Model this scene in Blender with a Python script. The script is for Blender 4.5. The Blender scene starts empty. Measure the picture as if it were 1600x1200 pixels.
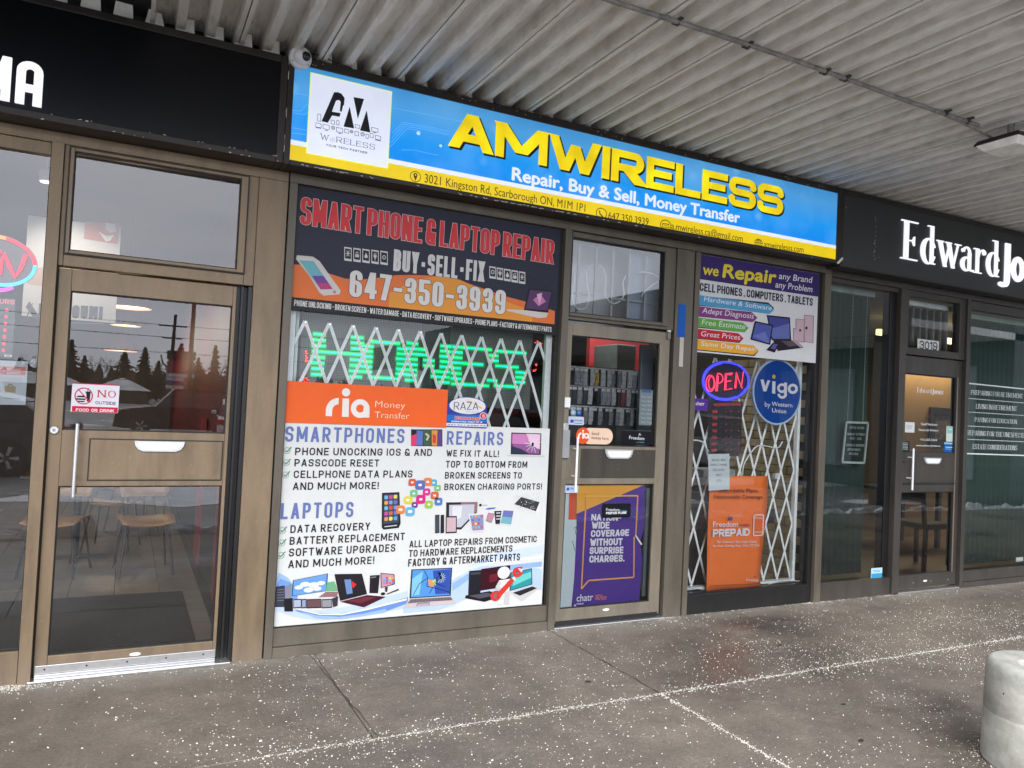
import bpy, math, random
from mathutils import Vector, Matrix
from mathutils.geometry import delaunay_2d_cdt
random.seed(7)
R = random.Random(11)
sc = bpy.context.scene
col = sc.collection

# ------------------------------------------------------------------ camera
S = 4.6
FPX = 1193.016
_a, _b, _c = [math.radians(t) for t in (26.69442, 1.58528, 2.745266)]
CAM = Vector((0.0, -4.6, 1.525))
_f = Vector((math.sin(_a)*math.cos(_b), math.cos(_a)*math.cos(_b), math.sin(_b)))
_r0 = Vector((math.cos(_a), -math.sin(_a), 0.0)); _u0 = _r0.cross(_f)
_r = _r0*math.cos(_c) + _u0*math.sin(_c); _u = -_r0*math.sin(_c) + _u0*math.cos(_c)
cd = bpy.data.cameras.new('camera'); cam = bpy.data.objects.new('camera', cd); col.objects.link(cam)
M = Matrix.Identity(4)
for i in range(3):
    M[i][0] = _r[i]; M[i][1] = _u[i]; M[i][2] = -_f[i]; M[i][3] = CAM[i]
cam.matrix_world = M
cd.sensor_width = 36.0; cd.lens = FPX/1600*36.0; cd.clip_start = 0.05; cd.clip_end = 1500
sc.camera = cam

# ------------------------------------------------------------------ light
SUN_EL, SUN_AZ = math.radians(34), math.radians(205)
EXPO = 1.45
w = bpy.data.worlds.new("World"); sc.world = w; w.use_nodes = True
nt = w.node_tree; nt.nodes.clear()
def wn(t, **k):
    n = nt.nodes.new(t)
    for a, b in k.items(): setattr(n, a, b)
    return n
sky = wn('ShaderNodeTexSky', sky_type='NISHITA'); sky.sun_disc = False
sky.sun_elevation = SUN_EL; sky.sun_rotation = SUN_AZ; sky.dust_density = 4.0
hs = wn('ShaderNodeHueSaturation'); hs.inputs['Saturation'].default_value = 0.12; hs.inputs['Value'].default_value = 1.0
tc = wn('ShaderNodeTexCoord')
mp = wn('ShaderNodeMapping'); mp.inputs['Scale'].default_value = (1.0, 1.0, 3.0)
no = wn('ShaderNodeTexNoise'); no.inputs['Scale'].default_value = 2.2; no.inputs['Detail'].default_value = 6
rp = wn('ShaderNodeValToRGB')
rp.color_ramp.elements[0].position = 0.32; rp.color_ramp.elements[0].color = (0.62, 0.66, 0.74, 1)
rp.color_ramp.elements[1].position = 0.72; rp.color_ramp.elements[1].color = (1.0, 1.0, 1.02, 1)
mx = wn('ShaderNodeMix', data_type='RGBA', blend_type='MULTIPLY'); mx.inputs[0].default_value = 1.0
m2 = wn('ShaderNodeMix', data_type='RGBA', blend_type='MIX'); m2.inputs[0].default_value = 0.8
m2.inputs[7].default_value = (11.5, 11.9, 12.6, 1)
bg = wn('ShaderNodeBackground'); bg.inputs[1].default_value = 0.125
ow = wn('ShaderNodeOutputWorld')
nt.links.new(sky.outputs[0], hs.inputs['Color'])
nt.links.new(hs.outputs[0], m2.inputs[6]); nt.links.new(tc.outputs['Generated'], mp.inputs[0]); nt.links.new(mp.outputs[0], no.inputs[0])
nt.links.new(no.outputs[0], rp.inputs[0]); nt.links.new(m2.outputs[2], mx.inputs[6]); nt.links.new(rp.outputs[0], mx.inputs[7])
nt.links.new(mx.outputs[2], bg.inputs[0]); nt.links.new(bg.outputs[0], ow.inputs[0])
sd = bpy.data.lights.new('sun', 'SUN'); sd.energy = 1.0; sd.angle = math.radians(28); sd.color = (1.0, 0.965, 0.92)
sun = bpy.data.objects.new('sun', sd); col.objects.link(sun)
_sd = Vector((math.sin(SUN_AZ)*math.cos(SUN_EL), math.cos(SUN_AZ)*math.cos(SUN_EL), math.sin(SUN_EL)))
sun.rotation_euler = (-_sd).to_track_quat('-Z', 'Y').to_euler(); sun.location = (0, -20, 20)
sc.view_settings.view_transform = 'Standard'; sc.view_settings.look = 'None'
sc.view_settings.exposure = EXPO; sc.view_settings.gamma = 1.0; sc.view_settings.use_curve_mapping = False
sc.render.engine = 'CYCLES'
sc.cycles.use_denoising = True
sc.cycles.max_bounces = 10; sc.cycles.transparent_max_bounces = 16; sc.cycles.diffuse_bounces = 5
sc.cycles.sample_clamp_indirect = 6
sc.cycles.caustics_reflective = False; sc.cycles.caustics_refractive = False

# ------------------------------------------------------------------ measuring helpers (photograph -> metres)
def ray(u, v): return _f*FPX + _r*(u-800) - _u*(v-600)
def at(u, v, y=0.0):
    d = ray(u, v); t = (y-CAM.y)/d.y; p = CAM+d*t; return p.x, p.z
def gz(u, v, z=0.0):
    d = ray(u, v); t = (z-CAM.z)/d.z; p = CAM+d*t; return p.x, p.y
KF = {'P': (0, 0, 1), 'K4': (430, 60, 3.529), 'K5': (860, 200, 3.478), 'K6': (430, 270, 3.478), 'A1': (420, 580, 5.454),
      'A2': (640, 590, 5.714), 'A3': (415, 770, 5.217), 'A4': (630, 770, 5.217), 'A5': (850, 340, 4.0), 'A6': (850, 620, 3.158),
      'A7': (1060, 380, 4.0), 'A8': (1050, 660, 4.0), 'B1': (1260, 400, 4.285), 'B2': (1260, 640, 3.75), 'B3': (1280, 280, 5.0),
      'L1': (0, 0, 3.478), 'L2': (0, 330, 3.478), 'L3': (0, 660, 2.857), 'N4': (0, 340, 3.158), 'C1': (440, 60, 5.333)}

# ------------------------------------------------------------------ materials
def lin(c):
    c = c/255.0
    return c/12.92 if c <= 0.04045 else ((c+0.055)/1.055)**2.4
def L3(r, g, b, k=1.0): return (lin(r)*k, lin(g)*k, lin(b)*k, 1)
def newmat(name):
    m = bpy.data.materials.new(name); m.use_nodes = True
    return m, m.node_tree, m.node_tree.nodes['Principled BSDF']
def nd(t, typ, **k):
    n = t.nodes.new(typ)
    for a, b in k.items(): setattr(n, a, b)
    return n
def noise(t, scale, detail=4, rough=0.6, vec=None, stretch=None):
    tcn = nd(t, 'ShaderNodeTexCoord'); n = nd(t, 'ShaderNodeTexNoise')
    n.inputs['Scale'].default_value = scale; n.inputs['Detail'].default_value = detail; n.inputs['Roughness'].default_value = rough
    if stretch:
        m = nd(t, 'ShaderNodeMapping'); m.inputs['Scale'].default_value = stretch
        t.links.new(tcn.outputs['Object'], m.inputs[0]); t.links.new(m.outputs[0], n.inputs[0])
    else: t.links.new(tcn.outputs['Object'], n.inputs[0])
    return n
def ramp(t, src, stops):
    r = nd(t, 'ShaderNodeValToRGB'); e = r.color_ramp.elements
    while len(e) < len(stops): e.new(0.5)
    for i, (p, c) in enumerate(stops): e[i].position = p; e[i].color = c if len(c) == 4 else (*c, 1)
    t.links.new(src, r.inputs[0]); return r
def mixc(t, fac, a, b, mode='MIX'):
    m = nd(t, 'ShaderNodeMix', data_type='RGBA', blend_type=mode)
    for s, v in ((0, fac), (6, a), (7, b)):
        if hasattr(v, 'is_linked'): t.links.new(v, m.inputs[s])
        else: m.inputs[s].default_value = v
    return m.outputs[2]
def bump(t, p, src, strength, dist=0.002):
    b = nd(t, 'ShaderNodeBump'); b.inputs['Strength'].default_value = strength; b.inputs['Distance'].default_value = dist
    t.links.new(src, b.inputs['Height']); t.links.new(b.outputs[0], p.inputs['Normal'])
MC = {}
def mat(name, rgb, rough=0.5, metal=0.0, var=0.12, vs=6.0, bmp=0.0, spec=0.5, stretch=None):
    """mottled surface colour; rgb is the real-world linear base colour"""
    key = (name,)
    if key in MC: return MC[key]
    m, t, p = newmat(name)
    n = noise(t, vs, 5, 0.6, stretch=stretch)
    a = tuple(max(0, c*(1-var)) for c in rgb[:3])+(1,); b = tuple(min(1, c*(1+var)) for c in rgb[:3])+(1,)
    r = ramp(t, n.outputs[0], [(0.3, a), (0.7, b)])
    t.links.new(r.outputs[0], p.inputs['Base Color'])
    p.inputs['Roughness'].default_value = rough; p.inputs['Metallic'].default_value = metal
    p.inputs['Specular IOR Level'].default_value = spec
    if bmp: bump(t, p, n.outputs[0], bmp)
    MC[key] = m; return m
def ink(r, g, b):
    """printed colour, given as it looks in print (sRGB)"""
    key = ('ink', r, g, b)
    if key in MC: return MC[key]
    m, t, p = newmat('printed_ink_%02x%02x%02x' % (r, g, b))
    n = noise(t, 9, 3); c = L3(r, g, b, 0.76)
    rr = ramp(t, n.outputs[0], [(0.25, tuple(x*0.93 for x in c[:3])), (0.75, c[:3])])
    t.links.new(rr.outputs[0], p.inputs['Base Color'])
    p.inputs['Roughness'].default_value = 0.33; p.inputs['Specular IOR Level'].default_value = 0.17
    nw = noise(t, 2.6, 3, .55); bump(t, p, nw.outputs[0], .35, .012)
    MC[key] = m; return m
def glow(name, rgb, strength, base=(0.02, 0.02, 0.02)):
    key = ('glow', name)
    if key in MC: return MC[key]
    m, t, p = newmat(name)
    p.inputs['Base Color'].default_value = (*base, 1)
    p.inputs['Emission Color'].default_value = (*rgb[:3], 1); p.inputs['Emission Strength'].default_value = strength
    MC[key] = m; return m
def frame_metal(name, rgb, rough=0.42):
    m, t, p = newmat(name)
    n = noise(t, 3.0, 6, 0.65, stretch=(3, 3, 0.6)); n2 = noise(t, 45, 4, 0.7); n3 = noise(t, 7, 5, 0.7)
    c = rgb
    r = ramp(t, n.outputs[0], [(0.3, tuple(x*0.70 for x in c)), (0.52, c), (0.72, tuple(x*1.2 for x in c))])
    sp = ramp(t, n2.outputs[0], [(0.61, (0, 0, 0)), (0.72, (0.45, 0.45, 0.45))])
    dust = mixc(t, sp.outputs[0], r.outputs[0], tuple(min(1, x*1.5+0.03) for x in c)+(1,))
    geo = nd(t, 'ShaderNodeNewGeometry'); sx = nd(t, 'ShaderNodeSeparateXYZ'); t.links.new(geo.outputs['Position'], sx.inputs[0])
    low = nd(t, 'ShaderNodeMapRange'); low.inputs[1].default_value = 0.0; low.inputs[2].default_value = 0.22; low.inputs[3].default_value = 0.45; low.inputs[4].default_value = 0.0
    t.links.new(sx.outputs[2], low.inputs[0])
    ml = nd(t, 'ShaderNodeMath', operation='MULTIPLY'); t.links.new(low.outputs[0], ml.inputs[0]); t.links.new(n3.outputs[0], ml.inputs[1])
    outc = mixc(t, ml.outputs[0], dust, (min(.26, c[0]*2.2+.02), min(.24, c[1]*2.3+.02), min(.21, c[2]*2.4+.02), 1))      # salt dust splashed on the foot of the frames
    t.links.new(outc, p.inputs['Base Color'])
    rr = nd(t, 'ShaderNodeMapRange'); rr.inputs[3].default_value = rough-0.08; rr.inputs[4].default_value = rough+0.14
    t.links.new(n.outputs[0], rr.inputs[0]); t.links.new(rr.outputs[0], p.inputs['Roughness'])
    p.inputs['Metallic'].default_value = 0.25
    bump(t, p, n2.outputs[0], 0.06, 0.001)
    return m
BRONZE_L = frame_metal('bronze_anodised_tan', (0.195, 0.138, 0.082))
BRONZE_M = frame_metal('bronze_anodised_grey', (0.105, 0.088, 0.066))
BRONZE_D = frame_metal('bronze_anodised_taupe', (0.19, 0.162, 0.12))
BRONZE_R = frame_metal('bronze_anodised_dark', (0.048, 0.042, 0.036))
BRONZE_K = frame_metal('bronze_anodised_charcoal', (0.050, 0.043, 0.034))
BLACK = frame_metal('black_painted_metal', (0.012, 0.011, 0.011), 0.35)
RUBBER = mat('black_rubber_gasket', (0.008, 0.008, 0.008), 0.6)
ALU = mat('brushed_aluminium', (0.62, 0.62, 0.62), 0.32, 0.85, 0.08, 30)
CHROME = mat('polished_steel', (0.72, 0.72, 0.74), 0.18, 1.0, 0.05, 20)
WHITEPL = mat('white_plastic', (0.72, 0.72, 0.71), 0.35, 0, 0.05, 10)
GATE = mat('white_enamelled_steel', (0.70, 0.72, 0.71), 0.4, 0.0, 0.1, 14)
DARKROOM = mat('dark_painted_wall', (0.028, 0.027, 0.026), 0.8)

def glass_mat(name, tint=(0.93, 0.95, 0.95), k=1.9, wav=0.02):
    m = bpy.data.materials.new(name); m.use_nodes = True; t = m.node_tree; t.nodes.clear()
    o = nd(t, 'ShaderNodeOutputMaterial'); tr = nd(t, 'ShaderNodeBsdfTransparent'); gl = nd(t, 'ShaderNodeBsdfGlossy')
    tr.inputs[0].default_value = (*tint, 1); gl.inputs['Roughness'].default_value = 0.004; gl.inputs[0].default_value = (1, 1, 1, 1)
    fr = nd(t, 'ShaderNodeFresnel'); fr.inputs[0].default_value = 1.52
    mu = nd(t, 'ShaderNodeMath', operation='MULTIPLY'); mu.inputs[1].default_value = k; mu.use_clamp = True
    mi = nd(t, 'ShaderNodeMixShader')
    n = noise(t, 1.1, 1, 0.4); b = nd(t, 'ShaderNodeBump'); b.inputs['Strength'].default_value = wav; b.inputs['Distance'].default_value = 0.05
    t.links.new(n.outputs[0], b.inputs['Height']); t.links.new(b.outputs[0], gl.inputs['Normal'])
    t.links.new(fr.outputs[0], mu.inputs[0]); t.links.new(mu.outputs[0], mi.inputs[0]); t.links.new(tr.outputs[0], mi.inputs[1]); t.links.new(gl.outputs[0], mi.inputs[2]); t.links.new(mi.outputs[0], o.inputs[0])
    return m
GLASS = glass_mat('window_glass', k=1.0)
GLASS_L = glass_mat('reflective_window_glass', (.90, .91, .92), k=2.0)
GLASS_R = glass_mat('green_tinted_window_glass', (0.62, 0.70, 0.67), k=1.5)

# ------------------------------------------------------------------ mesh building
class MB:
    def __init__(s): s.v = []; s.f = []; s.m = []; s.mats = []; s.smooth = []
    def mi(s, m):
        if m not in s.mats: s.mats.append(m)
        return s.mats.index(m)
    def add(s, vs, fs, m=None, smooth=False):
        o = len(s.v); s.v += [tuple(p) for p in vs]; k = s.mi(m)
        for f in fs: s.f.append(tuple(o+i for i in f)); s.m.append(k); s.smooth.append(smooth)
        return s
    def box(s, x0, x1, y0, y1, z0, z1, m=None):
        if x0 > x1: x0, x1 = x1, x0
        if y0 > y1: y0, y1 = y1, y0
        if z0 > z1: z0, z1 = z1, z0
        vs = [(x, y, z) for z in (z0, z1) for y in (y0, y1) for x in (x0, x1)]
        return s.add(vs, [(0, 2, 3, 1), (4, 5, 7, 6), (0, 1, 5, 4), (2, 6, 7, 3), (0, 4, 6, 2), (1, 3, 7, 5)], m)
    def obox(s, c, ax, ay, az, m=None):
        """box round centre c with half-axis vectors"""
        c = Vector(c); ax = Vector(ax); ay = Vector(ay); az = Vector(az)
        vs = [c+ax*i+ay*j+az*k for k in (-1, 1) for j in (-1, 1) for i in (-1, 1)]
        return s.add(vs, [(0, 2, 3, 1), (4, 5, 7, 6), (0, 1, 5, 4), (2, 6, 7, 3), (0, 4, 6, 2), (1, 3, 7, 5)], m)
    def bar(s, a, b, w_, d_, m=None, side=(0, 1, 0)):
        a = Vector(a); b = Vector(b); z = (b-a)/2; n = Vector(side).normalized(); x = z.normalized().cross(n).normalized()
        return s.obox((a+b)/2, x*w_/2, n*d_/2, z, m)
    def quad(s, pts, m=None): return s.add(pts, [tuple(range(len(pts)))], m)
    def tube(s, pts, r, n=8, m=None, closed=False, rs=None):
        pts = [Vector(p) for p in pts]; vs = []; N = len(pts); fs = []
        up = None
        for i, p in enumerate(pts):
            if closed: d = (pts[(i+1) % N]-pts[i-1])
            else: d = pts[min(i+1, N-1)]-pts[max(i-1, 0)]
            d = d.normalized() if d.length > 1e-9 else Vector((0, 0, 1))
            if up is None: up = d.orthogonal().normalized()
            up = (up-d*up.dot(d)); up = up.normalized() if up.length > 1e-6 else d.orthogonal().normalized()
            sd_ = d.cross(up); rr = rs[i] if rs else r
            for k in range(n):
                t = 2*math.pi*k/n; vs.append(p+(up*math.cos(t)+sd_*math.sin(t))*rr)
        for i in range(N if closed else N-1):
            for k in range(n):
                a = i*n+k; b = i*n+(k+1) % n; c = ((i+1) % N)*n+(k+1) % n; d = ((i+1) % N)*n+k
                fs.append((a, b, c, d))
        if not closed: fs += [tuple(range(n))[::-1], tuple((N-1)*n+k for k in range(n))]
        return s.add(vs, fs, m, True)
    def lathe(s, prof, n=32, m=None, c=(0, 0, 0), axis='z', cap=True):
        vs = []; fs = []
        for r_, h in prof:
            for k in range(n):
                t = 2*math.pi*k/n; x, y = r_*math.cos(t), r_*math.sin(t)
                if axis == 'z': vs.append((c[0]+x, c[1]+y, c[2]+h))
                elif axis == 'y': vs.append((c[0]+x, c[1]+h, c[2]+y))
                else: vs.append((c[0]+h, c[1]+x, c[2]+y))
        for i in range(len(prof)-1):
            for k in range(n): fs.append((i*n+k, i*n+(k+1) % n, (i+1)*n+(k+1) % n, (i+1)*n+k))
        if cap: fs += [tuple(range(n))[::-1], tuple((len(prof)-1)*n+k for k in range(n))]
        return s.add(vs, fs, m, True)
    def prism(s, poly, y0, y1, m=None):
        """poly of (x,z) extruded along y"""
        n = len(poly); vs = [(x, y0, z) for x, z in poly]+[(x, y1, z) for x, z in poly]
        return s.add(vs, [tuple(range(n)), tuple(range(n, 2*n))[::-1]]+[(i, i+n, (i+1) % n+n, (i+1) % n) for i in range(n)], m)

def wloc(o):
    l = Vector(o.location)
    while o.parent: o = o.parent; l += Vector(o.location)
    return l
def obj(name, mb, m=None, parent=None, loc=None, bevel=0.0, kind=None, label=None, fix=False):
    me = bpy.data.meshes.new(name)
    base = wloc(parent) if parent else Vector((0, 0, 0))
    if loc: base = Vector(loc)
    me.from_pydata([tuple(Vector(p)-base) for p in mb.v], [], mb.f)
    for x in mb.mats: me.materials.append(x if x else m)
    me.polygons.foreach_set('material_index', mb.m); me.polygons.foreach_set('use_smooth', mb.smooth)
    if any(mb.smooth): me.set_sharp_from_angle(angle=math.radians(40))
    me.validate(); me.update()
    o = bpy.data.objects.new(name, me); col.objects.link(o)
    if parent:
        o.parent = parent
        if loc: o.location = Vector(loc)-wloc(parent)
    elif loc: o.location = loc
    if bevel:
        b = o.modifiers.new('bevel', 'BEVEL'); b.width = bevel; b.segments = 2; b.limit_method = 'ANGLE'; b.angle_limit = math.radians(50)
    if kind: o['kind'] = kind
    if label: o['label'] = label
    return o
def thing(name, label, cat, loc=(0, 0, 0), group=None):
    o = bpy.data.objects.new(name, None); col.objects.link(o); o.location = loc; o.empty_display_size = 0.1
    o['label'] = label; o['category'] = cat
    if group: o['group'] = group
    return o
def tag(o, label, cat, group=None):
    o['label'] = label; o['category'] = cat
    if group: o['group'] = group
    return o
def boxpart(name, b, m, parent, bevel=0.002, label=None):
    return obj(name, MB().box(*b, m), m, parent, bevel=bevel, label=label)

# ------------------------------------------------------------------ lettering: stroke glyphs
GL = {
 'A': (1.05, [('d', 0, 0, .5, 1), ('d', .5, 1, 1, 0), ('h', .22, .78, .27)]),
 'B': (.95, [('v', 0, 0, 1), ('p', [(0, 1), (.95, 1, 1), (.95, .53, 1), (0, .53)], 0), ('p', [(0, .53), (1, .53, 1), (1, 0, 1), (0, 0)], 0)]),
 'C': (.95, [('p', [(1, .7), (1, 1, 1), (0, 1, 1), (0, 0, 1), (1, 0, 1), (1, .3)], 0)]),
 'D': (.97, [('p', [(0, 0), (0, 1), (1, 1, 1), (1, 0, 1)], 1)]),
 'E': (.8, [('v', 0, 0, 1), ('h', 0, 1, 1), ('h', 0, .88, .52), ('h', 0, 1, 0)]),
 'F': (.78, [('v', 0, 0, 1), ('h', 0, 1, 1), ('h', 0, .85, .5)]),
 'G': (.97, [('p', [(1, .72), (1, 1, 1), (0, 1, 1), (0, 0, 1), (1, 0, 1), (1, .46)], 0), ('h', .58, 1, .46)]),
 'H': (1, [('v', 0, 0, 1), ('v', 1, 0, 1), ('h', 0, 1, .52)]),
 'I': (0, [('v', 0, 0, 1)]),
 'J': (.8, [('p', [(1, 1), (1, 0, 1), (0, 0, 1), (0, .3)], 0)]),
 'K': (1, [('v', 0, 0, 1), ('d', .05, .4, 1, 1), ('d', .32, .6, 1, 0)]),
 'L': (.75, [('v', 0, 0, 1), ('h', 0, 1, 0)]),
 'M': (1.4, [('v', 0, 0, 1), ('v', 1, 0, 1), ('d', 0, 1, .5, .12), ('d', .5, .12, 1, 1)]),
 'N': (1.05, [('v', 0, 0, 1), ('v', 1, 0, 1), ('d', 0, 1, 1, 0)]),
 'O': (1, [('p', [(0, 0, 1), (0, 1, 1), (1, 1, 1), (1, 0, 1)], 1)]),
 'P': (.95, [('v', 0, 0, 1), ('p', [(0, 1), (1, 1, 1), (1, .43, 1), (0, .43)], 0)]),
 'Q': (1, [('p', [(0, 0, 1), (0, 1, 1), (1, 1, 1), (1, 0, 1)], 1), ('d', .55, .3, 1.05, 0)]),
 'R': (.98, [('v', 0, 0, 1), ('p', [(0, 1), (.96, 1, 1), (.96, .46, 1), (0, .46)], 0), ('d', .45, .46, 1.02, 0)]),
 'S': (.93, [('p', [(1, .79), (1, 1, 1), (0, 1, 1), (0, .51, 1), (1, .51, 1), (1, 0, 1), (0, 0, 1), (0, .21)], 0)]),
 'T': (.9, [('v', .5, 0, 1), ('h', 0, 1, 1)]),
 'U': (1, [('p', [(0, 1), (0, 0, 1), (1, 0, 1), (1, 1)], 0)]),
 'V': (1, [('d', 0, 1, .5, 0), ('d', .5, 0, 1, 1)]),
 'W': (1.5, [('d', 0, 1, .27, 0), ('d', .27, 0, .5, .9), ('d', .5, .9, .73, 0), ('d', .73, 0, 1, 1)]),
 'X': (1, [('d', 0, 1, 1, 0), ('d', 0, 0, 1, 1)]),
 'Y': (1, [('d', 0, 1, .5, .42), ('d', .5, .42, 1, 1), ('v', .5, 0, .46)]),
 'Z': (.9, [('h', 0, 1, 1), ('h', 0, 1, 0), ('d', 0, 0, 1, 1)]),
 '0': (.95, [('p', [(0, 0, 1), (0, 1, 1), (1, 1, 1), (1, 0, 1)], 1)]),
 '1': (.4, [('v', 1, 0, 1), ('d', 0, .78, 1, 1)]),
 '2': (.92, [('p', [(0, .72), (0, 1, 1), (1, 1, 1), (1, .6)], 0), ('d', 0, 0, 1, .64), ('h', 0, 1, 0)]),
 '3': (.92, [('p', [(0, .74), (0, 1, 1), (1, 1, 1), (1, .53, 1), (.4, .53)], 0), ('p', [(.4, .53), (1, .53, 1), (1, 0, 1), (0, 0, 1), (0, .26)], 0)]),
 '4': (.95, [('v', .75, 0, 1), ('h', 0, 1, .24), ('d', 0, .24, .72, 1)]),
 '5': (.92, [('p', [(1, 1), (0, 1), (0, .58), (1, .58, 1), (1, 0, 1), (0, 0, 1), (0, .26)], 0)]),
 '6': (.95, [('p', [(1, .76), (1, 1, 1), (0, 1, 1), (0, 0, 1), (1, 0, 1), (1, .56, 1), (0, .56)], 0)]),
 '7': (.88, [('h', 0, 1, 1), ('d', .28, 0, 1, 1)]),
 '8': (.95, [('p', [(0, 0, 1), (0, 1, 1), (1, 1, 1), (1, 0, 1)], 1), ('h', 0, 1, .52)]),
 '9': (.95, [('p', [(0, .24), (0, 0, 1), (1, 0, 1), (1, 1, 1), (0, 1, 1), (0, .44, 1), (1, .44)], 0)]),
 '&': (1.05, [('p', [(.85, .78), (.8, 1, 1), (.1, 1, 1), (.1, .58), (.95, 0)], 0), ('p', [(.1, .55), (0, .5, 1), (0, 0, 1), (.85, 0, 1), (.95, .42)], 0)]),
 '-': (.5, [('h', 0, 1, .47)]), '.': (0, [('v', 0, 0, .01)]), ',': (0, [('v', 0, -.08, .02)]), '!': (0, [('v', 0, .36, 1), ('v', 0, 0, .01)]),
 '•': (0, [('v', 0, .42, .5)]), ':': (0, [('v', 0, .1, .11), ('v', 0, .7, .71)]), "'": (0, [('v', 0, .8, 1)]), '/': (.5, [('d', 0, 0, 1, 1)]),
 '@': (1.2, [('p', [(0, 0, 1), (0, 1, 1), (1, 1, 1), (1, 0, 1)], 1), ('h', .4, .7, .5)]),
}
def hull(pts):
    pts = sorted(set((round(x, 7), round(y, 7)) for x, y in pts))
    if len(pts) < 3: return pts
    def half(ps):
        o = []
        for p in ps:
            while len(o) > 1 and (o[-1][0]-o[-2][0])*(p[1]-o[-2][1])-(o[-1][1]-o[-2][1])*(p[0]-o[-2][0]) <= 1e-12: o.pop()
            o.append(p)
        return o
    a = half(pts); b = half(pts[::-1]); return a[:-1]+b[:-1]
def union(polys):
    vs = []; fs = []
    for p in polys:
        if len(p) < 3: continue
        fs.append(tuple(range(len(vs), len(vs)+len(p)))); vs += [Vector(q) for q in p]
    if not fs: return [], []
    k = 1.0/max(1e-9, max(max(v.x for v in vs)-min(v.x for v in vs), max(v.y for v in vs)-min(v.y for v in vs)))
    r = delaunay_2d_cdt([v*k for v in vs], [], fs, 1, 1e-5)
    vo = [(v.x/k, v.y/k) for v in r[0]]; out = []
    bb = [(min(q[0] for q in p), max(q[0] for q in p), min(q[1] for q in p), max(q[1] for q in p), p) for p in polys if len(p) > 2]
    for f in r[2]:                               # keep the triangles whose middle lies in one of the convex pieces
        cx = sum(vo[i][0] for i in f)/len(f); cy = sum(vo[i][1] for i in f)/len(f)
        for x0, x1, y0, y1, p in bb:
            if x0 <= cx <= x1 and y0 <= cy <= y1 and all((p[(i+1) % len(p)][0]-p[i][0])*(cy-p[i][1])-(p[(i+1) % len(p)][1]-p[i][1])*(cx-p[i][0]) >= -1e-9 for i in range(len(p))): out.append(tuple(f)); break
    return vo, out
def rounded(pts, closed, rad):
    n = len(pts); out = []
    for i, q in enumerate(pts):
        p = Vector(q[:2]); rd = q[2] if len(q) > 2 else 0
        if not rd or (not closed and i in (0, n-1)): out.append(((p.x, p.y), 1)); continue
        a = Vector(pts[i-1][:2]); b = Vector(pts[(i+1) % n][:2]); da = a-p; db = b-p
        la = da.length*(0.5 if (closed or i-1 > 0) and len(pts[i-1]) > 2 else 0.97); lb = db.length*(0.5 if (closed or i+1 < n-1) and len(pts[(i+1) % n]) > 2 else 0.97)
        r1 = min(rad, la); r2 = min(rad, lb); r1 = r2 = min(r1, r2)
        s_ = p+da.normalized()*r1; e = p+db.normalized()*r2
        for k in range(7):
            t = k/6*math.pi/2
            c_ = s_+e-p   # circle centre for right-angled corners
            q2 = c_+(s_-c_)*math.cos(t)+(e-c_)*math.sin(t)
            out.append(((q2.x, q2.y), 0))
    return out
GCACHE = {}
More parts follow.
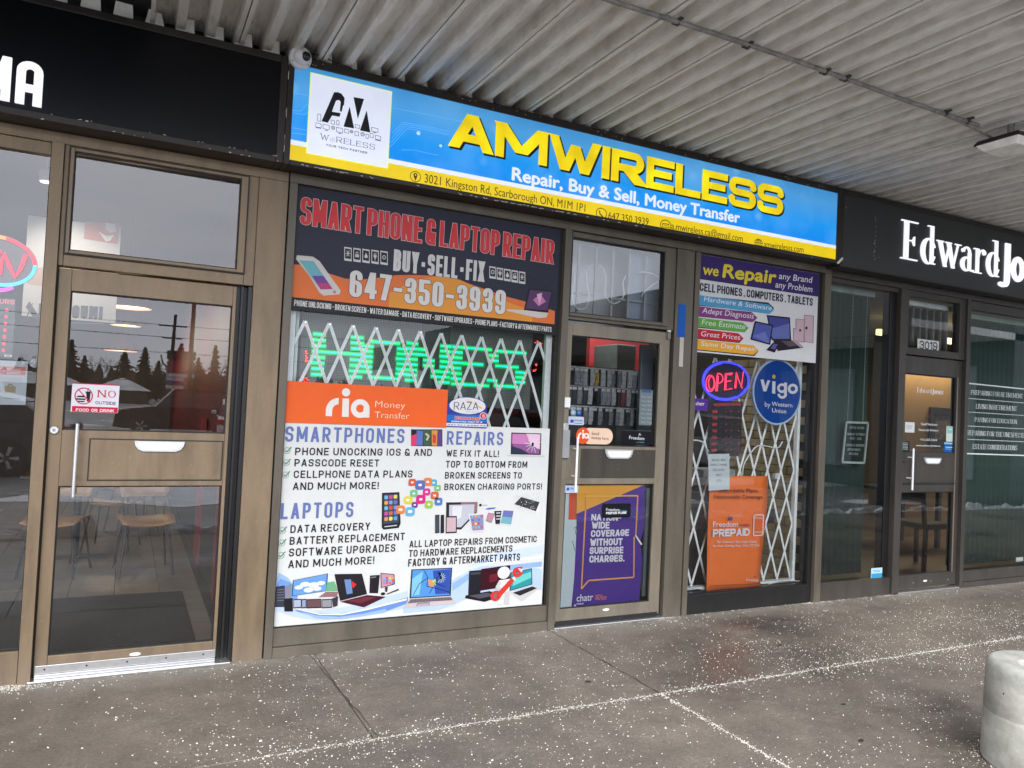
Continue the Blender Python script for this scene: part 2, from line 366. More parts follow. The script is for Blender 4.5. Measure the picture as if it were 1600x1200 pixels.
def glyph(ch, w_, h_, tv, th, grow, serif, rr):
    """union outline of one capital; w_,h_ centre-line box, tv/th stroke thickness, grow widens all round"""
    key = (ch, round(w_, 4), round(h_, 4), round(tv, 4), round(th, 4), round(grow, 4), serif, rr)
    if key in GCACHE: return GCACHE[key]
    polys = []; gv = tv/2+grow; gh = th/2+grow
    def rect(x0, x1, y0, y1): polys.append([(x0, y0), (x1, y0), (x1, y1), (x0, y1)])
    def ser(x, y):
        e = h_*0.5*0; k = tv*0.75+h_*0.05
        rect(x-k-gv*0.4, x+k+gv*0.4, y-gh, y+gh)
    for pr in GL[ch][1]:
        if pr[0] == 'v':
            x = pr[1]*w_; rect(x-gv, x+gv, pr[2]*h_-gh, pr[3]*h_+gh)
            if serif and ch not in ".,!•:'":
                for y in (pr[2], pr[3]):
                    if y in (0, 1): ser(x, y*h_)
        elif pr[0] == 'h':
            y = pr[3]*h_; rect(pr[1]*w_-gv, pr[2]*w_+gv, y-gh, y+gh)
            if serif and ch in 'ELFTZ' and pr[3] in (0, 1): 
                for x in ((pr[1], pr[2]) if ch == 'T' else (pr[2],)): rect(x*w_-gh+gv*.4, x*w_+gh+gv*.4, min(y, y+(-h_*.16 if pr[3] else h_*.16)), max(y, y+(-h_*.16 if pr[3] else h_*.16)))
        elif pr[0] == 'd':
            _, x0, y0, x1, y1 = pr
            dx = (x1-x0)*w_; dy = (y1-y0)*h_; L_ = math.hypot(dx, dy)
            thin = serif and ((x1-x0)*(y1-y0) > 0)
            hw = ((gh if thin else gv)*L_/max(abs(dy), 1e-6)) if not thin else gh*1.2
            hw = min(hw, (gh if thin else gv)*2.6)
            ya = y0*h_+(-gh if y0 == 0 else (gh if y0 == 1 else 0)); yb = y1*h_+(-gh if y1 == 0 else (gh if y1 == 1 else 0))
            polys.append([(x0*w_-hw, ya), (x0*w_+hw, ya), (x1*w_+hw, yb), (x1*w_-hw, yb)][:: (1 if yb > ya else -1)])
            if serif:
                for x, y in ((x0, y0), (x1, y1)):
                    if y in (0, 1) and x in (0, 1) and ch in 'AVWXYKR': ser(x*w_, y*h_)
        else:
            path = [(x*w_, y*h_, *q) for (x, y, *q) in pr[1]]
            rad = min(w_*rr, h_*0.42)
            pp = rounded(path, pr[2], rad); n = len(pp)
            el = [(gv*math.cos(k*math.pi/6), gh*math.sin(k*math.pi/6)) for k in range(12)]
            for i in range(n if pr[2] else n-1):
                (a, sa), (b, sb) = pp[i], pp[(i+1) % n]
                if abs(a[0]-b[0])+abs(a[1]-b[1]) < 1e-7: continue
                axis = abs(a[0]-b[0]) < 1e-6 or abs(a[1]-b[1]) < 1e-6
                if axis: rect(min(a[0], b[0])-(gv if abs(a[0]-b[0]) < 1e-6 else (0)), max(a[0], b[0])+(gv if abs(a[0]-b[0]) < 1e-6 else 0),
                              min(a[1], b[1])-(gh if abs(a[1]-b[1]) < 1e-6 else 0), max(a[1], b[1])+(gh if abs(a[1]-b[1]) < 1e-6 else 0))
                polys.append(hull([(a[0]+x, a[1]+y) for x, y in el]+[(b[0]+x, b[1]+y) for x, y in el]))
            for i, (a, sa) in enumerate(pp):
                if sa: 
                    end = (not pr[2]) and i in (0, n-1)
                    if end: rect(a[0]-gv, a[0]+gv, a[1]-gh*0.35, a[1]+gh*0.35) if ch in 'CGSJ6903523&' and abs(pp[1 if i == 0 else n-2][0][0]-a[0]) < 1e-4 else rect(a[0]-gv, a[0]+gv, a[1]-gh, a[1]+gh)
                    else: rect(a[0]-gv, a[0]+gv, a[1]-gh, a[1]+gh)
            if serif and ch == 'D':
                ser(0, 0); ser(0, h_)
            if serif and ch == 'U': ser(0, h_); ser(w_, h_)
    fix = []
    for p in polys:
        a = sum(p[i][0]*p[(i+1) % len(p)][1]-p[(i+1) % len(p)][0]*p[i][1] for i in range(len(p)))
        fix.append(p if a > 0 else p[::-1])
    GCACHE[key] = union(fix); return GCACHE[key]
def layout(text, W_, H_, t, gap=0.9, th=None, space=0.75, grow=0, serif=False, rr=0.5):
    """returns [(char, x0, verts, faces)]: text exactly W_ wide, cap height H_, stroke t (all metres)"""
    th = th or t; n = sum(1 for c in text if c != ' ')
    wf = sum(GL[c][0] for c in text if c != ' '); sp = sum(1 for c in text if c == ' ')
    gaps = sum(1 for i in range(len(text)-1) if text[i] != ' ' and text[i+1] != ' ')
    free = W_-n*t-gaps*gap*t-sp*2*gap*t*0.6
    w1 = max(free/(wf+sp*space+1e-9), t*0.2); out = []; x = t/2
    if wf == 0: w1 = 0.5*H_
    prev = None
    for i, c in enumerate(text):
        if c == ' ': x += space*w1+2*gap*t*0.6; prev = None; continue
        if prev: x += gap*t
        vs, fs = glyph(c, GL[c][0]*w1, H_-th, t, th, grow, serif, rr)
        out.append((c, [(vx+x, vy+th/2) for vx, vy in vs], fs)); x += GL[c][0]*w1+t; prev = c
    return out

# built-in face for lower case
FC = {}
def face(text, bold=0.0):
    key = (text, bold)
    if key in FC: return FC[key]
    c = bpy.data.curves.new('t', 'FONT'); c.body = text; c.offset = bold; c.resolution_u = 3; c.dimensions = '2D'; c.fill_mode = 'FRONT'
    o = bpy.data.objects.new('t', c); m = o.to_mesh()
    vs = [(v.co.x, v.co.y) for v in m.vertices]; fs = [tuple(p.vertices) for p in m.polygons]
    o.to_mesh_clear(); bpy.data.objects.remove(o); bpy.data.curves.remove(c)
    FC[key] = (vs, fs); return FC[key]

class Print(MB):
    """flat printing lying on the plane y = s.y, each layer a hair in front of the one below"""
    def __init__(s, y, frame='P', step=0.0007): super().__init__(); s.y = y; s.k = frame; s.step = step; s.seg = []; s.txt = None
    def add(s, vs, fs, m=None, smooth=False):
        s.seg.append((len(s.v), len(s.v)+len(vs), len(s.f), len(s.f)+len(fs), s.txt)); return super().add(vs, fs, m, smooth)
    def P(s, x, y):
        a, b, z = KF[s.k]; return at(a+x/z, b+y/z, s.y)
    def xz(s, pts, c, layer, mirror=False):
        s.add([(x, s.y-layer*s.step, z) for x, z in pts], [tuple(range(len(pts)))], c if not isinstance(c, tuple) else ink(*c)); return s
    def poly(s, pts, c, layer=1): return s.xz([s.P(*p) for p in pts], c, layer)
    def rect(s, x0, y0, x1, y1, c, layer=1):
        X0, Z1 = s.P(x0, y0); X1, Z0 = s.P(x1, y1)
        return s.xz([(X0, Z0), (X1, Z0), (X1, Z1), (X0, Z1)], c, layer)
    def rrect(s, x0, y0, x1, y1, c, layer=1, r=0.3):
        X0, Z1 = s.P(x0, y0); X1, Z0 = s.P(x1, y1); rr = min(abs(X1-X0), abs(Z1-Z0))*r; pts = []
        for cx, cz, a0 in ((X1-rr, Z1-rr, 0), (X0+rr, Z1-rr, 90), (X0+rr, Z0+rr, 180), (X1-rr, Z0+rr, 270)):
            for k in range(6): t = math.radians(a0+18*k); pts.append((cx+rr*math.cos(t), cz+rr*math.sin(t)))
        return s.xz(pts, c, layer)
    def disc(s, x, y, r, c, layer=1, ry=None, n=28):
        """r in frame pixels"""
        cx, cz = s.P(x, y); ax = abs(s.P(x+r, y)[0]-cx); az = abs(s.P(x, y+(ry or r))[1]-cz)
        return s.xz([(cx+ax*math.cos(2*math.pi*k/n), cz+az*math.sin(2*math.pi*k/n)) for k in range(n)], c, layer)
    def ring(s, x, y, r, wd, c, layer=1, ry=None, n=32):
        cx, cz = s.P(x, y); ax = abs(s.P(x+r, y)[0]-cx); az = abs(s.P(x, y+(ry or r))[1]-cz); wm = wd*ax/r
        vs = []
        for k in range(n):
            t = 2*math.pi*k/n
            vs += [(cx+ax*math.cos(t), s.y-layer*s.step, cz+az*math.sin(t)), (cx+(ax-wm)*math.cos(t), s.y-layer*s.step, cz+(az-wm)*math.sin(t))]
        s.add(vs, [(2*k, (2*k+2) % (2*n), (2*k+3) % (2*n), 2*k+1) for k in range(n)], ink(*c) if isinstance(c, tuple) else c); return s
    def line(s, pts, wd, c, layer=1):
        """polyline of width wd metres"""
        q = [Vector(s.P(*p)) for p in pts]
        for i in range(len(q)-1):
            d = q[i+1]-q[i]
            if d.length < 1e-6: continue
            n = Vector((-d.y, d.x)).normalized()*wd/2
            s.xz([tuple(q[i]-n), tuple(q[i+1]-n), tuple(q[i+1]+n), tuple(q[i]+n)], c, layer+i*0.01)
        return s
    def span(s, a, b, top):
        X0, z0 = s.P(*a); X1, z1 = s.P(*b); zt = s.P(*top)[1]; zb = (z0+z1)/2
        return X0, X1, z0, z1, abs(zt-z0)
    def text(s, txt, a, b, top, c, t=0.16, layer=2, gap=0.9, grow=0.0, th=None, serif=False, space=0.75, slant=0.0, rr=0.5, tilt=True, dx=0, dz=0):
        """capitals from baseline-left a to baseline-right b, cap top at top (frame pixels); t stroke / cap height"""
        X0, X1, z0, z1, H_ = s.span(a, b, top); W_ = X1-X0; sl = (z1-z0)/W_ if tilt else 0; z0 = z0 if tilt else (z0+z1)/2
        s.txt = 'T'+txt
        for ch, vs, fs in layout(txt, W_, H_, t*H_, gap, th*H_ if th else None, space, grow*H_, serif, rr):
            s.add([(X0+x+slant*y+dx, s.y-layer*s.step, z0+y+sl*x+dz) for x, y in vs], fs, c if not isinstance(c, tuple) else ink(*c))
        s.txt = None; return s
    def word(s, txt, a, b, top, c, bold=0.0, layer=2, slant=0.0, ref='H', dx=0, dz=0):
        """lower-case lettering in the built-in face; cap height (or x-height ref='x') measured from a to top"""
        if bold > 0:
            for i, (ex, ez) in enumerate(((0, 0), (1, 0), (-1, 0), (0, 1), (0, -1))): s.word(txt, a, b, top, c, 0, layer+.06*i, slant, ref, dx+ex*bold*abs(s.span(a, b, top)[4])*1.1, dz+ez*bold*abs(s.span(a, b, top)[4])*.9)
            return s
        X0, X1, z0, z1, H_ = s.span(a, b, top); vs, fs = face(txt, bold); rv, _ = face(ref, bold)
        mnx = min(v[0] for v in vs); mxx = max(v[0] for v in vs); hh = max(v[1] for v in rv); s.txt = 'T'+txt
        kx = (X1-X0)/(mxx-mnx); kz = H_/hh; sl = (z1-z0)/(X1-X0)
        s.add([(X0+(x-mnx)*kx+slant*y*kz+dx, s.y-layer*s.step, z0+y*kz+sl*(x-mnx)*kx+dz) for x, y in vs], fs, c if not isinstance(c, tuple) else ink(*c))
        s.txt = None; return s
    def out(s, name, parent, label=None):
        """every line of lettering and every picture of its own becomes one object"""
        n = len(s.seg); bb = []
        for a, b, c, d, t in s.seg:
            xs = [p[0] for p in s.v[a:b]]; zs = [p[2] for p in s.v[a:b]]; bb.append((min(xs), max(xs), min(zs), max(zs)) if xs else (0, 0, 0, 0))
        par = list(range(n))
        def find(i):
            while par[i] != i: par[i] = par[par[i]]; i = par[i]
            return i
        for i in range(n):
            for j in range(i):
                ti, tj = s.seg[i][4], s.seg[j][4]
                if (ti or tj):
                    if ti == tj: par[find(i)] = find(j)
                elif bb[i][0] < bb[j][1]+.004 and bb[j][0] < bb[i][1]+.004 and bb[i][2] < bb[j][3]+.004 and bb[j][2] < bb[i][3]+.004: par[find(i)] = find(j)
        grp = {}
        for i in range(n): grp.setdefault(find(i), []).append(i)
        o = None
        for g in grp.values():
            mb = MB()
            for i in g:
                a, b, c, d, t = s.seg[i]; off = len(mb.v); mb.v += s.v[a:b]
                for k in range(c, d): mb.f.append(tuple(q-a+off for q in s.f[k])); mb.m.append(mb.mi(s.mats[s.m[k]])); mb.smooth.append(False)
            if mb.f: o = obj('lettering' if s.seg[g[0]][4] else ('print' if name == 'lettering' else name), mb, None, parent, label=label)
        return o

# =================================================================== GROUND
def concrete(name, base, joint=False):
    m, t, p = newmat(name)
    n1 = noise(t, 0.55, 6, 0.62); n2 = noise(t, 5, 6, 0.65); n3 = noise(t, 60, 4, 0.7)
    d = tuple(c*0.52 for c in base); l = tuple(c*1.3 for c in base)
    a = ramp(t, n1.outputs[0], [(0.36, d), (0.5, base), (0.64, l)])
    b = ramp(t, n2.outputs[0], [(0.3, (0.78, 0.78, 0.78)), (0.7, (1.16, 1.16, 1.16))])
    c = ramp(t, n3.outputs[0], [(0.3, (0.74, 0.73, 0.72)), (0.7, (1.24, 1.24, 1.24))])
    x = mixc(t, 1.0, a.outputs[0], b.outputs[0], 'MULTIPLY'); x = mixc(t, 1.0, x, c.outputs[0], 'MULTIPLY')
    # fine salt dust
    tcn = nd(t, 'ShaderNodeTexCoord'); vo = nd(t, 'ShaderNodeTexVoronoi'); vo.inputs['Scale'].default_value = 70; vo.inputs['Randomness'].default_value = 1
    t.links.new(tcn.outputs['Object'], vo.inputs['Vector'])
    r1 = ramp(t, vo.outputs['Distance'], [(0.10, (1, 1, 1)), (0.17, (0, 0, 0))])
    n4 = noise(t, 1.3, 5, 0.7); r2 = ramp(t, n4.outputs[0], [(0.42, (0, 0, 0)), (0.68, (1, 1, 1))])
    vo2 = nd(t, 'ShaderNodeTexWhiteNoise'); 
    r3 = ramp(t, vo.outputs['Color'], [(0.35, (0, 0, 0)), (0.5, (1, 1, 1))])
    g = mixc(t, 1.0, r1.outputs[0], r2.outputs[0], 'MULTIPLY'); g = mixc(t, 1.0, g, r3.outputs[0], 'MULTIPLY')
    x = mixc(t, g, x, (0.50, 0.46, 0.40, 1))
    # smeared, half dissolved salt
    n6 = noise(t, 2.4, 7, 0.75, stretch=(1, 2.2, 1)); r6 = ramp(t, n6.outputs[0], [(0.53, (0, 0, 0)), (0.70, (0.42, 0.42, 0.42))]); n7 = noise(t, 38, 4, 0.8); r7 = ramp(t, n7.outputs[0], [(0.42, (0, 0, 0)), (0.62, (1, 1, 1))])
    x = mixc(t, mixc(t, 1.0, r6.outputs[0], r7.outputs[0], 'MULTIPLY'), x, (0.42, 0.385, 0.33, 1))
    # pale bloom of dried salt beside the shop fronts
    geo = nd(t, 'ShaderNodeNewGeometry'); sx = nd(t, 'ShaderNodeSeparateXYZ'); t.links.new(geo.outputs['Position'], sx.inputs[0])
    mr = nd(t, 'ShaderNodeMapRange'); mr.inputs[1].default_value = -0.34; mr.inputs[2].default_value = -0.02; t.links.new(sx.outputs[1], mr.inputs[0])
    ml = nd(t, 'ShaderNodeMath', operation='MULTIPLY'); t.links.new(mr.outputs[0], ml.inputs[0]); t.links.new(n2.outputs[0], ml.inputs[1])
    x = mixc(t, ml.outputs[0], x, (0.36, 0.33, 0.285, 1))
    t.links.new(x, p.inputs['Base Color'])
    rr = ramp(t, n1.outputs[0], [(0.38, (0.24, 0.24, 0.24)), (0.54, (0.66, 0.66, 0.66))])
    t.links.new(rr.outputs[0], p.inputs['Roughness']); p.inputs['Specular IOR Level'].default_value = 0.4
    bump(t, p, n3.outputs[0], 0.35, 0.003)
    return m
CONC = concrete('damp_brown_concrete', (0.142, 0.119, 0.096))
ASPH = concrete('asphalt_lot_surface', (0.21, 0.208, 0.206))
SNOW = mat('dirty_snow', (0.74, 0.75, 0.77), 0.85, 0, 0.22, 5, 0.4)
FILL = mat('joint_dirt', (0.05, 0.043, 0.036), 0.9)
SALT = mat('road_salt_crystal', (0.60, 0.56, 0.49), 0.5, 0, 0.2, 40)

g = MB(); g.quad([(-400, -400, -0.16), (400, -400, -0.16), (400, -4.1, -0.16), (-400, -4.1, -0.16)])
obj('parking_lot', g, ASPH, kind='structure')
pv = obj('pavement', MB().box(-14, 26, -4.05, 0.2, -0.16, -0.03), FILL, kind='structure')
obj('kerb', MB().box(-14, 26, -4.20, -4.055, -0.158, -0.004), CONC, kind='structure', bevel=0.02)
J = 0.005
rowA = [-14, -6.5, -2.2, 1.075, 2.67, 7.45, 10.6, 15, 26]; rowB = [-14, -5.2, -0.62, 2.67, 7.45, 12.2, 17, 26]; rowC = [-14, -4, 1.1, 5.6, 10.5, 17, 26]
YA, YB = -1.262, -2.95
for rowx, y0, y1 in ((rowA, YA, 0.19), (rowB, YB, YA), (rowC, -4.05, YB)):
    for i in range(len(rowx)-1):
        obj('slab', MB().box(rowx[i]+J/2, rowx[i+1]-J/2, y0+J/2, y1-J/2, -0.12, 0.0), CONC, pv, bevel=0.004)
# cracks: thin dark gouges filled with dirt
ck = MB()
def crack(pts, wd):
    for (x0, y0), (x1, y1) in zip(pts, pts[1:]):
        d = Vector((x1-x0, y1-y0)); n = Vector((-d.y, d.x)).normalized()*wd/2*R.uniform(0.5, 1.3)
        ck.quad([(x0-n.x, y0-n.y, .0035), (x1-n.x, y1-n.y, .0035), (x1+n.x, y1+n.y, .0035), (x0+n.x, y0+n.y, .0035)])
for (xa, ya), (xb, yb) in (((1.04, -0.02), (1.10, -1.25)), ((2.66, -0.05), (2.675, -1.25)), ((.96, -2.02), (1.0, -1.85))):
    n = 22; crack([(xa+(xb-xa)*i/n+R.uniform(-.006, .006), ya+(yb-ya)*i/n) for i in range(n+1)], 0.005)
obj('crack', ck, FILL, pv)

# salt grains
def chip(mb, x, y, s_):
    a = R.uniform(0, 6.28); n = 5; h = s_*R.uniform(0.3, 0.7); asp = R.uniform(.5, 1)
    ring_ = [(x+s_*math.cos(a+k*6.283/n)*R.uniform(.6, 1), y+s_*asp*math.sin(a+k*6.283/n)*R.uniform(.6, 1)) for k in range(n)]
    vs = [(px_, py_, 0.0) for px_, py_ in ring_]+[(x+(px_-x)*.6, y+(py_-y)*.6, h) for px_, py_ in ring_]
    fs = [tuple(range(n, 2*n))]+[(k, (k+1) % n, (k+1) % n+n, k+n) for k in range(n)]
    mb.add(vs, fs)
from mathutils import noise as mnoise
st = MB(); cnt = 0
CLUMP = [(R.uniform(-.5, 8.5), -R.uniform(.1, 2.9), R.uniform(.06, .22)) for _ in range(46)]
def dens(x, y):
    v = mnoise.fractal(Vector((x*0.55, y*0.8, 3.1)), 1.0, 2.0, 3)*0.9+0.42
    v = max(0, v-.30)*1.9+.05
    for (ax, ay, aw) in CLUMP: v += .9*math.exp(-((x-ax)**2+(y-ay)**2*2)/(aw*aw))
    v += 0.6*math.exp(-((x-5.2)/1.6)**2-((y+1.1)/0.7)**2)+0.45*math.exp(-((x-2.6)/1.2)**2-((y+0.85)/0.5)**2)
    v += 0.5*math.exp(-((y+0.05)/0.10)**2)
    return max(0.09, min(1.4, v))*0.7
while cnt < 34000:
    x = R.uniform(-1.2, 9.5); y = -R.random()**0.85*4.2
    if y > -0.015 or R.random() > dens(x, y): continue
    s_ = 0.0012+0.0050*R.random()**3.2
    if R.random() < 0.02: s_ *= 1.6
    chip(st, x, y, s_); cnt += 1
for k in range(4600):                                    # salt packed along the joints
    q = R.random()
    if q < 0.72: x = 0.55+R.random()*8.5; y = YA+R.gauss(0, 0.007+.010*abs(mnoise.noise(Vector((x*1.6, 2, 5)))))*(1 if R.random() < .6 else 4.5)
    elif q < 0.9: x = 2.67+R.gauss(0, 0.008)*(1 if R.random() < .8 else 3); y = -1.26-R.random()*1.7
    else: x = 0.0+R.random()*9; y = -0.012-abs(R.gauss(0, 0.035))
    chip(st, x, y, R.uniform(.002, .0052))
for k in range(420):                                     # salt caught round the foot of the bollard
    a = R.uniform(0, 6.283); d_ = .242+abs(R.gauss(0, .025)); chip(st, 3.805+d_*math.cos(a), -2.575+d_*math.sin(a), R.uniform(.0015, .004))
for k in range(900):                                     # heap of salt by the left door post
    x = -0.5+abs(R.gauss(0, .16))-R.random()*.3; y = -0.02-abs(R.gauss(0, .06)); chip(st, x, y, R.uniform(.002, .005))
for xx in (2.66, 3.64, 5.2, 6.2):
    for k in range(160): chip(st, xx+R.gauss(0, .07), -0.012-abs(R.gauss(0, .03)), R.uniform(.0015, .004))
obj('salt_grains', st, SALT, kind='stuff')
sj = MB()                                                # the thin crust of salt lying in the joints
def crust(xa, ya, xb, yb, wd, n=120):
    d = Vector((xb-xa, yb-ya)); nn = Vector((-d.y, d.x)).normalized(); prev = None
    for i in range(n+1):
        p = Vector((xa, ya))+d*i/n; h_ = wd*(0.12+1.5*abs(mnoise.noise(Vector((p.x*9, p.y*9, 1.7))))); of = nn*mnoise.noise(Vector((p.x*5, p.y*5, 8)))*0.006
        cur = (p+of-nn*h_, p+of+nn*h_)
        if prev: sj.quad([(prev[0].x, prev[0].y, .0018), (cur[0].x, cur[0].y, .0018), (cur[1].x, cur[1].y, .0018), (prev[1].x, prev[1].y, .0018)])
        prev = cur
crust(0.62, YA, 9.5, YA, 0.0055, 520); crust(2.67, YA-.01, 2.67, -2.95, 0.005, 160)
obj('salt_crust', sj, SALT, kind='stuff')
lf = mat('wet_dead_leaf', (0.035, 0.024, 0.016), 0.6)
for i, (u, v, lab) in enumerate(((1345, 1158, 'small dark flat leaf on the pavement nearest the bollard'), (1318, 1101, 'dark leaf scrap on the pavement behind the one nearest the bollard'),
                                 (1218, 1009, 'dark leaf scrap on the pavement in front of the orange poster window'), (919, 1066, 'dark scrap on the salty pavement in front of the phone shop door'))):
    x, y = gz(u, v); m_ = MB(); pts = [(x+R.uniform(.6, 1)*.022*math.cos(k), y+R.uniform(.6, 1)*.011*math.sin(k), .004+R.uniform(0, .003)) for k in range(6)]
    m_.add([(a_, b_, 0.0005) for a_, b_, c_ in pts]+pts, [(0, 1, 2, 3, 4, 5)[::-1], (6, 7, 8, 9, 10, 11)]+[(k, (k+1) % 6, (k+1) % 6+6, k+6) for k in range(6)])
    tag(obj('dead_leaf', m_, lf, loc=(x, y, 0)), lab, 'leaf', 'leaf scraps on the pavement')

# =================================================================== FACADE
def ring4(mb, x0, x1, z0, z1, gx0, gx1, gz0, gz1, y0, y1):
    mb.box(x0, gx0, y0, y1, z0, z1); mb.box(gx1, x1, y0, y1, z0, z1); mb.box(gx0+.0005, gx1-.0005, y0+.0004, y1, z0, gz0); mb.box(gx0+.0005, gx1-.0005, y0+.0004, y1, gz1, z1); return mb
def pane(parent, x0, x1, z0, z1, y, m=GLASS, label=None):
    return obj('pane', MB().quad([(x0, y, z0), (x1, y, z0), (x1, y, z1), (x0, y, z1)]), m, parent, label=label)
def pull(parent, frame, x0, y0, x1, y1, y):
    """half-oval finger plate"""
    a, b, z = KF[frame]; X0, Z1 = at(a+x0/z, b+y0/z, y); X1, Z0 = at(a+x1/z, b+y1/z, y); Z1 = Z1-.0; h_ = Z1-Z0; w2 = (X1-X0)
    pts = [(X0, Z1), (X0+w2*.02, Z1-h_*.45), (X0+w2*.08, Z0+h_*.18), (X0+w2*.18, Z0), (X1-w2*.18, Z0), (X1-w2*.08, Z0+h_*.18), (X1-w2*.02, Z1-h_*.45), (X1, Z1)]
    m_ = MB().prism(pts, y-.012, y, ALU); cx = (X0+X1)/2; cz = (Z0+Z1)/2
    m_.prism([(cx+(px_-cx)*.86, cz+(pz-cz)*.72) for px_, pz in pts], y-.014, y-.0115, WHITEPL)
    return obj('finger_pull', m_, ALU, parent, bevel=.002)
def oval_plate(parent, u, v, y):
    x, z = at(u, v, y); m_ = MB(); n = 20; pts = [(x+.028*math.cos(6.283*k/n), z+.009*math.sin(6.283*k/n)) for k in range(n)]
    return obj('maker_plate', m_.prism(pts, y-.002, y), WHITEPL, parent)
def handle(parent, x, z0, z1, y, m=ALU, r=.009):
    m_ = MB(); m_.tube([(x, y, z0), (x, y, z1)], r, 12)
    for z in (z0+(z1-z0)*.28, z0+(z1-z0)*.78): m_.tube([(x, y, z), (x+.0, -.002, z)], .006, 8); m_.tube([(x, -.004, z), (x+.035, -.004, z)], .005, 6)
    return obj('handle', m_, m, parent)

def make_door(parent, x0, x1, z0, z1, up, lo, m, gl, yf=-0.012, label=None):
    """leaf frame mesh with panes, mid panel; up/lo = (gx0,gx1,gz0,gz1) of the two lights"""
    d = MB(); yb = 0.034
    gx0, gx1 = up[0], up[1]
    d.box(x0, gx0, yf, yb, z0, z1); d.box(gx1, x1, yf, yb, z0, z1)
    d.box(gx0+.0005, gx1-.0005, yf+.0005, yb, up[3], z1); d.box(gx0+.0005, gx1-.0005, yf+.0005, yb, lo[3], up[2]); d.box(gx0+.0005, gx1-.0005, yf+.0005, yb, z0, lo[2])
    o = obj('door', d, m, parent, bevel=.0025, label=label)
    for q in (up, lo):
        pane(o, q[0], q[1], q[2], q[3], 0.012, gl)
        b = MB(); e = .007; ring4(b, q[0], q[1], q[2], q[3], q[0]+e, q[1]-e, q[2]+e, q[3]-e, .002, .011); obj('gasket', b, RUBBER, o)
    return o
# ---------------- left shop front
A = thing('shop_unit', 'tan bronze framed glass shop front of the restaurant at the left', 'shop front', (-0.4, 0, 0))
ZH = 2.822
boxpart('header', (-3.2, .775, -.03, .07, 2.765, ZH), BRONZE_L, A)
boxpart('sill', (-3.2, -.416, -.035, .07, 0, .165), BRONZE_L, A)
boxpart('mullion', (-.413, -.357, -.05, .08, 0, 2.763), BRONZE_L, A)
boxpart('head_bar', (-3.2, -.416, -.02, .06, 2.70, 2.763), BRONZE_L, A)
pane(A, -3.2, -.413, .165, 2.70, .01, GLASS_L)
obj('gasket', MB().box(-.419, -.4135, -.015, .02, .165, 2.70), RUBBER, A)
boxpart('sill_bead', (-3.2, -.42, -.012, .03, .166, .176), RUBBER, A)
boxpart('door_jamb', (.612, .774, -.035, .08, 0, 2.763), BRONZE_L, A)
boxpart('jamb_gap', (.7745, .7805, -.01, .05, 0, ZH), RUBBER, A, 0)  # dark strip stands in for the shadow in this narrow gap
obj('door_recess', MB().box(.528, .611, .03, .08, 0, 2.13).box(.552, .566, .0, .03, 0, 2.13).box(.588, .6115, -.02, .03, 0, 2.13), BLACK, A, bevel=.002)
obj('transom_frame', ring4(ring4(MB(), -.356, .611, 2.135, 2.764, -.333, .558, 2.196, 2.756, -.028, .06), -.333, .558, 2.196, 2.756, -.3095, .5155, 2.219, 2.735, -.044, .04), BRONZE_L, A, bevel=.003)
obj('transom_reveal', ring4(MB(), -.333, .558, 2.196, 2.756, -.327, .551, 2.203, 2.750, -.046, -.0445), RUBBER, A)
pane(A, -.3095, .5155, 2.219, 2.735, -.01, GLASS_L)
obj('gasket', ring4(MB(), -.3095, .5155, 2.219, 2.735, -.304, .510, 2.224, 2.729, -.030, -.012), RUBBER, A)
DA = make_door(A, -.349, .526, .03, 2.124, (-.290, .508, 1.285, 2.011), (-.290, .505, .121, .993), BRONZE_L, GLASS_L)
obj('door_groove', MB().box(-.356, -.3495, .0, .03, 0, 2.13), RUBBER, A)
X0, Z1 = at(140, 684.5); X1, Z0 = at(351, 751)
obj('mail_panel', ring4(MB(), X0, .503, Z0, Z1, X0+.006, .497, Z0+.006, Z1-.006, -.0135, -.0125), RUBBER, DA)
obj('mail_panel', MB().box(X0+.009, .494, -.017, -.0128, Z0+.009, Z1-.009), BRONZE_L, DA, bevel=.001)
pull(DA, 'L3', 600, 82, 823, 132, -.017)
handle(DA, at(119, 700, -.07)[0], at(115.5, 777, -.07)[1], at(122.5, 662, -.07)[1], -.07)
x, z = at(85, 671.5); obj('lock', MB().lathe([(.022, 0), (.022, -.008), (.018, -.012)], 24, ALU, (x, -.012, z), 'y').box(x-.002, x+.002, -.0265, -.024, z-.007, z+.003, RUBBER).lathe([(.010, -.012), (.010, -.0125)], 16, CHROME, (x, -.012, z), 'y'), ALU, DA)
obj('kick_plate', MB().box(-.344, .522, -.017, -.0125, .032, .075).box(-.343, .521, -.03, -.0125, .012, .031), ALU, DA, bevel=.0015)
m_ = MB()
for k in range(5): m_.lathe([(.005, 0), (.004, -.002)], 10, RUBBER, (-.30+k*.19, -.017, .055), 'y')
obj('screw', m_, RUBBER, DA)
obj('threshold', MB().box(-.37, .60, -.06, .08, 0.0005, .011), ALU, A, bevel=.003)
oval_plate(DA, 211, 1022, -.012)

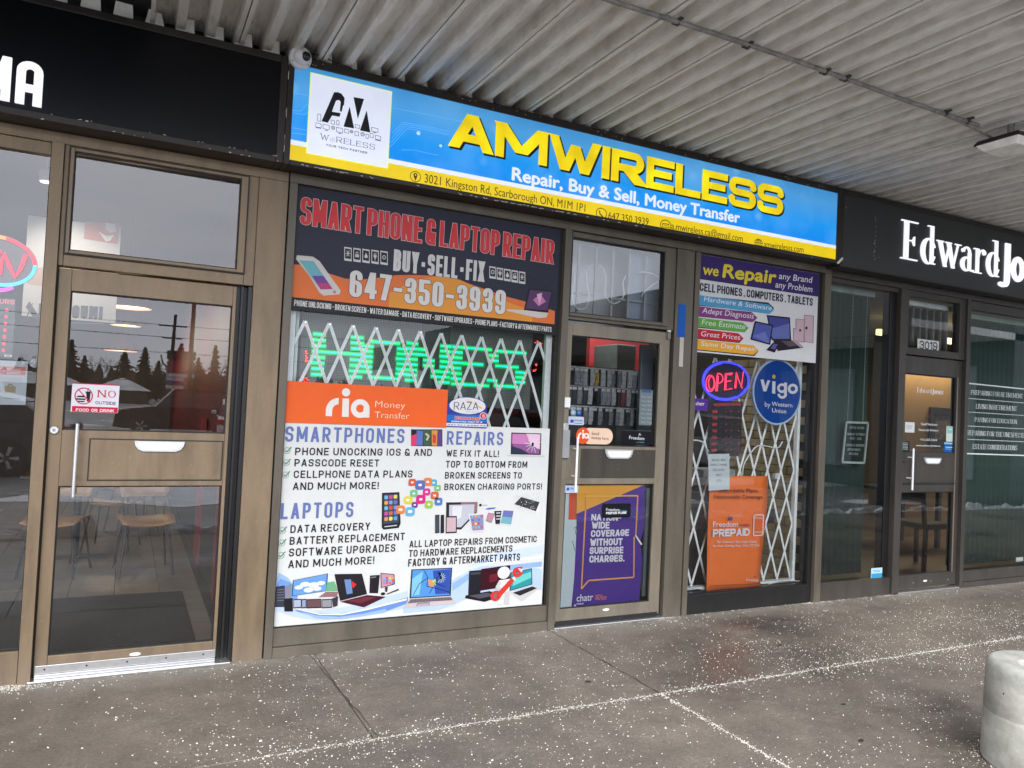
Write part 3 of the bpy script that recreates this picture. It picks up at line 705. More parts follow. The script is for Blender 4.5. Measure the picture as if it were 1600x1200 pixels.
# ---------------- middle shop front
B = thing('shop_unit', 'brown framed glass shop front of the phone shop in the middle', 'shop front', (2.2, 0, 0))
boxpart('header', (.7815, 5.272, -.04, .07, 2.765, ZH), BRONZE_M, B)
boxpart('mullion', (.782, .8275, -.045, .08, 0, 2.763), BRONZE_M, B)
boxpart('sill', (.829, 2.647, -.03, .07, .062, .165), BRONZE_M, B)
boxpart('sill_base', (.829, 2.647, -.048, .07, 0, .060), BRONZE_M, B)
boxpart('mullion', (2.650, 2.703, -.05, .08, 0, 2.763), BRONZE_M, B)
obj('gasket', ring4(MB(), .828, 2.649, .166, 2.764, .834, 2.633, .172, 2.757, -.010, .02), RUBBER, B)
pane(B, .829, 2.648, .166, 2.764, .008, GLASS)
obj('transom_frame', ring4(ring4(MB(), 2.704, 3.640, 2.145, 2.764, 2.716, 3.575, 2.168, 2.752, -.015, .06), 2.716, 3.575, 2.168, 2.752, 2.7085+.01, 3.5095+.015, 2.190, 2.722, -.034, .04), BRONZE_M, B, bevel=.003)
pane(B, 2.7085, 3.5245, 2.190, 2.722, -.004, GLASS_L)
obj('gasket', ring4(MB(), 2.7185, 3.5245, 2.190, 2.722, 2.724, 3.519, 2.196, 2.716, -.03, -.006), RUBBER, B)
DB = make_door(B, 2.712, 3.617, .028, 2.125, (2.762, 3.527, 1.262, 2.036), (2.762, 3.527, .124, .992), BRONZE_D, GLASS)
obj('door_groove', MB().box(2.7035, 2.7115, .0, .03, 0, 2.143).box(3.6175, 3.6405, .01, .03, 0, 2.143), RUBBER, B)
X0, Z1 = at(850+178/3.158, 620+255/3.158); X1, Z0 = at(850+538/3.158, 620+400/3.158)
obj('mail_panel', MB().box(X0, 3.524, -.0155, -.0115, Z0, Z1), BRONZE_K, DB, bevel=.0015)
obj('push_plate', MB().box(2.765, X0-.012, -.0155, -.0115, Z0-.01, Z1+.006), BRONZE_D, DB, bevel=.0015)
pull(DB, 'A6', 298, 258, 435, 307, -.0155)
handle(DB, at(850+165/3.158, 700, -.07)[0], at(850+157/3.158, 620+470/3.158, -.07)[1], at(850+168/3.158, 620+198/3.158, -.07)[1], -.07, WHITEPL, .0085)
oval_plate(DB, 850+305/3.158, 620+1050/3.158, -.012)
obj('sweep', MB().box(2.73, 3.60, -.016, -.0125, .012, .045), RUBBER, DB, bevel=.001)
obj('threshold', MB().box(2.70, 3.64, -.05, .08, 0.0005, .010), ALU, B, bevel=.003)
# lock box, keypad and pivot
X0, Z1 = at(866, 671); X1, Z0 = at(883.5, 715)
obj('lock_guard', MB().box(X0, X1, -.040, -.0505+.012, Z0, Z1).box(X0+.03, X1+.012, -.03, -.014, Z0, Z1), mat('grey_painted_steel', (.33, .33, .34), .4, .5), DB, bevel=.004)
X0, Z1 = at(878.5, 620.5); X1, Z0 = at(887.5, 637)
kp = obj('lock', MB().box(X0, X1, -.032, -.012, Z0, Z1), WHITEPL, DB, bevel=.004)
x, z = at(880.5, 690); obj('lock', MB().box(x-.018, x+.022, -.024, -.012, z-.11, z+.13).lathe([(.014, 0), (.012, -.012)], 20, CHROME, (x, -.024, z), 'y').lathe([(.010, 0), (.009, -.010)], 20, CHROME, (x, -.024, z-.05), 'y'), ALU, DB, bevel=.002)
x, z = at(1042, 521); obj('hinge', MB().box(x-.012, x+.016, -.03, -.011, z-.045, z+.006).box(x-.012, x+.016, -.03, -.011, z+.009, z+.022, WHITEPL), BRONZE_D, DB, bevel=.003)
boxpart('door_jamb', (3.642, 3.806, -.03, .08, 0, 2.763), BRONZE_M, B)
obj('jamb_gap', MB().box(3.807, 3.816, -.004, .05, 0, 2.763), RUBBER, B)
boxpart('mullion', (3.817, 3.863, -.035, .08, 0, 2.763), BRONZE_M, B)
boxpart('sill', (3.866, 5.150, -.022, .07, .0, .150), BLACK, B)
obj('sill_trim', ring4(MB(), 3.870, 5.146, .006, .146, 3.878, 5.138, .012, .140, -.0245, -.0225), RUBBER, B)
boxpart('mullion', (5.152, 5.1935, -.015, .08, 0, 2.763), BLACK, B)
boxpart('mullion', (5.196, 5.271, -.045, .08, 0, 2.763), BRONZE_M, B)
pane(B, 3.8635, 5.152, .15, 2.764, .008, GLASS)
obj('gasket', ring4(MB(), 3.864, 5.152, .151, 2.764, 3.870, 5.146, .157, 2.72, -.012, .02), BLACK, B)

# ---------------- right shop front
Cc = thing('shop_unit', 'dark framed green tinted shop front of the adviser office at the right', 'shop front', (7, 0, 0))
boxpart('header', (5.273, 10.2, -.04, .07, 2.745, 2.80), BRONZE_R, Cc)
boxpart('head_bar', (5.273, 6.160, -.02, .06, 2.705, 2.743), BRONZE_K, Cc)
boxpart('sill', (5.2735, 6.160, -.03, .07, 0, .152), BRONZE_K, Cc)
boxpart('mullion', (6.085, 6.158, .0, .08, .154, 2.703), BLACK, Cc)
boxpart('mullion', (6.162, 6.245, -.05, .08, 0, 2.743), BRONZE_R, Cc)
pane(Cc, 5.2715, 6.085, .152, 2.705, .008, GLASS_R)
x0, z1 = at(1412.9, 463); x1, z0 = at(1489.9, 555.2)
obj('transom_frame', ring4(MB(), 6.247, 7.140, 2.16, 2.744, 6.297, 7.035, 2.225, 2.695, -.03, .05), BRONZE_R, Cc, bevel=.003)
pane(Cc, 6.297, 7.035, 2.225, 2.695, .005, GLASS)
DC = make_door(Cc, 6.250, 7.118, .03, 2.150, (6.303, 7.045, 1.27, 1.99), (6.303, 7.045, .150, .905), BRONZE_R, GLASS)
obj('door_edge', MB().box(7.048, 7.062, -.0145, -.0125, .15, 1.99), BRONZE_D, DC)
X0, Z1 = at(1260+575/3.75, 640+280/3.75); X1, Z0 = at(1260+865/3.75, 640+418/3.75)
obj('mail_panel', MB().box(6.41, 7.04, -.0155, -.0115, Z0, Z1), BRONZE_K, DC, bevel=.0015)
obj('mail_panel', MB().box(6.31, 7.05, -.020, -.0115, Z0-.03, Z0-.012), RUBBER, DC, bevel=.004)
pull(DC, 'B2', 685, 280, 785, 320, -.0155)
handle(DC, at(1260+624/3.75, 730, -.07)[0], at(1260+620/3.75, 640+472/3.75, -.07)[1], at(1260+628/3.75, 640+228/3.75, -.07)[1], -.07, WHITEPL)
oval_plate(DC, 1260+695/3.75, 640+1003/3.75, -.012)
X0, Z1 = at(1260+525/3.75, 640+180/3.75); X1, Z0 = at(1260+602/3.75, 640+302/3.75)
obj('lock_guard', MB().box(X0, X0+.11, -.045, -.0125, Z0, Z1), BRONZE_R, DC, bevel=.004)
X0, Z1 = at(1260+540/3.75, 640+82/3.75); obj('lock', MB().box(X0, X0+.03, -.025, -.0125, Z1-.15, Z1), WHITEPL, DC, bevel=.003)
x, z = at(1260+1060/4.285, 400+735/4.285); obj('hinge', MB().box(x-.03, x+.02, -.032, -.012, z-.03, z+.035), ALU, DC, bevel=.003)
obj('threshold', MB().box(6.20, 7.15, -.05, .08, 0.0005, .014), ALU, Cc, bevel=.003)
obj('screw', MB().lathe([(.006, 0), (.005, -.003)], 10, ALU, (6.5, -.013, .08), 'y').lathe([(.006, 0), (.005, -.003)], 10, ALU, (6.75, -.013, .08), 'y').lathe([(.006, 0), (.005, -.003)], 10, ALU, (7.0, -.013, .08), 'y'), ALU, DC)
boxpart('mullion', (7.120, 7.172, -.05, .08, 0, 2.743), BRONZE_R, Cc)
boxpart('sill', (7.174, 10.2, -.035, .07, .052, .150), BRONZE_R, Cc)
boxpart('sill_base', (7.174, 10.2, -.055, .07, 0, .05), BRONZE_R, Cc)
boxpart('head_bar', (7.174, 10.2, -.02, .06, 2.66, 2.743), BRONZE_R, Cc)
boxpart('mullion', (9.3, 9.36, -.05, .08, 0.152, 2.658), BRONZE_R, Cc)
pane(Cc, 7.173, 10.2, .151, 2.66, .008, GLASS_R)

# =================================================================== SIGN BOXES
YS = -0.18
TRIM = frame_metal('dark_brown_sign_trim', (0.028, 0.023, 0.02), 0.4)
PEEL = mat('peeling_white_caulk', (0.6, 0.57, 0.5), 0.7)
def sign_box(name, label, x0, x1, z0, z1, fx0, fx1, fz0, fz1, face_m, loc, trim=TRIM):
    t = thing(name, label, 'sign', loc)
    obj('cabinet', ring4(MB(), x0, x1, z0, z1, fx0, fx1, fz0, fz1, YS-.006, .02).box(x0+.001, x1-.001, -.02, .019, z0+.002, z1-.002), trim, t, bevel=.003)
    obj('face_panel', MB().quad([(fx0-.002, YS+.002, fz0-.002), (fx1+.002, YS+.002, fz0-.002), (fx1+.002, YS+.002, fz1+.002), (fx0-.002, YS+.002, fz1+.002)]), face_m, t)
    return t
BLK = mat('gloss_black_sign_face', (0.003, 0.0035, 0.005), 0.30, 0, 0.1, 3, 0, .22)
DGR = mat('charcoal_sign_face', (0.026, 0.030, 0.031), 0.42, 0, 0.12, 3)
SL = sign_box('shop_sign', 'black fascia sign with white rounded letters MA at the top left', -3.3, .711, ZH+.002, 3.432, -3.26, .672, 2.858, 3.392, BLK, (-1, YS, 3.1))
def lit_white(name, k=.55):
    return glow(name, (0.88, 0.88, 1.0), k, (.75, .75, .78))
LW = lit_white('lit_white_acrylic_letter', 0.32)
# rounded M and A
def mask_letter(parent, kind, frame, pts_out, holes=None): pass
def arch(x0, x1, z0, z1, t, n=10):
    """A-like arch outline as a list of convex pieces"""
    ro = (x1-x0)/2; ri = ro-t; cx = (x0+x1)/2; zc = z1-ro*.9; ps = []
    for k in range(n):
        a0, a1 = math.pi*k/n, math.pi*(k+1)/n
        f_ = lambda r_, a_, e=.9: (cx+r_*math.cos(a_), zc+r_*e*math.sin(a_))
        ps.append([f_(ro, a0), f_(ro, a1), f_(ri, a1), f_(ri, a0)])
    ps += [[(x0, z0), (x0+t, z0), (x0+t, zc), (x0, zc)], [(x1-t, z0), (x1, z0), (x1, zc), (x1-t, zc)], [(x0, z0+(z1-z0)*.30), (x1, z0+(z1-z0)*.30), (x1, z0+(z1-z0)*.47), (x0, z0+(z1-z0)*.47)]]
    return ps
def solid(polys, y0, y1, m):
    polys = [p if sum(p[i][0]*p[(i+1) % len(p)][1]-p[(i+1) % len(p)][0]*p[i][1] for i in range(len(p))) > 0 else p[::-1] for p in polys]
    vs, fs = union(polys); return solid2(vs, fs, y0, y1, m)
def solid2(vs, fs, y0, y1, m, mb=None):
    mb = mb or MB(); n = len(vs); ed = {}
    for f in fs:
        for i in range(len(f)):
            e = (f[i], f[(i+1) % len(f)]); ed[e] = 1
    side = [(a, b, b+n, a+n) for (a, b) in ed if (b, a) not in ed]
    mb.add([(x, y0, z) for x, z in vs]+[(x, y1, z) for x, z in vs], [tuple(f) for f in fs]+[tuple(i+n for i in f[::-1]) for f in fs]+side, m); return mb
zb, zt = at(60, 164, YS)[1], at(45, 97, YS)[1]; xa, xb = at(24, 150, YS)[0], at(66, 150, YS)[0]; wA = xb-xa; tt = wA*.34
zb -= .012
obj('letter', solid(arch(xa, xb, zb, zt, tt), YS-.014, YS+.001, LW), LW, SL)
xm = xa-.045*0-.022; wm = wA*1.22
obj('letter', solid([[(xm-tt, zb), (xm, zb), (xm, zt), (xm-tt, zt)], [(xm-wm, zb), (xm-wm+tt, zb), (xm-wm+tt, zt), (xm-wm, zt)],
     [(xm-tt, zt), (xm, zt), (xm-wm/2+.02, zb+.03), (xm-wm/2-.02, zb+.03)], [(xm-wm, zt), (xm-wm+tt, zt), (xm-wm/2+.02, zb+.03), (xm-wm/2-.02, zb+.03)]], YS-.014, YS+.001, LW), LW, SL)
pl = MB()
for k in range(26):
    x = R.uniform(-.5, .7); pl.obox((x, YS-.007, ZH+.004+R.choice([0, .03])+R.uniform(0, .004)), (R.uniform(.001, .006), 0, 0), (0, .001, 0), (R.uniform(-.002, .002), 0, R.uniform(.001, .003)))
for k in range(9):
    z = R.uniform(2.86, 3.4); pl.obox((.7125+R.uniform(-.001, .002), YS-.007, z), (.0018, 0, 0), (0, .001, 0), (0, 0, R.uniform(.004, .03)))
obj('paint_chip', pl, PEEL, SL)

# lit blue sign: printed translucent face with a gradient, clouds and bokeh spots
EK = 1.0/(2**EXPO)
m, t, p = newmat('backlit_blue_print')
tcn = nd(t, 'ShaderNodeTexCoord'); sx = nd(t, 'ShaderNodeSeparateXYZ'); t.links.new(tcn.outputs['Object'], sx.inputs[0])
mr = nd(t, 'ShaderNodeMapRange'); mr.inputs[1].default_value = -.18; mr.inputs[2].default_value = .28; t.links.new(sx.outputs[2], mr.inputs[0])
blue = ramp(t, mr.outputs[0], [(0.0, L3(0, 128, 222)), (0.35, L3(20, 142, 226)), (0.75, L3(74, 152, 214)), (1.0, L3(62, 140, 200))])
n1 = noise(t, 2.2, 3, 0.55); c1 = ramp(t, n1.outputs[0], [(0.45, (0, 0, 0)), (0.8, (0.35, 0.35, 0.35))])
x1_ = mixc(t, c1.outputs[0], blue.outputs[0], L3(120, 190, 240))
vo = nd(t, 'ShaderNodeTexVoronoi'); vo.inputs['Scale'].default_value = 5.5
mp_ = nd(t, 'ShaderNodeMapping'); mp_.inputs['Scale'].default_value = (1, 0, 1.0); t.links.new(tcn.outputs['Object'], mp_.inputs[0]); t.links.new(mp_.outputs[0], vo.inputs['Vector'])
bo = ramp(t, vo.outputs['Distance'], [(0.0, (.55, .55, .55)), (0.28, (0, 0, 0))]); n5 = noise(t, 1.3, 1, .5); b5 = ramp(t, n5.outputs[0], [(.45, (0, 0, 0)), (.6, (1, 1, 1))])
bb = mixc(t, 1.0, bo.outputs[0], b5.outputs[0], 'MULTIPLY'); x2_ = mixc(t, bb, x1_, L3(135, 195, 240))
t.links.new(x2_, p.inputs['Base Color']); t.links.new(x2_, p.inputs['Emission Color']); p.inputs['Emission Strength'].default_value = 0.72*EK
p.inputs['Roughness'].default_value = 0.25; BLUE = m
def backlit(name, r, g, b, k=.72, lamp=0.0):  # lamp scales the random noise in the print tone
    key = ('bl', name)
    if key in MC: return MC[key]
    m, t, p = newmat(name); c = L3(r, g, b)
    n = noise(t, 4.0, 2, .5); rr = ramp(t, n.outputs[0], [(.35, tuple(x*(1-lamp) for x in c[:3])), (.7, tuple(min(1, x*(1+lamp)) for x in c[:3]))])
    t.links.new(rr.outputs[0], p.inputs['Base Color']); t.links.new(rr.outputs[0], p.inputs['Emission Color'])
    p.inputs['Emission Strength'].default_value = k*EK; p.inputs['Roughness'].default_value = .3
    MC[key] = m; return m
SB = sign_box('shop_sign', 'backlit blue and yellow phone shop sign above the middle shop', .713, 5.198, ZH+.002, 3.452, .747, 5.150, 2.852, 3.402, BLUE, (2.9, YS, 3.13))
YEL = backlit('backlit_yellow_print', 226, 196, 12, .62, .05); YEL2 = backlit('backlit_letter_yellow', 246, 214, 20, .72, .22)
WHT = backlit('backlit_white_print', 222, 228, 245, .62, .03); NAVY = backlit('backlit_black_print', 22, 24, 30, .3); LBL = backlit('backlit_pale_blue_line', 110, 180, 232, .7)
DBR = backlit('backlit_brown_print', 70, 52, 20, .3)
sp = Print(YS+.001, 'P', .0008)
sp.xz([(.747, 2.852), (5.150, 2.852), (5.150, 2.940), (.747, 2.940)], YEL, 1); sp.xz([(.747, 2.940), (5.150, 2.940), (5.150, 2.968), (.747, 2.968)], WHT, 1)
sp.out('print_band', SB)
lg = Print(YS, 'C1', .0008)
lg.xz([(.836, 2.905), (1.322, 2.905), (1.322, 3.374), (.836, 3.374)], backlit('pale_yellow_border', 215, 225, 120), 2)
lg.xz([(.842, 2.909), (1.317, 2.909), (1.317, 3.369), (.842, 3.369)], WHT, 3)
K = NAVY
lg.poly([(332, 692), (436, 450), (478, 450), (384, 704)], K, 4); lg.poly([(436, 450), (494, 459), (524, 498), (518, 565), (478, 515), (452, 520)], K, 5)
lg.poly([(524, 498), (500, 612), (484, 608), (492, 520)], K, 4.3); lg.poly([(404, 610), (490, 624), (482, 655), (396, 640)], K, 4.6); lg.poly([(396, 640), (420, 644), (384, 704), (372, 700)], K, 4.7)
lg.poly([(598, 490), (686, 506), (634, 672)], K, 4); lg.poly([(566, 570), (603, 752), (515, 736)], K, 4); lg.poly([(708, 600), (738, 786), (652, 768)], K, 4)
def frm(x0, y0, x1, y1, c=K, l=4, wd=.0025): lg.line([(x0, y0), (x1, y0+(x1-x0)*.22), (x1, y1+(x1-x0)*.22), (x0, y1), (x0, y0)], wd, c, l)
for q in ((300, 630, 326, 688), (412, 680, 440, 712), (458, 684, 478, 720), (284, 704, 328, 738), (344, 716, 396, 752), (456, 742, 508, 778), (524, 755, 560, 785), (612, 718, 650, 744), (610, 775, 640, 808), (702, 798, 722, 832), (736, 792, 762, 824), (748, 742, 802, 774), (780, 808, 824, 840)): frm(*q)
for q in ((428, 746, 16), (582, 778, 13), (674, 800, 17)): lg.ring(q[0], q[1], q[2], 4, K, 4); lg.ring(q[0], q[1], q[2]*.5, 3, K, 4)
for q in ((284, 742, 328), (360, 764, 384), (472, 790, 496), (780, 846, 824), (764, 784, 786)): lg.line([(q[0], q[1]), (q[2], q[1]+(q[2]-q[0])*.22)], .004, K, 4)
lg.text('W', (322, 840), (390, 856), (322, 790), K, t=.10, serif=True, layer=4, th=.06); lg.text('RELESS', (455, 866), (775, 930), (455, 820), K, t=.12, serif=True, gap=2.6, layer=4, th=.06)
for x_, h_ in ((405, 34), (414, 24), (424, 50), (434, 24), (442, 34)): lg.line([(x_, 838+x_*.02-h_/2), (x_, 838+x_*.02+h_/2)], .002, backlit('grey_print', 150, 150, 160), 4)
lg.text('YOUR TECH PARTNER', (368, 896), (712, 964), (368, 878), K, t=.2, gap=1.5, layer=4)
lg.out('logo_panel', SB)
ln = Print(YS+.001, 'C1', .0008)
for pts in ([(925, 790), (1010, 700), (1180, 726), (1400, 776)], [(920, 830), (1020, 716), (1200, 744), (1400, 800)], [(912, 870), (1030, 734), (1180, 756), (1380, 806)], [(905, 905), (1045, 752), (1160, 770)], [(930, 580), (1240, 640), (1560, 705)],
            [(1000, 930), (1100, 930), (1300, 975)], [(92, 600), (160, 606), (212, 545)], [(95, 622), (195, 636), (222, 610)], [(98, 455), (222, 474)], [(86, 790), (200, 800)], [(90, 745), (205, 765)]):
    ln.line(pts, .0022, LBL, 1)
ln.disc(1140, 790, 16, backlit('lens_dot', 170, 215, 245), 1); ln.disc(1325, 895, 12, backlit('lens_dot', 170, 215, 245), 1)
ln.out('circuit_line', SB)
tx = Print(YS, 'P', .0008)
tx.text('AMWIRELESS', (701, 228), (1223, 338), (701, 171.5), NAVY, t=.285, th=.225, gap=.2, layer=3, space=.7, rr=.48, grow=.012, dx=.012, dz=-.010)
tx.text('AMWIRELESS', (701, 228), (1223, 338), (701, 171.5), YEL2, t=.285, th=.225, gap=.2, layer=4, space=.7, rr=.48)
tx.word('Repair, Buy & Sell, Money Transfer', (800, 281), (1155, 348.5), (800, 261.5), WHT, bold=.05, layer=3)
tx.out('lettering', SB)
bt = Print(YS, 'P', .0008)
bt.word('3021 Kingston Rd, Scarborough ON, M1M 1P1', (663, 285), (914, 331), (663, 271.5), DBR, layer=3); bt.word('647.350.3939', (950, 342), (1013, 352), (950, 331), DBR, layer=3)
bt.word('a.mwireless.ca@gmail.com', (1048.5, 358), (1160, 378), (1048.5, 347), DBR, layer=3); bt.word('amwirelesss.com', (1193, 386), (1255, 395), (1193, 376), DBR, layer=3)
for u, v in ((649, 276), (939.5, 333.5), (1040, 352)): bt.ring(u, v, 8.6, 1.0, DBR, 3)
bt.disc(649, 273.5, 3.2, DBR, 3); bt.poly([(646, 275), (652, 275), (649, 283)], DBR, 3.2); bt.disc(649, 273.5, 1.2, YEL, 4)
bt.line([(936.5, 329), (937, 334), (942, 339)], .009, DBR, 3); bt.line([(1035, 349), (1045, 350.5), (1045, 356), (1035, 355), (1035, 349), (1040, 353), (1045, 350.5)], .004, DBR, 3)
for r_, ry in ((6.2, 6.2), (3, 6.2)): bt.ring(1185, 379.5, r_, .8, DBR, 3, ry)
bt.line([(1178.8, 378.8), (1191.2, 380.4)], .004, DBR, 3); bt.line([(1185, 373.4), (1185, 386)], .004, DBR, 3.1); bt.line([(1180, 375.5), (1190, 376.8)], .003, DBR, 3.2); bt.line([(1180, 383), (1190, 384.2)], .003, DBR, 3.3)
bt.out('contact_print', SB)
pl = MB()
for k in range(70):
    x = R.choice([R.uniform(.8, 1.2), R.uniform(1.5, 2.6), R.uniform(1.9, 3.0), R.uniform(.75, 5.1)]); pl.obox((x, YS-.0075, 2.832+R.uniform(-.003, .003)), (R.uniform(.002, .012), 0, R.uniform(-.001, .001)), (0, .0015, 0), (0, 0, R.uniform(.0008, .0025)))
for k in range(40):
    x = R.uniform(.76, 5.1); pl.obox((x, YS-.0075, 3.425+R.uniform(-.016, .018)), (R.uniform(.001, .006), 0, 0), (0, .001, 0), (0, 0, R.uniform(.0006, .0016)))
obj('paint_chip', pl, PEEL, SB)
pl = MB(); pl.obox((5.19, YS-.012, 2.845), (.030, 0, .026), (0, .003, 0), (-.006, 0, .007)); obj('torn_tape', pl, WHITEPL, SB)
SR = sign_box('shop_sign', 'dark grey fascia sign with white serif name at the right', 5.200, 10.2, 2.802, 3.452, 5.232, 10.16, 2.815, 3.405, DGR, (7.6, YS, 3.1))

# serif name, cut as solid letters
def nibpoly(path, wv, wh, n=12):
    el = [(wv/2*math.cos(k*2*math.pi/n), wh/2*math.sin(k*2*math.pi/n)) for k in range(n)]
    return [hull([(a[0]+x, a[1]+y) for x, y in el]+[(b[0]+x, b[1]+y) for x, y in el]) for a, b in zip(path, path[1:])]
def arcp(cx, cy, rx, ry, a0, a1, n=14): return [(cx+rx*math.cos(math.radians(a0+(a1-a0)*k/n)), cy+ry*math.sin(math.radians(a0+(a1-a0)*k/n))) for k in range(n+1)]
def bx2(x0, x1, y0, y1): return [(x0, y0), (x1, y0), (x1, y1), (x0, y1)]
def serif_letter(ch):
    """unit height = cap height 1; returns (advance, convex pieces)"""
    W_, T_ = .118, .026
    if ch == 'E':
        return .60, [bx2(.10, .10+W_+.02, 0, 1), bx2(0, .54, 0, T_*1.2), bx2(0, .54, 1-T_*1.2, 1), bx2(.2, .42, .5-T_/2, .5+T_/2), [(.54, 0), (.575, .24), (.55, .24), (.46, .03), (.40, 0)], [(.54, 1), (.40, 1), (.46, .97), (.53, .78), (.555, .78)], [(.42, .38), (.44, .38), (.44, .62), (.42, .62), (.36, .5)]]
    if ch == 'd':
        ps = [bx2(.37, .37+W_*.86, .03, 1), bx2(.27, .40, 1-T_, 1), bx2(.37, .54, 0, T_)]
        # bowl: thick left
        o = arcp(.30, .325, .25, .345, 20, 340, 26); i_ = arcp(.325, .325, .135, .30, 20, 340, 26)
        ps += [[o[k], o[k+1], i_[k+1], i_[k]] for k in range(26)]; return .60, ps
    if ch == 'w':
        return .80, [[(.03, .67), (.16, .67), (.34, 0), (.24, 0)], [(.24, .0), (.30, .0), (.45, .60), (.40, .60)], [(.33, .67), (.46, .67), (.62, 0), (.52, 0)], [(.53, 0), (.58, 0), (.755, .67), (.715, .67)], bx2(-.02, .22, .645, .67), bx2(.28, .50, .645, .67), bx2(.62, .84, .645, .67)]
    if ch == 'a':
        ps = [bx2(.30, .30+W_*.85, .06, .50)]
        ps += nibpoly(arcp(.24, .49, .115, .155, 0, 150, 10), .07, .035); ps += [arcp(.115, .55, .055, .055, 0, 330, 11)]
        o = arcp(.235, .19, .205, .20, 60, 320, 18); i_ = arcp(.255, .19, .095, .155, 60, 320, 18); ps += [[o[k], o[k+1], i_[k+1], i_[k]] for k in range(18)]
        ps += [[(.30, .37), (.30, .41), (.20, .365), (.24, .33)], nibpoly([(.37, .07), (.43, .02), (.49, .05)], .05, .03)[0], nibpoly([(.37, .07), (.43, .02), (.49, .05)], .05, .03)[1]]; return .50, ps
    if ch == 'r':
        return .42, [bx2(.09, .09+W_*.86, 0, .67), bx2(0, .30, 0, T_), bx2(0, .18, .642, .67)]+nibpoly(arcp(.33, .44, .15, .215, 175, 75, 8), .04, .04)+[arcp(.385, .585, .06, .065, 0, 330, 11)]
    if ch == 'J':
        return .40, [bx2(.16, .36, .0, 1)]+nibpoly([(.26, .02), (.25, -.10), (.20, -.17), (.10, -.19), (.02, -.175)], .19, .13)+[bx2(.16, .36, 0, .1)]
    if ch == 'o':
        o = arcp(.28, .33, .27, .36, 0, 360, 32); i_ = arcp(.28, .33, .095, .215, 0, 360, 32); return .60, [[o[k], o[k+1], i_[k+1], i_[k]] for k in range(32)]
    if ch == 'n':
        return .60, [bx2(.02, .20, 0, .68), bx2(.36, .54, 0, .48)]+nibpoly(arcp(.32, .46, .13, .15, 150, 0, 8), .17, .14)
    if ch == 'e':
        o = arcp(.28, .33, .27, .36, 12, 320, 26); i_ = arcp(.28, .33, .10, .215, 12, 320, 26); return .60, [[o[k], o[k+1], i_[k+1], i_[k]] for k in range(26)]+[bx2(.1, .54, .29, .40)]
    if ch == 's':
        return .50, nibpoly([(.40, .56), (.30, .61), (.15, .59), (.11, .49), (.20, .38), (.33, .30), (.38, .18), (.30, .07), (.15, .06), (.05, .13)], .15, .13)
def serif_name(text, X0, X1, zb, H_, y0, y1, m, slope=0, kern=.0):
    adv = []; tot = 0
    for ch in text:
        a_, ps = serif_letter(ch); adv.append((tot, ps)); tot += a_+kern
    k = (X1-X0)/(tot-kern); res = []
    for (x_, ps) in adv:
        pp = []
        for q in ps:
            q = [(X0+(x_+a)*k, zb+b*H_+slope*(x_+a)*k) for a, b in q]
            s_ = sum(q[i][0]*q[(i+1) % len(q)][1]-q[(i+1) % len(q)][0]*q[i][1] for i in range(len(q))); pp.append(q if s_ > 0 else q[::-1])
        vs, fs = union(pp); res.append((vs, fs))
    return res
XE, ZB = at(1406, 403.5, YS); ZT2 = at(1410, 343, YS)[1]; XD = at(1562, 434, YS)[0]
# scale from "Edward" then let the bold part run on past the edge of the picture
k1 = (XD-XE)/(sum(serif_letter(c)[0] for c in 'Edward')); tot = sum(serif_letter(c)[0] for c in 'EdwardJones')
for vs, fs in serif_name('EdwardJones', XE, XE+k1*tot, ZB, ZT2-ZB, 0, 0, LW): obj('letter', solid2(vs, fs, YS-.012, YS+.0015, LW), LW, SR)
pl = MB()
for k in range(26):
    x, z = R.choice([(5.62+R.uniform(-.01, .01), R.uniform(2.9, 3.3)), (R.uniform(5.25, 7.7), R.uniform(2.83, 3.38))]); pl.obox((x, YS+.0005, z), (R.uniform(.001, .004), 0, 0), (0, .001, 0), (0, 0, R.uniform(.001, .008)))
obj('paint_chip', pl, mat('grey_scratch', (.3, .3, .3), .6), SR)

# =================================================================== CANOPY
m, t, p = newmat('aged_cream_deck_paint')
n1 = noise(t, 1.2, 5, .6, stretch=(1, .35, 1)); n2 = noise(t, 9, 5, .7, stretch=(3, .5, 1)); n3 = noise(t, 2.1, 4, .6)
a = ramp(t, n1.outputs[0], [(.3, (.66, .645, .60)), (.55, (.80, .785, .745)), (.75, (.86, .85, .82))])
b = ramp(t, n2.outputs[0], [(.3, (.72, .70, .66)), (.6, (1.04, 1.03, 1.02))]); x = mixc(t, 1, a.outputs[0], b.outputs[0], 'MULTIPLY')
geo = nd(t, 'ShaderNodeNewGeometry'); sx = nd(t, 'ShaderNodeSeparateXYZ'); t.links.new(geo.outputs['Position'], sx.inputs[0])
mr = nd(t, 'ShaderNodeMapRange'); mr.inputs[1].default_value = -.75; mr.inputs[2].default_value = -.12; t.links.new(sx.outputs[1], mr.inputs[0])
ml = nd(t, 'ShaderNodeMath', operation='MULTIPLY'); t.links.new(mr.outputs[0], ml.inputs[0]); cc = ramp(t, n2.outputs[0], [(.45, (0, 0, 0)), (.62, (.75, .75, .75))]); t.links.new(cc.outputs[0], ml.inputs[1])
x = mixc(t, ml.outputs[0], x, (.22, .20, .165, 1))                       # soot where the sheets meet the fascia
rs = ramp(t, n3.outputs[0], [(.70, (0, 0, 0)), (.78, (.5, .5, .5))]); n4 = noise(t, 16, 4, .7, stretch=(4, .3, 1)); r4 = ramp(t, n4.outputs[0], [(.5, (0, 0, 0)), (.65, (1, 1, 1))])
x = mixc(t, mixc(t, 1, rs.outputs[0], r4.outputs[0], 'MULTIPLY'), x, (.33, .10, .045, 1))   # rust
t.links.new(x, p.inputs['Base Color']); p.inputs['Roughness'].default_value = .55; bump(t, p, n2.outputs[0], .15, .002); DECK = m
CN = thing('canopy', 'cream corrugated steel canopy roof over the pavement', 'canopy', (4, -1.8, 3.5))
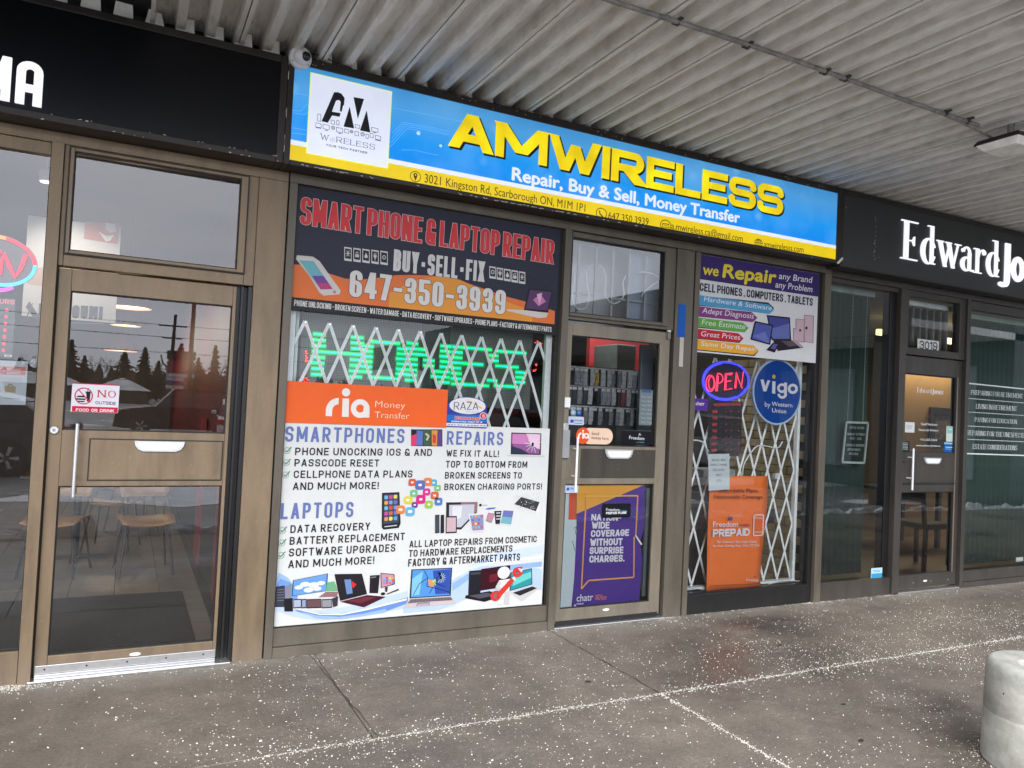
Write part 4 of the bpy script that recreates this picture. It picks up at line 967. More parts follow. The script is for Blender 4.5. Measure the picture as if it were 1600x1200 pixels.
ZR, ZF, PT = 3.466, 3.538, .150
YF = -2.72
def deck_panel(x0):
    prof = []; lip = .004
    for k in range(3):
        xr = x0+k*PT
        if k == 0: prof += [(xr+.001, ZR-lip), (xr+.0235, ZR-lip)]
        else: prof += [(xr-.022, ZR), (xr+.022, ZR)]
        prof += [(xr+.031, ZF), (xr+PT-.031, ZF)]
    prof += [(x0+3*PT-.0255, ZR), (x0+3*PT-.004, ZR), (x0+3*PT-.004, ZR+.012)]
    prof = [(x0+.001, ZR+.012)]+prof; b = MB(); n = len(prof)
    vs = [(x, y, z) for y in (YF, .02) for x, z in prof]+[(x, y, z+.0025) for y in (YF, .02) for x, z in prof]
    fs = [(i, i+1, n+i+1, n+i) for i in range(n-1)]+[(2*n+i, 3*n+i, 3*n+i+1, 2*n+i+1) for i in range(n-1)]+[(i, 2*n+i, 2*n+i+1, i+1) for i in range(n-1)]
    return b.add(vs, fs)
XP0 = .699-3*PT*18; proto = None
for k in range(52):
    if proto is None: proto = obj('deck_panel', deck_panel(0), DECK, CN, loc=(XP0, 0, 0)); o = proto
    else:
        o = proto.copy(); col.objects.link(o); o.parent = CN
    o.location = Vector((XP0+k*3*PT, 0, R.uniform(-.0015, .0015)))-wloc(CN)
plug = None                                     # flute closures above the fascia, some bent or missing
PLUG = mat('cream_flute_closure', (.78, .75, .68), .6, 0, .15, 14, .1)
for k in range(-24, 76):
    x0 = .849+k*PT+.024-.150
    if k % 17 == 6 or k % 23 == 9: continue
    bnt = .0 if k % 5 else .012
    b = MB().prism([(x0+.003, 3.452), (x0+PT-.052, 3.452), (x0+PT-.058-bnt, ZF-.006-bnt*.6), (x0+.036-.024+bnt*.5, ZF-.004)], -.118, -.113)
    obj('flute_plug', b, PLUG, CN)
obj('fascia_beam', MB().box(XP0, XP0+52*3*PT, YF-.12, YF-.002, 3.44, 3.80), mat('dark_brown_fascia', (.05, .04, .03), .5), CN)
obj('roof_cover', MB().box(XP0, XP0+52*3*PT, YF, 4, 3.575, 3.70), mat('roof_felt', (.05, .05, .05), .9), CN)
# wall above the glazing behind the signs
tag(obj('parapet_wall', MB().box(XP0, XP0+52*3*PT, .085, .25, 2.83, 3.572), DARKROOM, loc=(0, .1, 2.9)), 'dark wall strip hidden behind the fascia signs', 'wall')
# conduit with clips and floodlight
GALV = mat('dirty_galvanised_pipe', (.26, .25, .235), .6, .3, .4, 18, .3)
cn_ = thing('conduit', 'grey conduit pipe running under the corrugated canopy to the lamp', 'pipe', (3, -1.6, 3.45))
obj('pipe', MB().tube([(x, -1.61+.008*math.sin(x*1.7), 3.449+.004*math.sin(x*2.6)) for x in [1.2+.1*k for k in range(35)]]+[(4.74, -1.60, 3.445)], .0125, 10), GALV, cn_)
obj('pipe', MB().tube([(4.40, -1.598, 3.44), (4.55, -1.590, 3.437), (4.85, -1.60, 3.40), (4.92, -1.63, 3.36)], .008, 8), GALV, cn_)
for x in (1.52, 2.32, 2.78, 3.35, 3.51, 4.40, 4.62):
    obj('clip', MB().box(x-.010, x+.010, -1.645, -1.575, 3.452, 3.462).tube([(x-.006, -1.61, 3.449), (x+.006, -1.61, 3.449)], .018, 12), mat('dark_clip', (.06, .055, .05), .6), cn_)
fl = thing('flood_light', 'black housed flood light with pale lens fixed under the canopy', 'light', (5.0, -1.75, 3.4))
zl = 3.33
c4 = [Vector((*gz(1520.6, 230, zl), zl)), Vector((*gz(1559, 242.5, zl-.01), zl-.01)), Vector((*gz(1646, 226, zl), zl)), Vector((*gz(1592, 209.5, zl+.01), zl+.01))]
cen = sum(c4, Vector())/4; up = Vector((-.06, .10, .08))
hb = MB(); lo = [cen+(q-cen)*1.03+Vector((0, 0, .004)) for q in c4]; hi = [cen+(q-cen)*.90+Vector((0, 0, .036)) for q in c4]
hb.add(lo+hi, [(0, 1, 2, 3), (7, 6, 5, 4), (0, 4, 5, 1), (1, 5, 6, 2), (2, 6, 7, 3), (3, 7, 4, 0)])
obj('housing', hb, mat('black_cast_housing', (.012, .012, .013), .45), fl, bevel=.006)
lb = MB(); l0 = [cen+(q-cen)*.96+Vector((0, 0, .006)) for q in c4]; l1 = [cen+(q-cen)*.72+Vector((0, 0, -.035)) for q in c4]
lb.add(l0+l1, [(0, 3, 2, 1), (4, 5, 6, 7), (0, 1, 5, 4), (1, 2, 6, 5), (2, 3, 7, 6), (3, 0, 4, 7)])
obj('lens', lb, mat('frosted_lens', (.85, .83, .78), .25, 0, .15, 12), fl, bevel=.006)
obj('bracket', MB().tube([(cen.x, cen.y, zl+.03), (cen.x, cen.y, ZR)], .02, 10), GALV, fl)

# dome camera
x, z = at(471, 86, -.24)
dc = thing('security_camera', 'white dome security camera at the corner of the blue sign', 'camera', (x, -.2, z))
dirn = Vector((.10, -.80, -.42)).normalized()
def orient(mb, c, d, prof, n=32, m=None):
    b = MB().lathe(prof, n, m); q = Vector((0, 0, 1)).rotation_difference(d); o = len(mb.v)
    mb.v += [tuple(Vector(c)+q@Vector(p)) for p in b.v]; k = mb.mi(m); mb.f += [tuple(o+i for i in f) for f in b.f]; mb.m += [k]*len(b.f); mb.smooth += [True]*len(b.f); return mb
dv = Vector((.06, -1, -.16)).normalized()
obj('base', orient(MB(), (x, -.187, z), dv, [(.062, 0), (.063, .028), (.058, .036), (.05, .038)]), mat('camera_white', (.74, .73, .74), .35, 0, .04), dc)
c0 = Vector((x, -.187, z))+dv*.036
obj('eyeball', orient(MB(), c0, (dv+Vector((0, 0, .35))).normalized(), [(.046*math.cos(a_), .050*math.sin(a_)) for a_ in [k*math.pi/2/9 for k in range(9)]]+[(.002, .05)]), mat('camera_white', (0, 0, 0)), dc)
d2 = Vector((.42, -.80, -.30)).normalized()
obj('lens', orient(MB(), c0+d2*.041+Vector((0, 0, .010)), d2, [(.026, 0), (.024, .014), (.014, .0195), (.001, .021)]), mat('glossy_black_lens', (.01, .01, .01), .1), dc)
scw = MB()
for a_ in (3.7, 5.6, 1.2):
    q = Vector((x, -.187, z))+dv*.0375+Vector((math.cos(a_)*.054, 0, math.sin(a_)*.054)); orient(scw, q, dv, [(.0035, 0), (.003, .002)], 8)
obj('screw', scw, RUBBER, dc)
tag(obj('cable', MB().tube([(x+.04, -.16, z+.05), (x+.12, -.2, z+.045), (x+.2, -.2, z+.02), (x+.3, -.19, z+.018)], .003, 6), RUBBER, loc=(x+.1, -.18, z)), 'thin black cable running from the dome camera along the sign', 'cable')

# =================================================================== POSTERS (outside of the middle window)
def sheet(pr, x0, x1, z0, z1, c, layer=0): return pr.xz([(x0, z0), (x1, z0), (x1, z1), (x0, z1)], c, layer)
WH = (226, 226, 222)
# --- dark blue banner
ps = thing('window_banner', 'dark blue and orange phone and laptop repair banner across the top of the window', 'banner', (1.7, -.01, 2.4))
bn = MB().box(.836, 2.631, -.012, -.0105, 2.022, 2.756); obj('sheet', bn, ink(44, 46, 64), ps)
q = Print(-.0125, 'K6', .0006)
q.xz([(.836, 2.022), (2.631, 2.022), (2.631, 2.098), (.836, 2.098)], (38, 38, 40), 2)
org = (240, 124, 62)
wave1 = [(88, 672), (88, 498), (150, 500), (220, 520), (300, 550), (380, 575), (460, 582), (560, 570), (660, 556), (760, 555), (860, 560), (1000, 585), (1120, 625), (1240, 668), (1360, 700), (1440, 725), (1520, 752), (1520, 830)]
zb_ = 2.098
P_ = [q.P(*k) for k in wave1[1:-1]]
for (xa, za), (xb, zb2) in zip(P_, P_[1:]): q.xz([(xa, zb_), (xb, zb_), (xb, max(zb2, zb_)), (xa, max(za, zb_))], org, 1)
w2 = [(620, 640), (760, 575), (880, 552), (1000, 570), (1120, 622), (1280, 700), (1400, 740)]; P2 = [q.P(*k) for k in w2]
for (xa, za), (xb, zb2) in zip(P2, P2[1:]): q.xz([(xa, zb_), (xb, zb_), (xb, max(zb2-.012, zb_)), (xa, max(za-.012, zb_))], (244, 160, 62), 1.5)
w3 = [(560, 640), (640, 600), (760, 580), (840, 600), (900, 660)]; q.poly([(1180, 500), (1360, 610), (1520, 720), (1520, 640), (1400, 560), (1240, 480)], (40, 42, 58), 1.2)
q.out('print', ps)
q = Print(-.0125, 'K6', .0006)
q.text('SMART PHONE & LAPTOP REPAIR', (134, 279), (1512, 497), (134, 128), (236, 222, 218), t=.168, th=.13, gap=.34, grow=.016, layer=3, space=.38)
q.text('SMART PHONE & LAPTOP REPAIR', (134, 279), (1512, 497), (134, 128), (232, 66, 72), t=.168, th=.13, gap=.34, layer=4, space=.38)
q.text('BUY • SELL • FIX', (640, 532), (1136, 594), (640, 414), (228, 226, 222), t=.17, th=.15, gap=.4, layer=4, space=.25)
q.text('647-350-3939', (400, 672), (1248, 772), (400, 526), (70, 50, 46), t=.21, th=.15, gap=.45, grow=.018, layer=3)
q.text('647-350-3939', (400, 672), (1248, 772), (400, 526), (234, 230, 224), t=.21, th=.15, gap=.45, layer=4)
q.text('PHONE UNLOCKING - BROKEN SCREEN - WATER DAMAGE - DATA RECOVERY - SOFTWARE UPGRADES - PHONE PLANS -FACTORY & AFTERMARKET PARTS', (102, 722), (1500, 866), (102, 690), (236, 234, 228), t=.125, th=.13, gap=.7, layer=4, space=.4)
q.out('lettering', ps)
q = Print(-.0125, 'K6', .0006)
def icon(x, y, kind, s_=1.0):
    w_ = 40*s_; h_ = 74*s_; sl = .15
    q.poly([(x, y), (x+w_, y+w_*sl), (x+w_, y+h_+w_*sl), (x, y+h_)], (228, 226, 222), 3); q.poly([(x+4, y+8), (x+w_-4, y+8+w_*sl), (x+w_-4, y+h_-12+w_*sl), (x+4, y+h_-12)], (36, 38, 54), 4)
    cx, cy = x+w_/2, y+h_/2; wc = (228, 226, 222)
    if kind == 0:
        for k in range(6): a_ = k*1.047; q.line([(cx, cy), (cx+13*s_*math.cos(a_), cy+18*s_*math.sin(a_))], .004, wc, 5)
    if kind == 1: q.rect(cx-9, cy-2, cx+9, cy+16, wc, 5); q.ring(cx, cy-6, 7, 3, wc, 5, 10)
    if kind == 2: q.disc(cx, cy+6, 9, wc, 5); q.poly([(cx-8, cy+3), (cx, cy-16), (cx+8, cy+3)], wc, 5.2)
    if kind == 3: q.rect(cx-8, cy-8, cx+8, cy+4, wc, 5); q.poly([(cx-8, cy+4), (cx+8, cy+4), (cx, cy+14)], wc, 5.2); q.line([(cx-4, cy-8), (cx-4, cy-18)], .004, wc, 5); q.line([(cx+4, cy-8), (cx+4, cy-18)], .004, wc, 5); q.line([(cx, cy+12), (cx, cy+22)], .004, wc, 5)
    if kind == 4: q.ring(cx, cy, 10, 3, wc, 5, 12); q.rect(cx-7, cy-9, cx+7, cy+9, wc, 5); q.rect(cx-5, cy-6, cx+5, cy+6, (36, 38, 54), 6)
for i, k in enumerate((0, 1, 2, 3, 4)): icon(375+49*i, 402+5.2*i, k)
for i, k in enumerate((4, 3, 2, 1, 0)): icon(1163+40*i, 507+7*i, k, .88)
q.poly([(118, 448), (205, 456), (240, 480), (355, 640), (350, 660), (262, 668), (240, 650), (185, 560), (112, 468)], (222, 216, 210), 3)
q.poly([(130, 476), (208, 480), (312, 632), (246, 634), (190, 560)], (120, 190, 200), 4); q.poly([(200, 560), (262, 560), (312, 632), (246, 634)], (120, 80, 160), 5); q.poly([(222, 598), (290, 600), (312, 632), (246, 634)], (196, 70, 130), 6); q.disc(322, 648, 9, (190, 150, 150), 4)
q.poly([(1378, 628), (1508, 640), (1482, 760), (1350, 748)], (34, 30, 40), 3); q.poly([(1384, 636), (1500, 648), (1478, 748), (1360, 738)], (92, 60, 104), 4); q.poly([(1400, 690), (1440, 660), (1470, 700), (1430, 725)], (210, 130, 180), 5); q.poly([(1420, 660), (1450, 652), (1436, 720)], (236, 190, 214), 6)
q.poly([(1256, 742), (1350, 746), (1482, 762), (1474, 786), (1430, 790), (1262, 752)], (226, 214, 206), 5)
q.out('picture', ps)

# --- big white poster
pw = thing('window_poster', 'large white poster listing smartphone, laptop and repair services low in the window', 'poster', (1.7, -.01, .2))
ztop = at(856, 669.6)[1]
obj('sheet', MB().box(.836, 2.616, -.012, -.0105, .173, ztop), ink(224, 225, 222), pw)
q = Print(-.0125, 'A3', .0006)
# blue swooshes at the foot
def band(fr, up_, lo_, c, l):
    q.k = fr; n = len(up_)-1
    for i in range(n):
        pts = [q.P(*up_[i]), q.P(*up_[i+1]), q.P(*lo_[i+1]), q.P(*lo_[i])]; pts = [(max(.838, min(2.614, x)), max(.175, z)) for x, z in pts]; q.xz(pts, c, l+i*.002)
band('A3', [(60, 900), (220, 950), (420, 960), (640, 930), (840, 880), (1160, 800)], [(60, 960), (220, 1010), (420, 1040), (640, 1025), (840, 995), (1160, 940)], (196, 212, 238), 1)
band('A3', [(230, 950), (400, 980), (600, 985), (800, 950), (1000, 900), (1160, 850)], [(260, 970), (400, 1010), (600, 1018), (800, 990), (1000, 960), (1160, 900)], (112, 146, 214), 2)
band('A3', [(280, 965), (420, 1000), (600, 1010), (800, 985), (980, 945)], [(400, 1020), (480, 1032), (620, 1030), (800, 1005), (980, 975)], (160, 186, 232), 2.5)
band('A3', [(300, 955), (440, 985), (620, 985), (820, 945), (1150, 860)], [(300, 962), (440, 994), (620, 996), (820, 957), (1150, 874)], (240, 244, 250), 3)
band('A3', [(74, 700), (110, 650), (180, 690), (220, 740)], [(66, 800), (110, 820), (180, 850), (220, 860)], (156, 190, 232), 1)
band('A3', [(70, 750), (120, 700), (200, 730), (260, 800)], [(66, 830), (120, 860), (200, 870), (260, 880)], (120, 160, 222), 1.4)
band('A4', [(0, 880), (200, 850), (400, 700), (600, 560), (800, 480), (1140, 430)], [(0, 985), (200, 960), (420, 930), (600, 640), (800, 560), (1140, 490)], (206, 220, 242), 1)
band('A4', [(0, 900), (240, 860), (440, 690), (640, 600), (860, 590), (1130, 620)], [(0, 980), (300, 955), (480, 880), (640, 820), (860, 800), (1130, 790)], (186, 206, 240), 1.5)
band('A4', [(400, 740), (560, 640), (760, 600), (1130, 560)], [(400, 800), (560, 690), (760, 640), (1130, 600)], (150, 182, 232), 2)
band('A4', [(380, 700), (540, 610), (760, 550), (1140, 520)], [(380, 712), (540, 622), (760, 562), (1140, 530)], (242, 246, 250), 2.5)
q.out('swoosh', pw)
q = Print(-.0125, 'A1', .0006); VI = (108, 122, 178); BK = (44, 42, 46)
q.text('SMARTPHONES', (136, 600), (1152, 614), (136, 468), VI, t=.17, th=.155, gap=1.15, layer=4)
q.text('PHONE UNOCKING IOS & AND', (222, 715), (1388, 722), (222, 650), BK, t=.168, gap=1.25, layer=4, space=.62)
q.text('PASSCODE RESET', (217, 811), (938, 812), (217, 748), BK, t=.168, gap=1.25, layer=4, space=.62)
q.text('CELLPHONE DATA PLANS', (210, 910), (1222, 905), (210, 846), BK, t=.168, gap=1.25, layer=4, space=.62)
q.text('AND MUCH MORE!', (203, 1012), (934, 1004), (203, 948), BK, t=.168, gap=1.25, layer=4, space=.62)
q.k = 'A3'
q.text('LAPTOPS', (120, 215), (712, 198), (126, 84), VI, t=.17, th=.155, gap=1.15, layer=4)
q.text('DATA RECOVERY', (200, 328), (850, 302), (204, 264), BK, t=.168, gap=1.2, layer=4, space=.62)
q.text('BATTERY REPLACEMENT', (194, 424), (1132, 384), (198, 360), BK, t=.168, gap=1.2, layer=4, space=.62)
q.text('SOFTWARE UPGRADES', (188, 520), (1056, 478), (192, 454), BK, t=.168, gap=1.2, layer=4, space=.62)
q.text('AND MUCH MORE!', (182, 614), (884, 578), (186, 550), BK, t=.168, gap=1.2, layer=4, space=.62)
q.k = 'A2'
q.text('REPAIRS', (328, 598), (832, 604), (332, 476), VI, t=.17, th=.155, gap=1.15, layer=4)
q.text('WE FIX IT ALL!', (326, 703), (795, 709), (328, 644), BK, t=.168, gap=1.15, layer=4, space=.62)
q.text('TOP TO BOTTOM FROM', (322, 804), (1048, 806), (324, 742), BK, t=.168, gap=1.15, layer=4, space=.62)
q.text('BROKEN SCREENS TO', (314, 902), (1000, 901), (316, 842), BK, t=.168, gap=1.15, layer=4, space=.62)
q.text('BROKEN CHARGING PORTS!', (308, 1004), (1180, 998), (310, 946), BK, t=.168, gap=1.15, layer=4, space=.62)
q.k = 'A4'
q.text('ALL LAPTOP REPAIRS FROM COSMETIC', (48, 446), (1086, 401), (50, 390), BK, t=.168, gap=.75, layer=4, space=.62)
q.text('TO HARDWARE REPLACEMENTS', (44, 523), (888, 479), (46, 466), BK, t=.168, gap=.75, layer=4, space=.62)
q.text('FACTORY & AFTERMARKET PARTS', (38, 602), (950, 550), (42, 540), BK, t=.168, gap=.75, layer=4, space=.62)
q.out('lettering', pw)
q = Print(-.0125, 'A1', .0006); GR = (120, 160, 140)
def tick(x, y):
    q.ring(x, y, 28, 4, GR, 4); q.line([(x-14, y-2), (x-2, y+12), (x+36, y-32)], .0065, (96, 150, 108), 5)
for p_ in ((156, 676), (149, 778), (143, 884)): tick(*p_)
q.k = 'A3'
for p_ in ((136, 306), (131, 408), (124, 510)): tick(*p_)
q.out('tick_mark', pw)
q = Print(-.0125, 'A3', .0006)
# pictures: phone with app tiles
def screen(pts, c, l, frame_c=(30, 30, 34), k=.9):
    cx = sum(p_[0] for p_ in pts)/len(pts); cy = sum(p_[1] for p_ in pts)/len(pts)
    q.poly(pts, frame_c, l); q.poly([(cx+(x-cx)*k, cy+(y-cy)*k) for x, y in pts], c, l+1)
q.k = 'A3'; q.poly([(948, 0), (1090, -6), (1100, 250), (1084, 286), (960, 300), (945, 280)], (40, 40, 46), 3); q.poly([(962, 14), (1080, 8), (1084, 240), (960, 256)], (70, 74, 96), 4); q.line([(968, 276), (1070, 264)], .006, (210, 210, 215), 5)
cols_ = [(120, 176, 220), (206, 70, 140), (222, 214, 90), (236, 160, 90), (120, 160, 200), (110, 110, 190), (110, 190, 220), (214, 80, 60), (120, 150, 210), (206, 80, 150), (210, 110, 60), (110, 120, 200), (230, 150, 90), (240, 220, 90), (90, 170, 210)]
for r_ in range(5):
    for c_ in range(3): x0 = 968+c_*38; y0 = 22+r_*44-c_*3; q.rrect(x0, y0, x0+27, y0+30, cols_[r_*3+c_], 5)
q.k = 'A2'
for (x_, y_, s_, c_) in ((22, 935, 32, (214, 96, 62)), (92, 958, 42, (98, 112, 176)), (160, 930, 36, (232, 130, 66)), (212, 938, 30, (100, 170, 206)), (248, 986, 28, (130, 190, 110)), (36, 1034, 32, (120, 190, 140)), (150, 1020, 32, (214, 60, 140)), (222, 1052, 34, (214, 104, 66)), (98, 1086, 40, (216, 46, 132)), (-6, 1096, 30, (226, 210, 70)), (44, 1136, 26, (120, 70, 150)), (170, 1132, 34, (160, 196, 80)), (256, 1106, 34, (86, 128, 190))):
    q.rrect(x_-s_, y_-s_, x_+s_, y_+s_, c_, 5+s_*.02); q.rrect(x_-s_*.34, y_-s_*.24, x_+s_*.34, y_+s_*.24, (238, 238, 236), 6.2+s_*.02)
q.k = 'A3'
for (x_, y_, s_, c_) in ((1098, 136, 34, (232, 132, 62)), (1176, 152, 36, (104, 176, 214)), (1158, 58, 30, (224, 206, 62))): q.rrect(x_-s_, y_-s_, x_+s_, y_+s_, c_, 7.2); q.rrect(x_-s_*.45, y_-s_*.3, x_+s_*.45, y_+s_*.3, (238, 238, 236), 8)
# strip of phones under the orange sign
q.k = 'A2'; q.poly([(12, 462), (292, 462), (292, 614), (12, 610)], (40, 38, 44), 3); q.poly([(14, 520), (60, 500), (60, 606), (14, 606)], (226, 60, 112), 4)
q.poly([(62, 472), (118, 474), (116, 606), (60, 604)], (96, 116, 186), 5); q.poly([(120, 462), (190, 462), (188, 606), (124, 606)], (70, 92, 74), 4); q.poly([(194, 470), (248, 470), (244, 608), (196, 606)], (214, 150, 70), 5); q.poly([(204, 500), (236, 520), (230, 590), (204, 580)], (206, 70, 62), 6); q.poly([(250, 470), (288, 470), (286, 608), (248, 608)], (96, 70, 130), 5)
q.line([(140, 500), (170, 520), (150, 560)], .012, (200, 190, 160), 6)
# cracked laptop top right
screen([(908, 490), (1176, 498), (1170, 690), (902, 684)], (150, 96, 150), 3); q.poly([(916, 500), (1166, 508), (1160, 600), (912, 590)], (206, 132, 186), 5); q.poly([(1040, 500), (1166, 506), (1160, 640), (1080, 600)], (236, 196, 220), 6); q.poly([(912, 610), (1000, 640), (1060, 676), (912, 674)], (50, 54, 80), 6.5)
for k in range(12): a_ = k*.524+.2; q.line([(1098, 596), (1098+R.uniform(50, 80)*math.cos(a_), 596+R.uniform(50, 78)*math.sin(a_))], .0028, (244, 240, 244), 7+k*.02)
q.disc(1096, 596, 11, (30, 24, 34), 8, 18); q.line([(866, 694), (1204, 704)], .010, (206, 206, 206), 4)
q.k = 'A4'
q.poly([(350, 78), (605, 74), (600, 160), (470, 300), (348, 290)], (48, 42, 48), 3); q.poly([(470, 75), (605, 74), (602, 160), (560, 165), (570, 95), (470, 96)], (150, 110, 118), 4); q.poly([(374, 98), (580, 94), (576, 170), (470, 280), (372, 280)], (196, 196, 206), 4.5); q.poly([(400, 110), (480, 108), (470, 200), (400, 230)], (222, 222, 228), 5)
for pts, c, fc in (([(258, 180), (294, 176), (294, 326), (258, 330)], (70, 72, 82), (60, 62, 70)), ([(304, 180), (332, 178), (332, 326), (302, 330)], (40, 40, 48), (30, 30, 36)), ([(346, 190), (436, 188), (434, 326), (344, 330)], (206, 176, 180), (52, 48, 52)), ([(530, 172), (660, 164), (664, 312), (556, 320)], (150, 140, 168), (224, 222, 222)), ([(690, 162), (746, 168), (718, 244), (672, 228)], (190, 140, 158), (160, 120, 134)), ([(742, 148), (800, 146), (786, 252), (752, 254)], (44, 44, 52), (40, 40, 44)), ([(806, 132), (908, 136), (884, 270), (780, 256)], (120, 176, 190), (226, 226, 226))): screen(pts, c, 6, fc, .84)
q.poly([(818, 142), (896, 146), (886, 200), (806, 192)], (112, 116, 176), 8)
for r_ in range(4):
    for c_ in range(4): q.rrect(556+c_*25, 184+r_*30-c_*2, 572+c_*25, 202+r_*30-c_*2, cols_[(r_*5+c_*3) % 15], 8)
for r_ in range(3): q.line([(756, 165+r_*24), (790, 163+r_*24)], .008, (200, 200, 206), 8)
q.disc(628, 100, 11, (40, 40, 44), 5); q.line([(648, 100), (684, 101)], .004, (150, 150, 150), 5); q.poly([(664, 134), (690, 122), (752, 118), (748, 128), (700, 136)], (86, 104, 190), 5)
q.poly([(960, 34), (1110, 76), (1080, 150), (904, 92)], (60, 62, 64), 5); q.poly([(1110, 76), (1118, 84), (1100, 172), (1080, 150)], (232, 232, 230), 5); q.poly([(904, 92), (1080, 150), (1100, 172), (924, 116)], (226, 226, 226), 4)
for k in range(26): x_, y_ = R.uniform(930, 1080), R.uniform(50, 130); q.poly([(x_, y_), (x_+10, y_+3), (x_+4, y_+10)], R.choice([(170, 172, 174), (120, 122, 126), (210, 210, 210)]), 6+k*.01)
for k in range(16): x_, y_ = R.uniform(880, 1110), R.uniform(0, 50); q.poly([(x_, y_), (x_+7, y_+2), (x_+3, y_+7)], (150, 152, 154), 6)
# cracked laptop
screen([(66, 624), (398, 610), (386, 838), (50, 860)], (86, 150, 220), 4, (24, 26, 34), .94); q.poly([(72, 700), (160, 640), (130, 830), (66, 838)], (130, 196, 226), 6); q.poly([(240, 634), (384, 622), (376, 820), (260, 826)], (56, 84, 170), 6.2)
q.poly([(196, 700), (236, 716), (250, 760), (214, 770)], (232, 150, 90), 7); q.poly([(230, 716), (264, 700), (262, 756)], (190, 210, 90), 7.2); q.poly([(276, 640), (324, 660), (318, 716), (282, 722), (300, 690)], (16, 20, 30), 7.6)
for pts in ([(170, 634), (200, 690), (130, 740), (80, 830)], [(200, 690), (190, 760), (240, 770), (380, 810)], [(264, 700), (330, 640)], [(264, 712), (340, 700)], [(250, 730), (340, 766)], [(240, 770), (210, 820)]): q.line(pts, .0035, (20, 26, 60), 8)
for k in range(9): a_ = -1.2+k*.4; q.line([(300+14*math.cos(a_), 690+16*math.sin(a_)), (300+44*math.cos(a_), 690+44*math.sin(a_))], .003, (200, 220, 240), 8.2)
q.poly([(48, 860), (388, 840), (430, 902), (0, 940)], (206, 190, 190), 5); q.poly([(60, 868), (386, 848), (400, 872), (34, 900)], (60, 54, 60), 6)
for k in range(4): q.line([(52-6*k, 874+7*k), (392+2*k, 852+7*k)], .0022, (150, 140, 146), 7)
for k in range(14): q.line([(66+24*k, 868-1.4*k), (50+25*k, 900-1.8*k)], .0018, (150, 140, 146), 7.3)
q.poly([(120, 900), (208, 892), (212, 914), (108, 922)], (180, 168, 172), 7); q.line([(106, 922), (116, 900), (208, 892), (212, 912)], .003, (40, 36, 40), 8)
# towers and dark laptop to the right
q.poly([(536, 636), (640, 628), (628, 820), (528, 836)], (34, 34, 40), 4); q.poly([(546, 650), (630, 644), (628, 662), (544, 668)], (70, 70, 78), 5); q.poly([(636, 620), (872, 588), (866, 760), (628, 798)], (60, 20, 30), 4.5); q.poly([(700, 670), (780, 650), (760, 720), (700, 730)], (110, 30, 46), 5.5)
q.poly([(508, 836), (700, 800), (820, 840), (660, 888), (502, 858)], (30, 28, 34), 5); q.poly([(530, 838), (690, 812), (740, 836), (620, 862)], (84, 80, 90), 6)
screen([(872, 650), (1048, 614), (1052, 746), (866, 800)], (52, 150, 156), 4, (26, 28, 32), .93); q.poly([(900, 690), (1040, 640), (1044, 690), (890, 760)], (110, 206, 196), 6)
q.poly([(872, 812), (1060, 752), (1116, 772), (964, 886)], (206, 204, 204), 4.2); q.poly([(892, 814), (1050, 762), (1090, 776), (950, 838)], (44, 44, 48), 5.2)
WD = (234, 230, 226); SH_ = (206, 202, 200)
q.disc(818, 650, 50, WD, 7, 50); q.disc(806, 640, 34, (244, 242, 240), 8, 32)
q.poly([(778, 712), (866, 700), (864, 800), (790, 812)], WD, 7); q.poly([(780, 712), (748, 770), (800, 808), (818, 790), (782, 764), (800, 730)], SH_, 8); q.poly([(790, 806), (826, 806), (810, 912), (766, 908)], WD, 7.1); q.poly([(828, 806), (866, 800), (862, 908), (824, 910)], SH_, 7.2); q.poly([(860, 706), (904, 680), (916, 706), (880, 738)], WD, 7.3)
RD = (214, 62, 56)
q.poly([(750, 830), (880, 690), (904, 716), (780, 860)], RD, 9); q.ring(930, 646, 42, 26, RD, 9.4, 42); q.poly([(916, 606), (968, 600), (966, 656), (930, 650)], RD, 9.2); q.poly([(930, 612), (975, 622), (960, 648)], (206, 220, 236), 9.8)
q.ring(752, 838, 44, 26, RD, 9.4, 42); q.poly([(708, 838), (730, 812), (752, 846), (720, 870)], RD, 9.5); q.disc(748, 838, 15, (120, 110, 120), 9.7)
# left group
q.k = 'A3'
screen([(222, 712), (508, 656), (496, 800), (212, 842)], (110, 160, 220), 4, (40, 44, 56), .95)
for x_, y_, r_ in ((270, 770, 34), (320, 745, 40), (390, 750, 44), (450, 735, 34), (350, 790, 40), (420, 780, 34)): q.disc(x_, y_, r_, (226, 232, 240), 6+r_*.01, r_*.5)
q.poly([(500, 730), (560, 720), (590, 800), (490, 800)], (110, 176, 130), 5); q.poly([(430, 850), (490, 806), (590, 806), (580, 846)], (150, 110, 112), 5.4)
screen([(560, 662), (784, 658), (826, 824), (606, 880)], (40, 36, 42), 6, (24, 22, 26), .94); q.poly([(640, 706), (694, 704), (708, 818), (660, 826)], (110, 140, 190), 8); q.poly([(700, 716), (740, 744), (712, 776), (704, 760)], (214, 52, 52), 8)
q.poly([(606, 886), (826, 832), (980, 846), (800, 932)], (74, 30, 40), 7); q.poly([(660, 880), (820, 846), (900, 850), (770, 900)], (110, 50, 60), 8)
q.poly([(850, 674), (930, 668), (916, 818), (844, 816)], (38, 34, 40), 5); q.poly([(858, 684), (902, 680), (898, 690), (856, 696)], (120, 116, 122), 6)
screen([(936, 652), (1048, 662), (1054, 744), (938, 776)], (200, 150, 160), 5, (30, 26, 32), .9)
for k in range(12): q.poly([(955+(k % 4)*24, 686+(k//4)*20), (973+(k % 4)*24, 686+(k//4)*20), (973+(k % 4)*24, 702+(k//4)*20), (955+(k % 4)*24, 702+(k//4)*20)], cols_[k], 7)
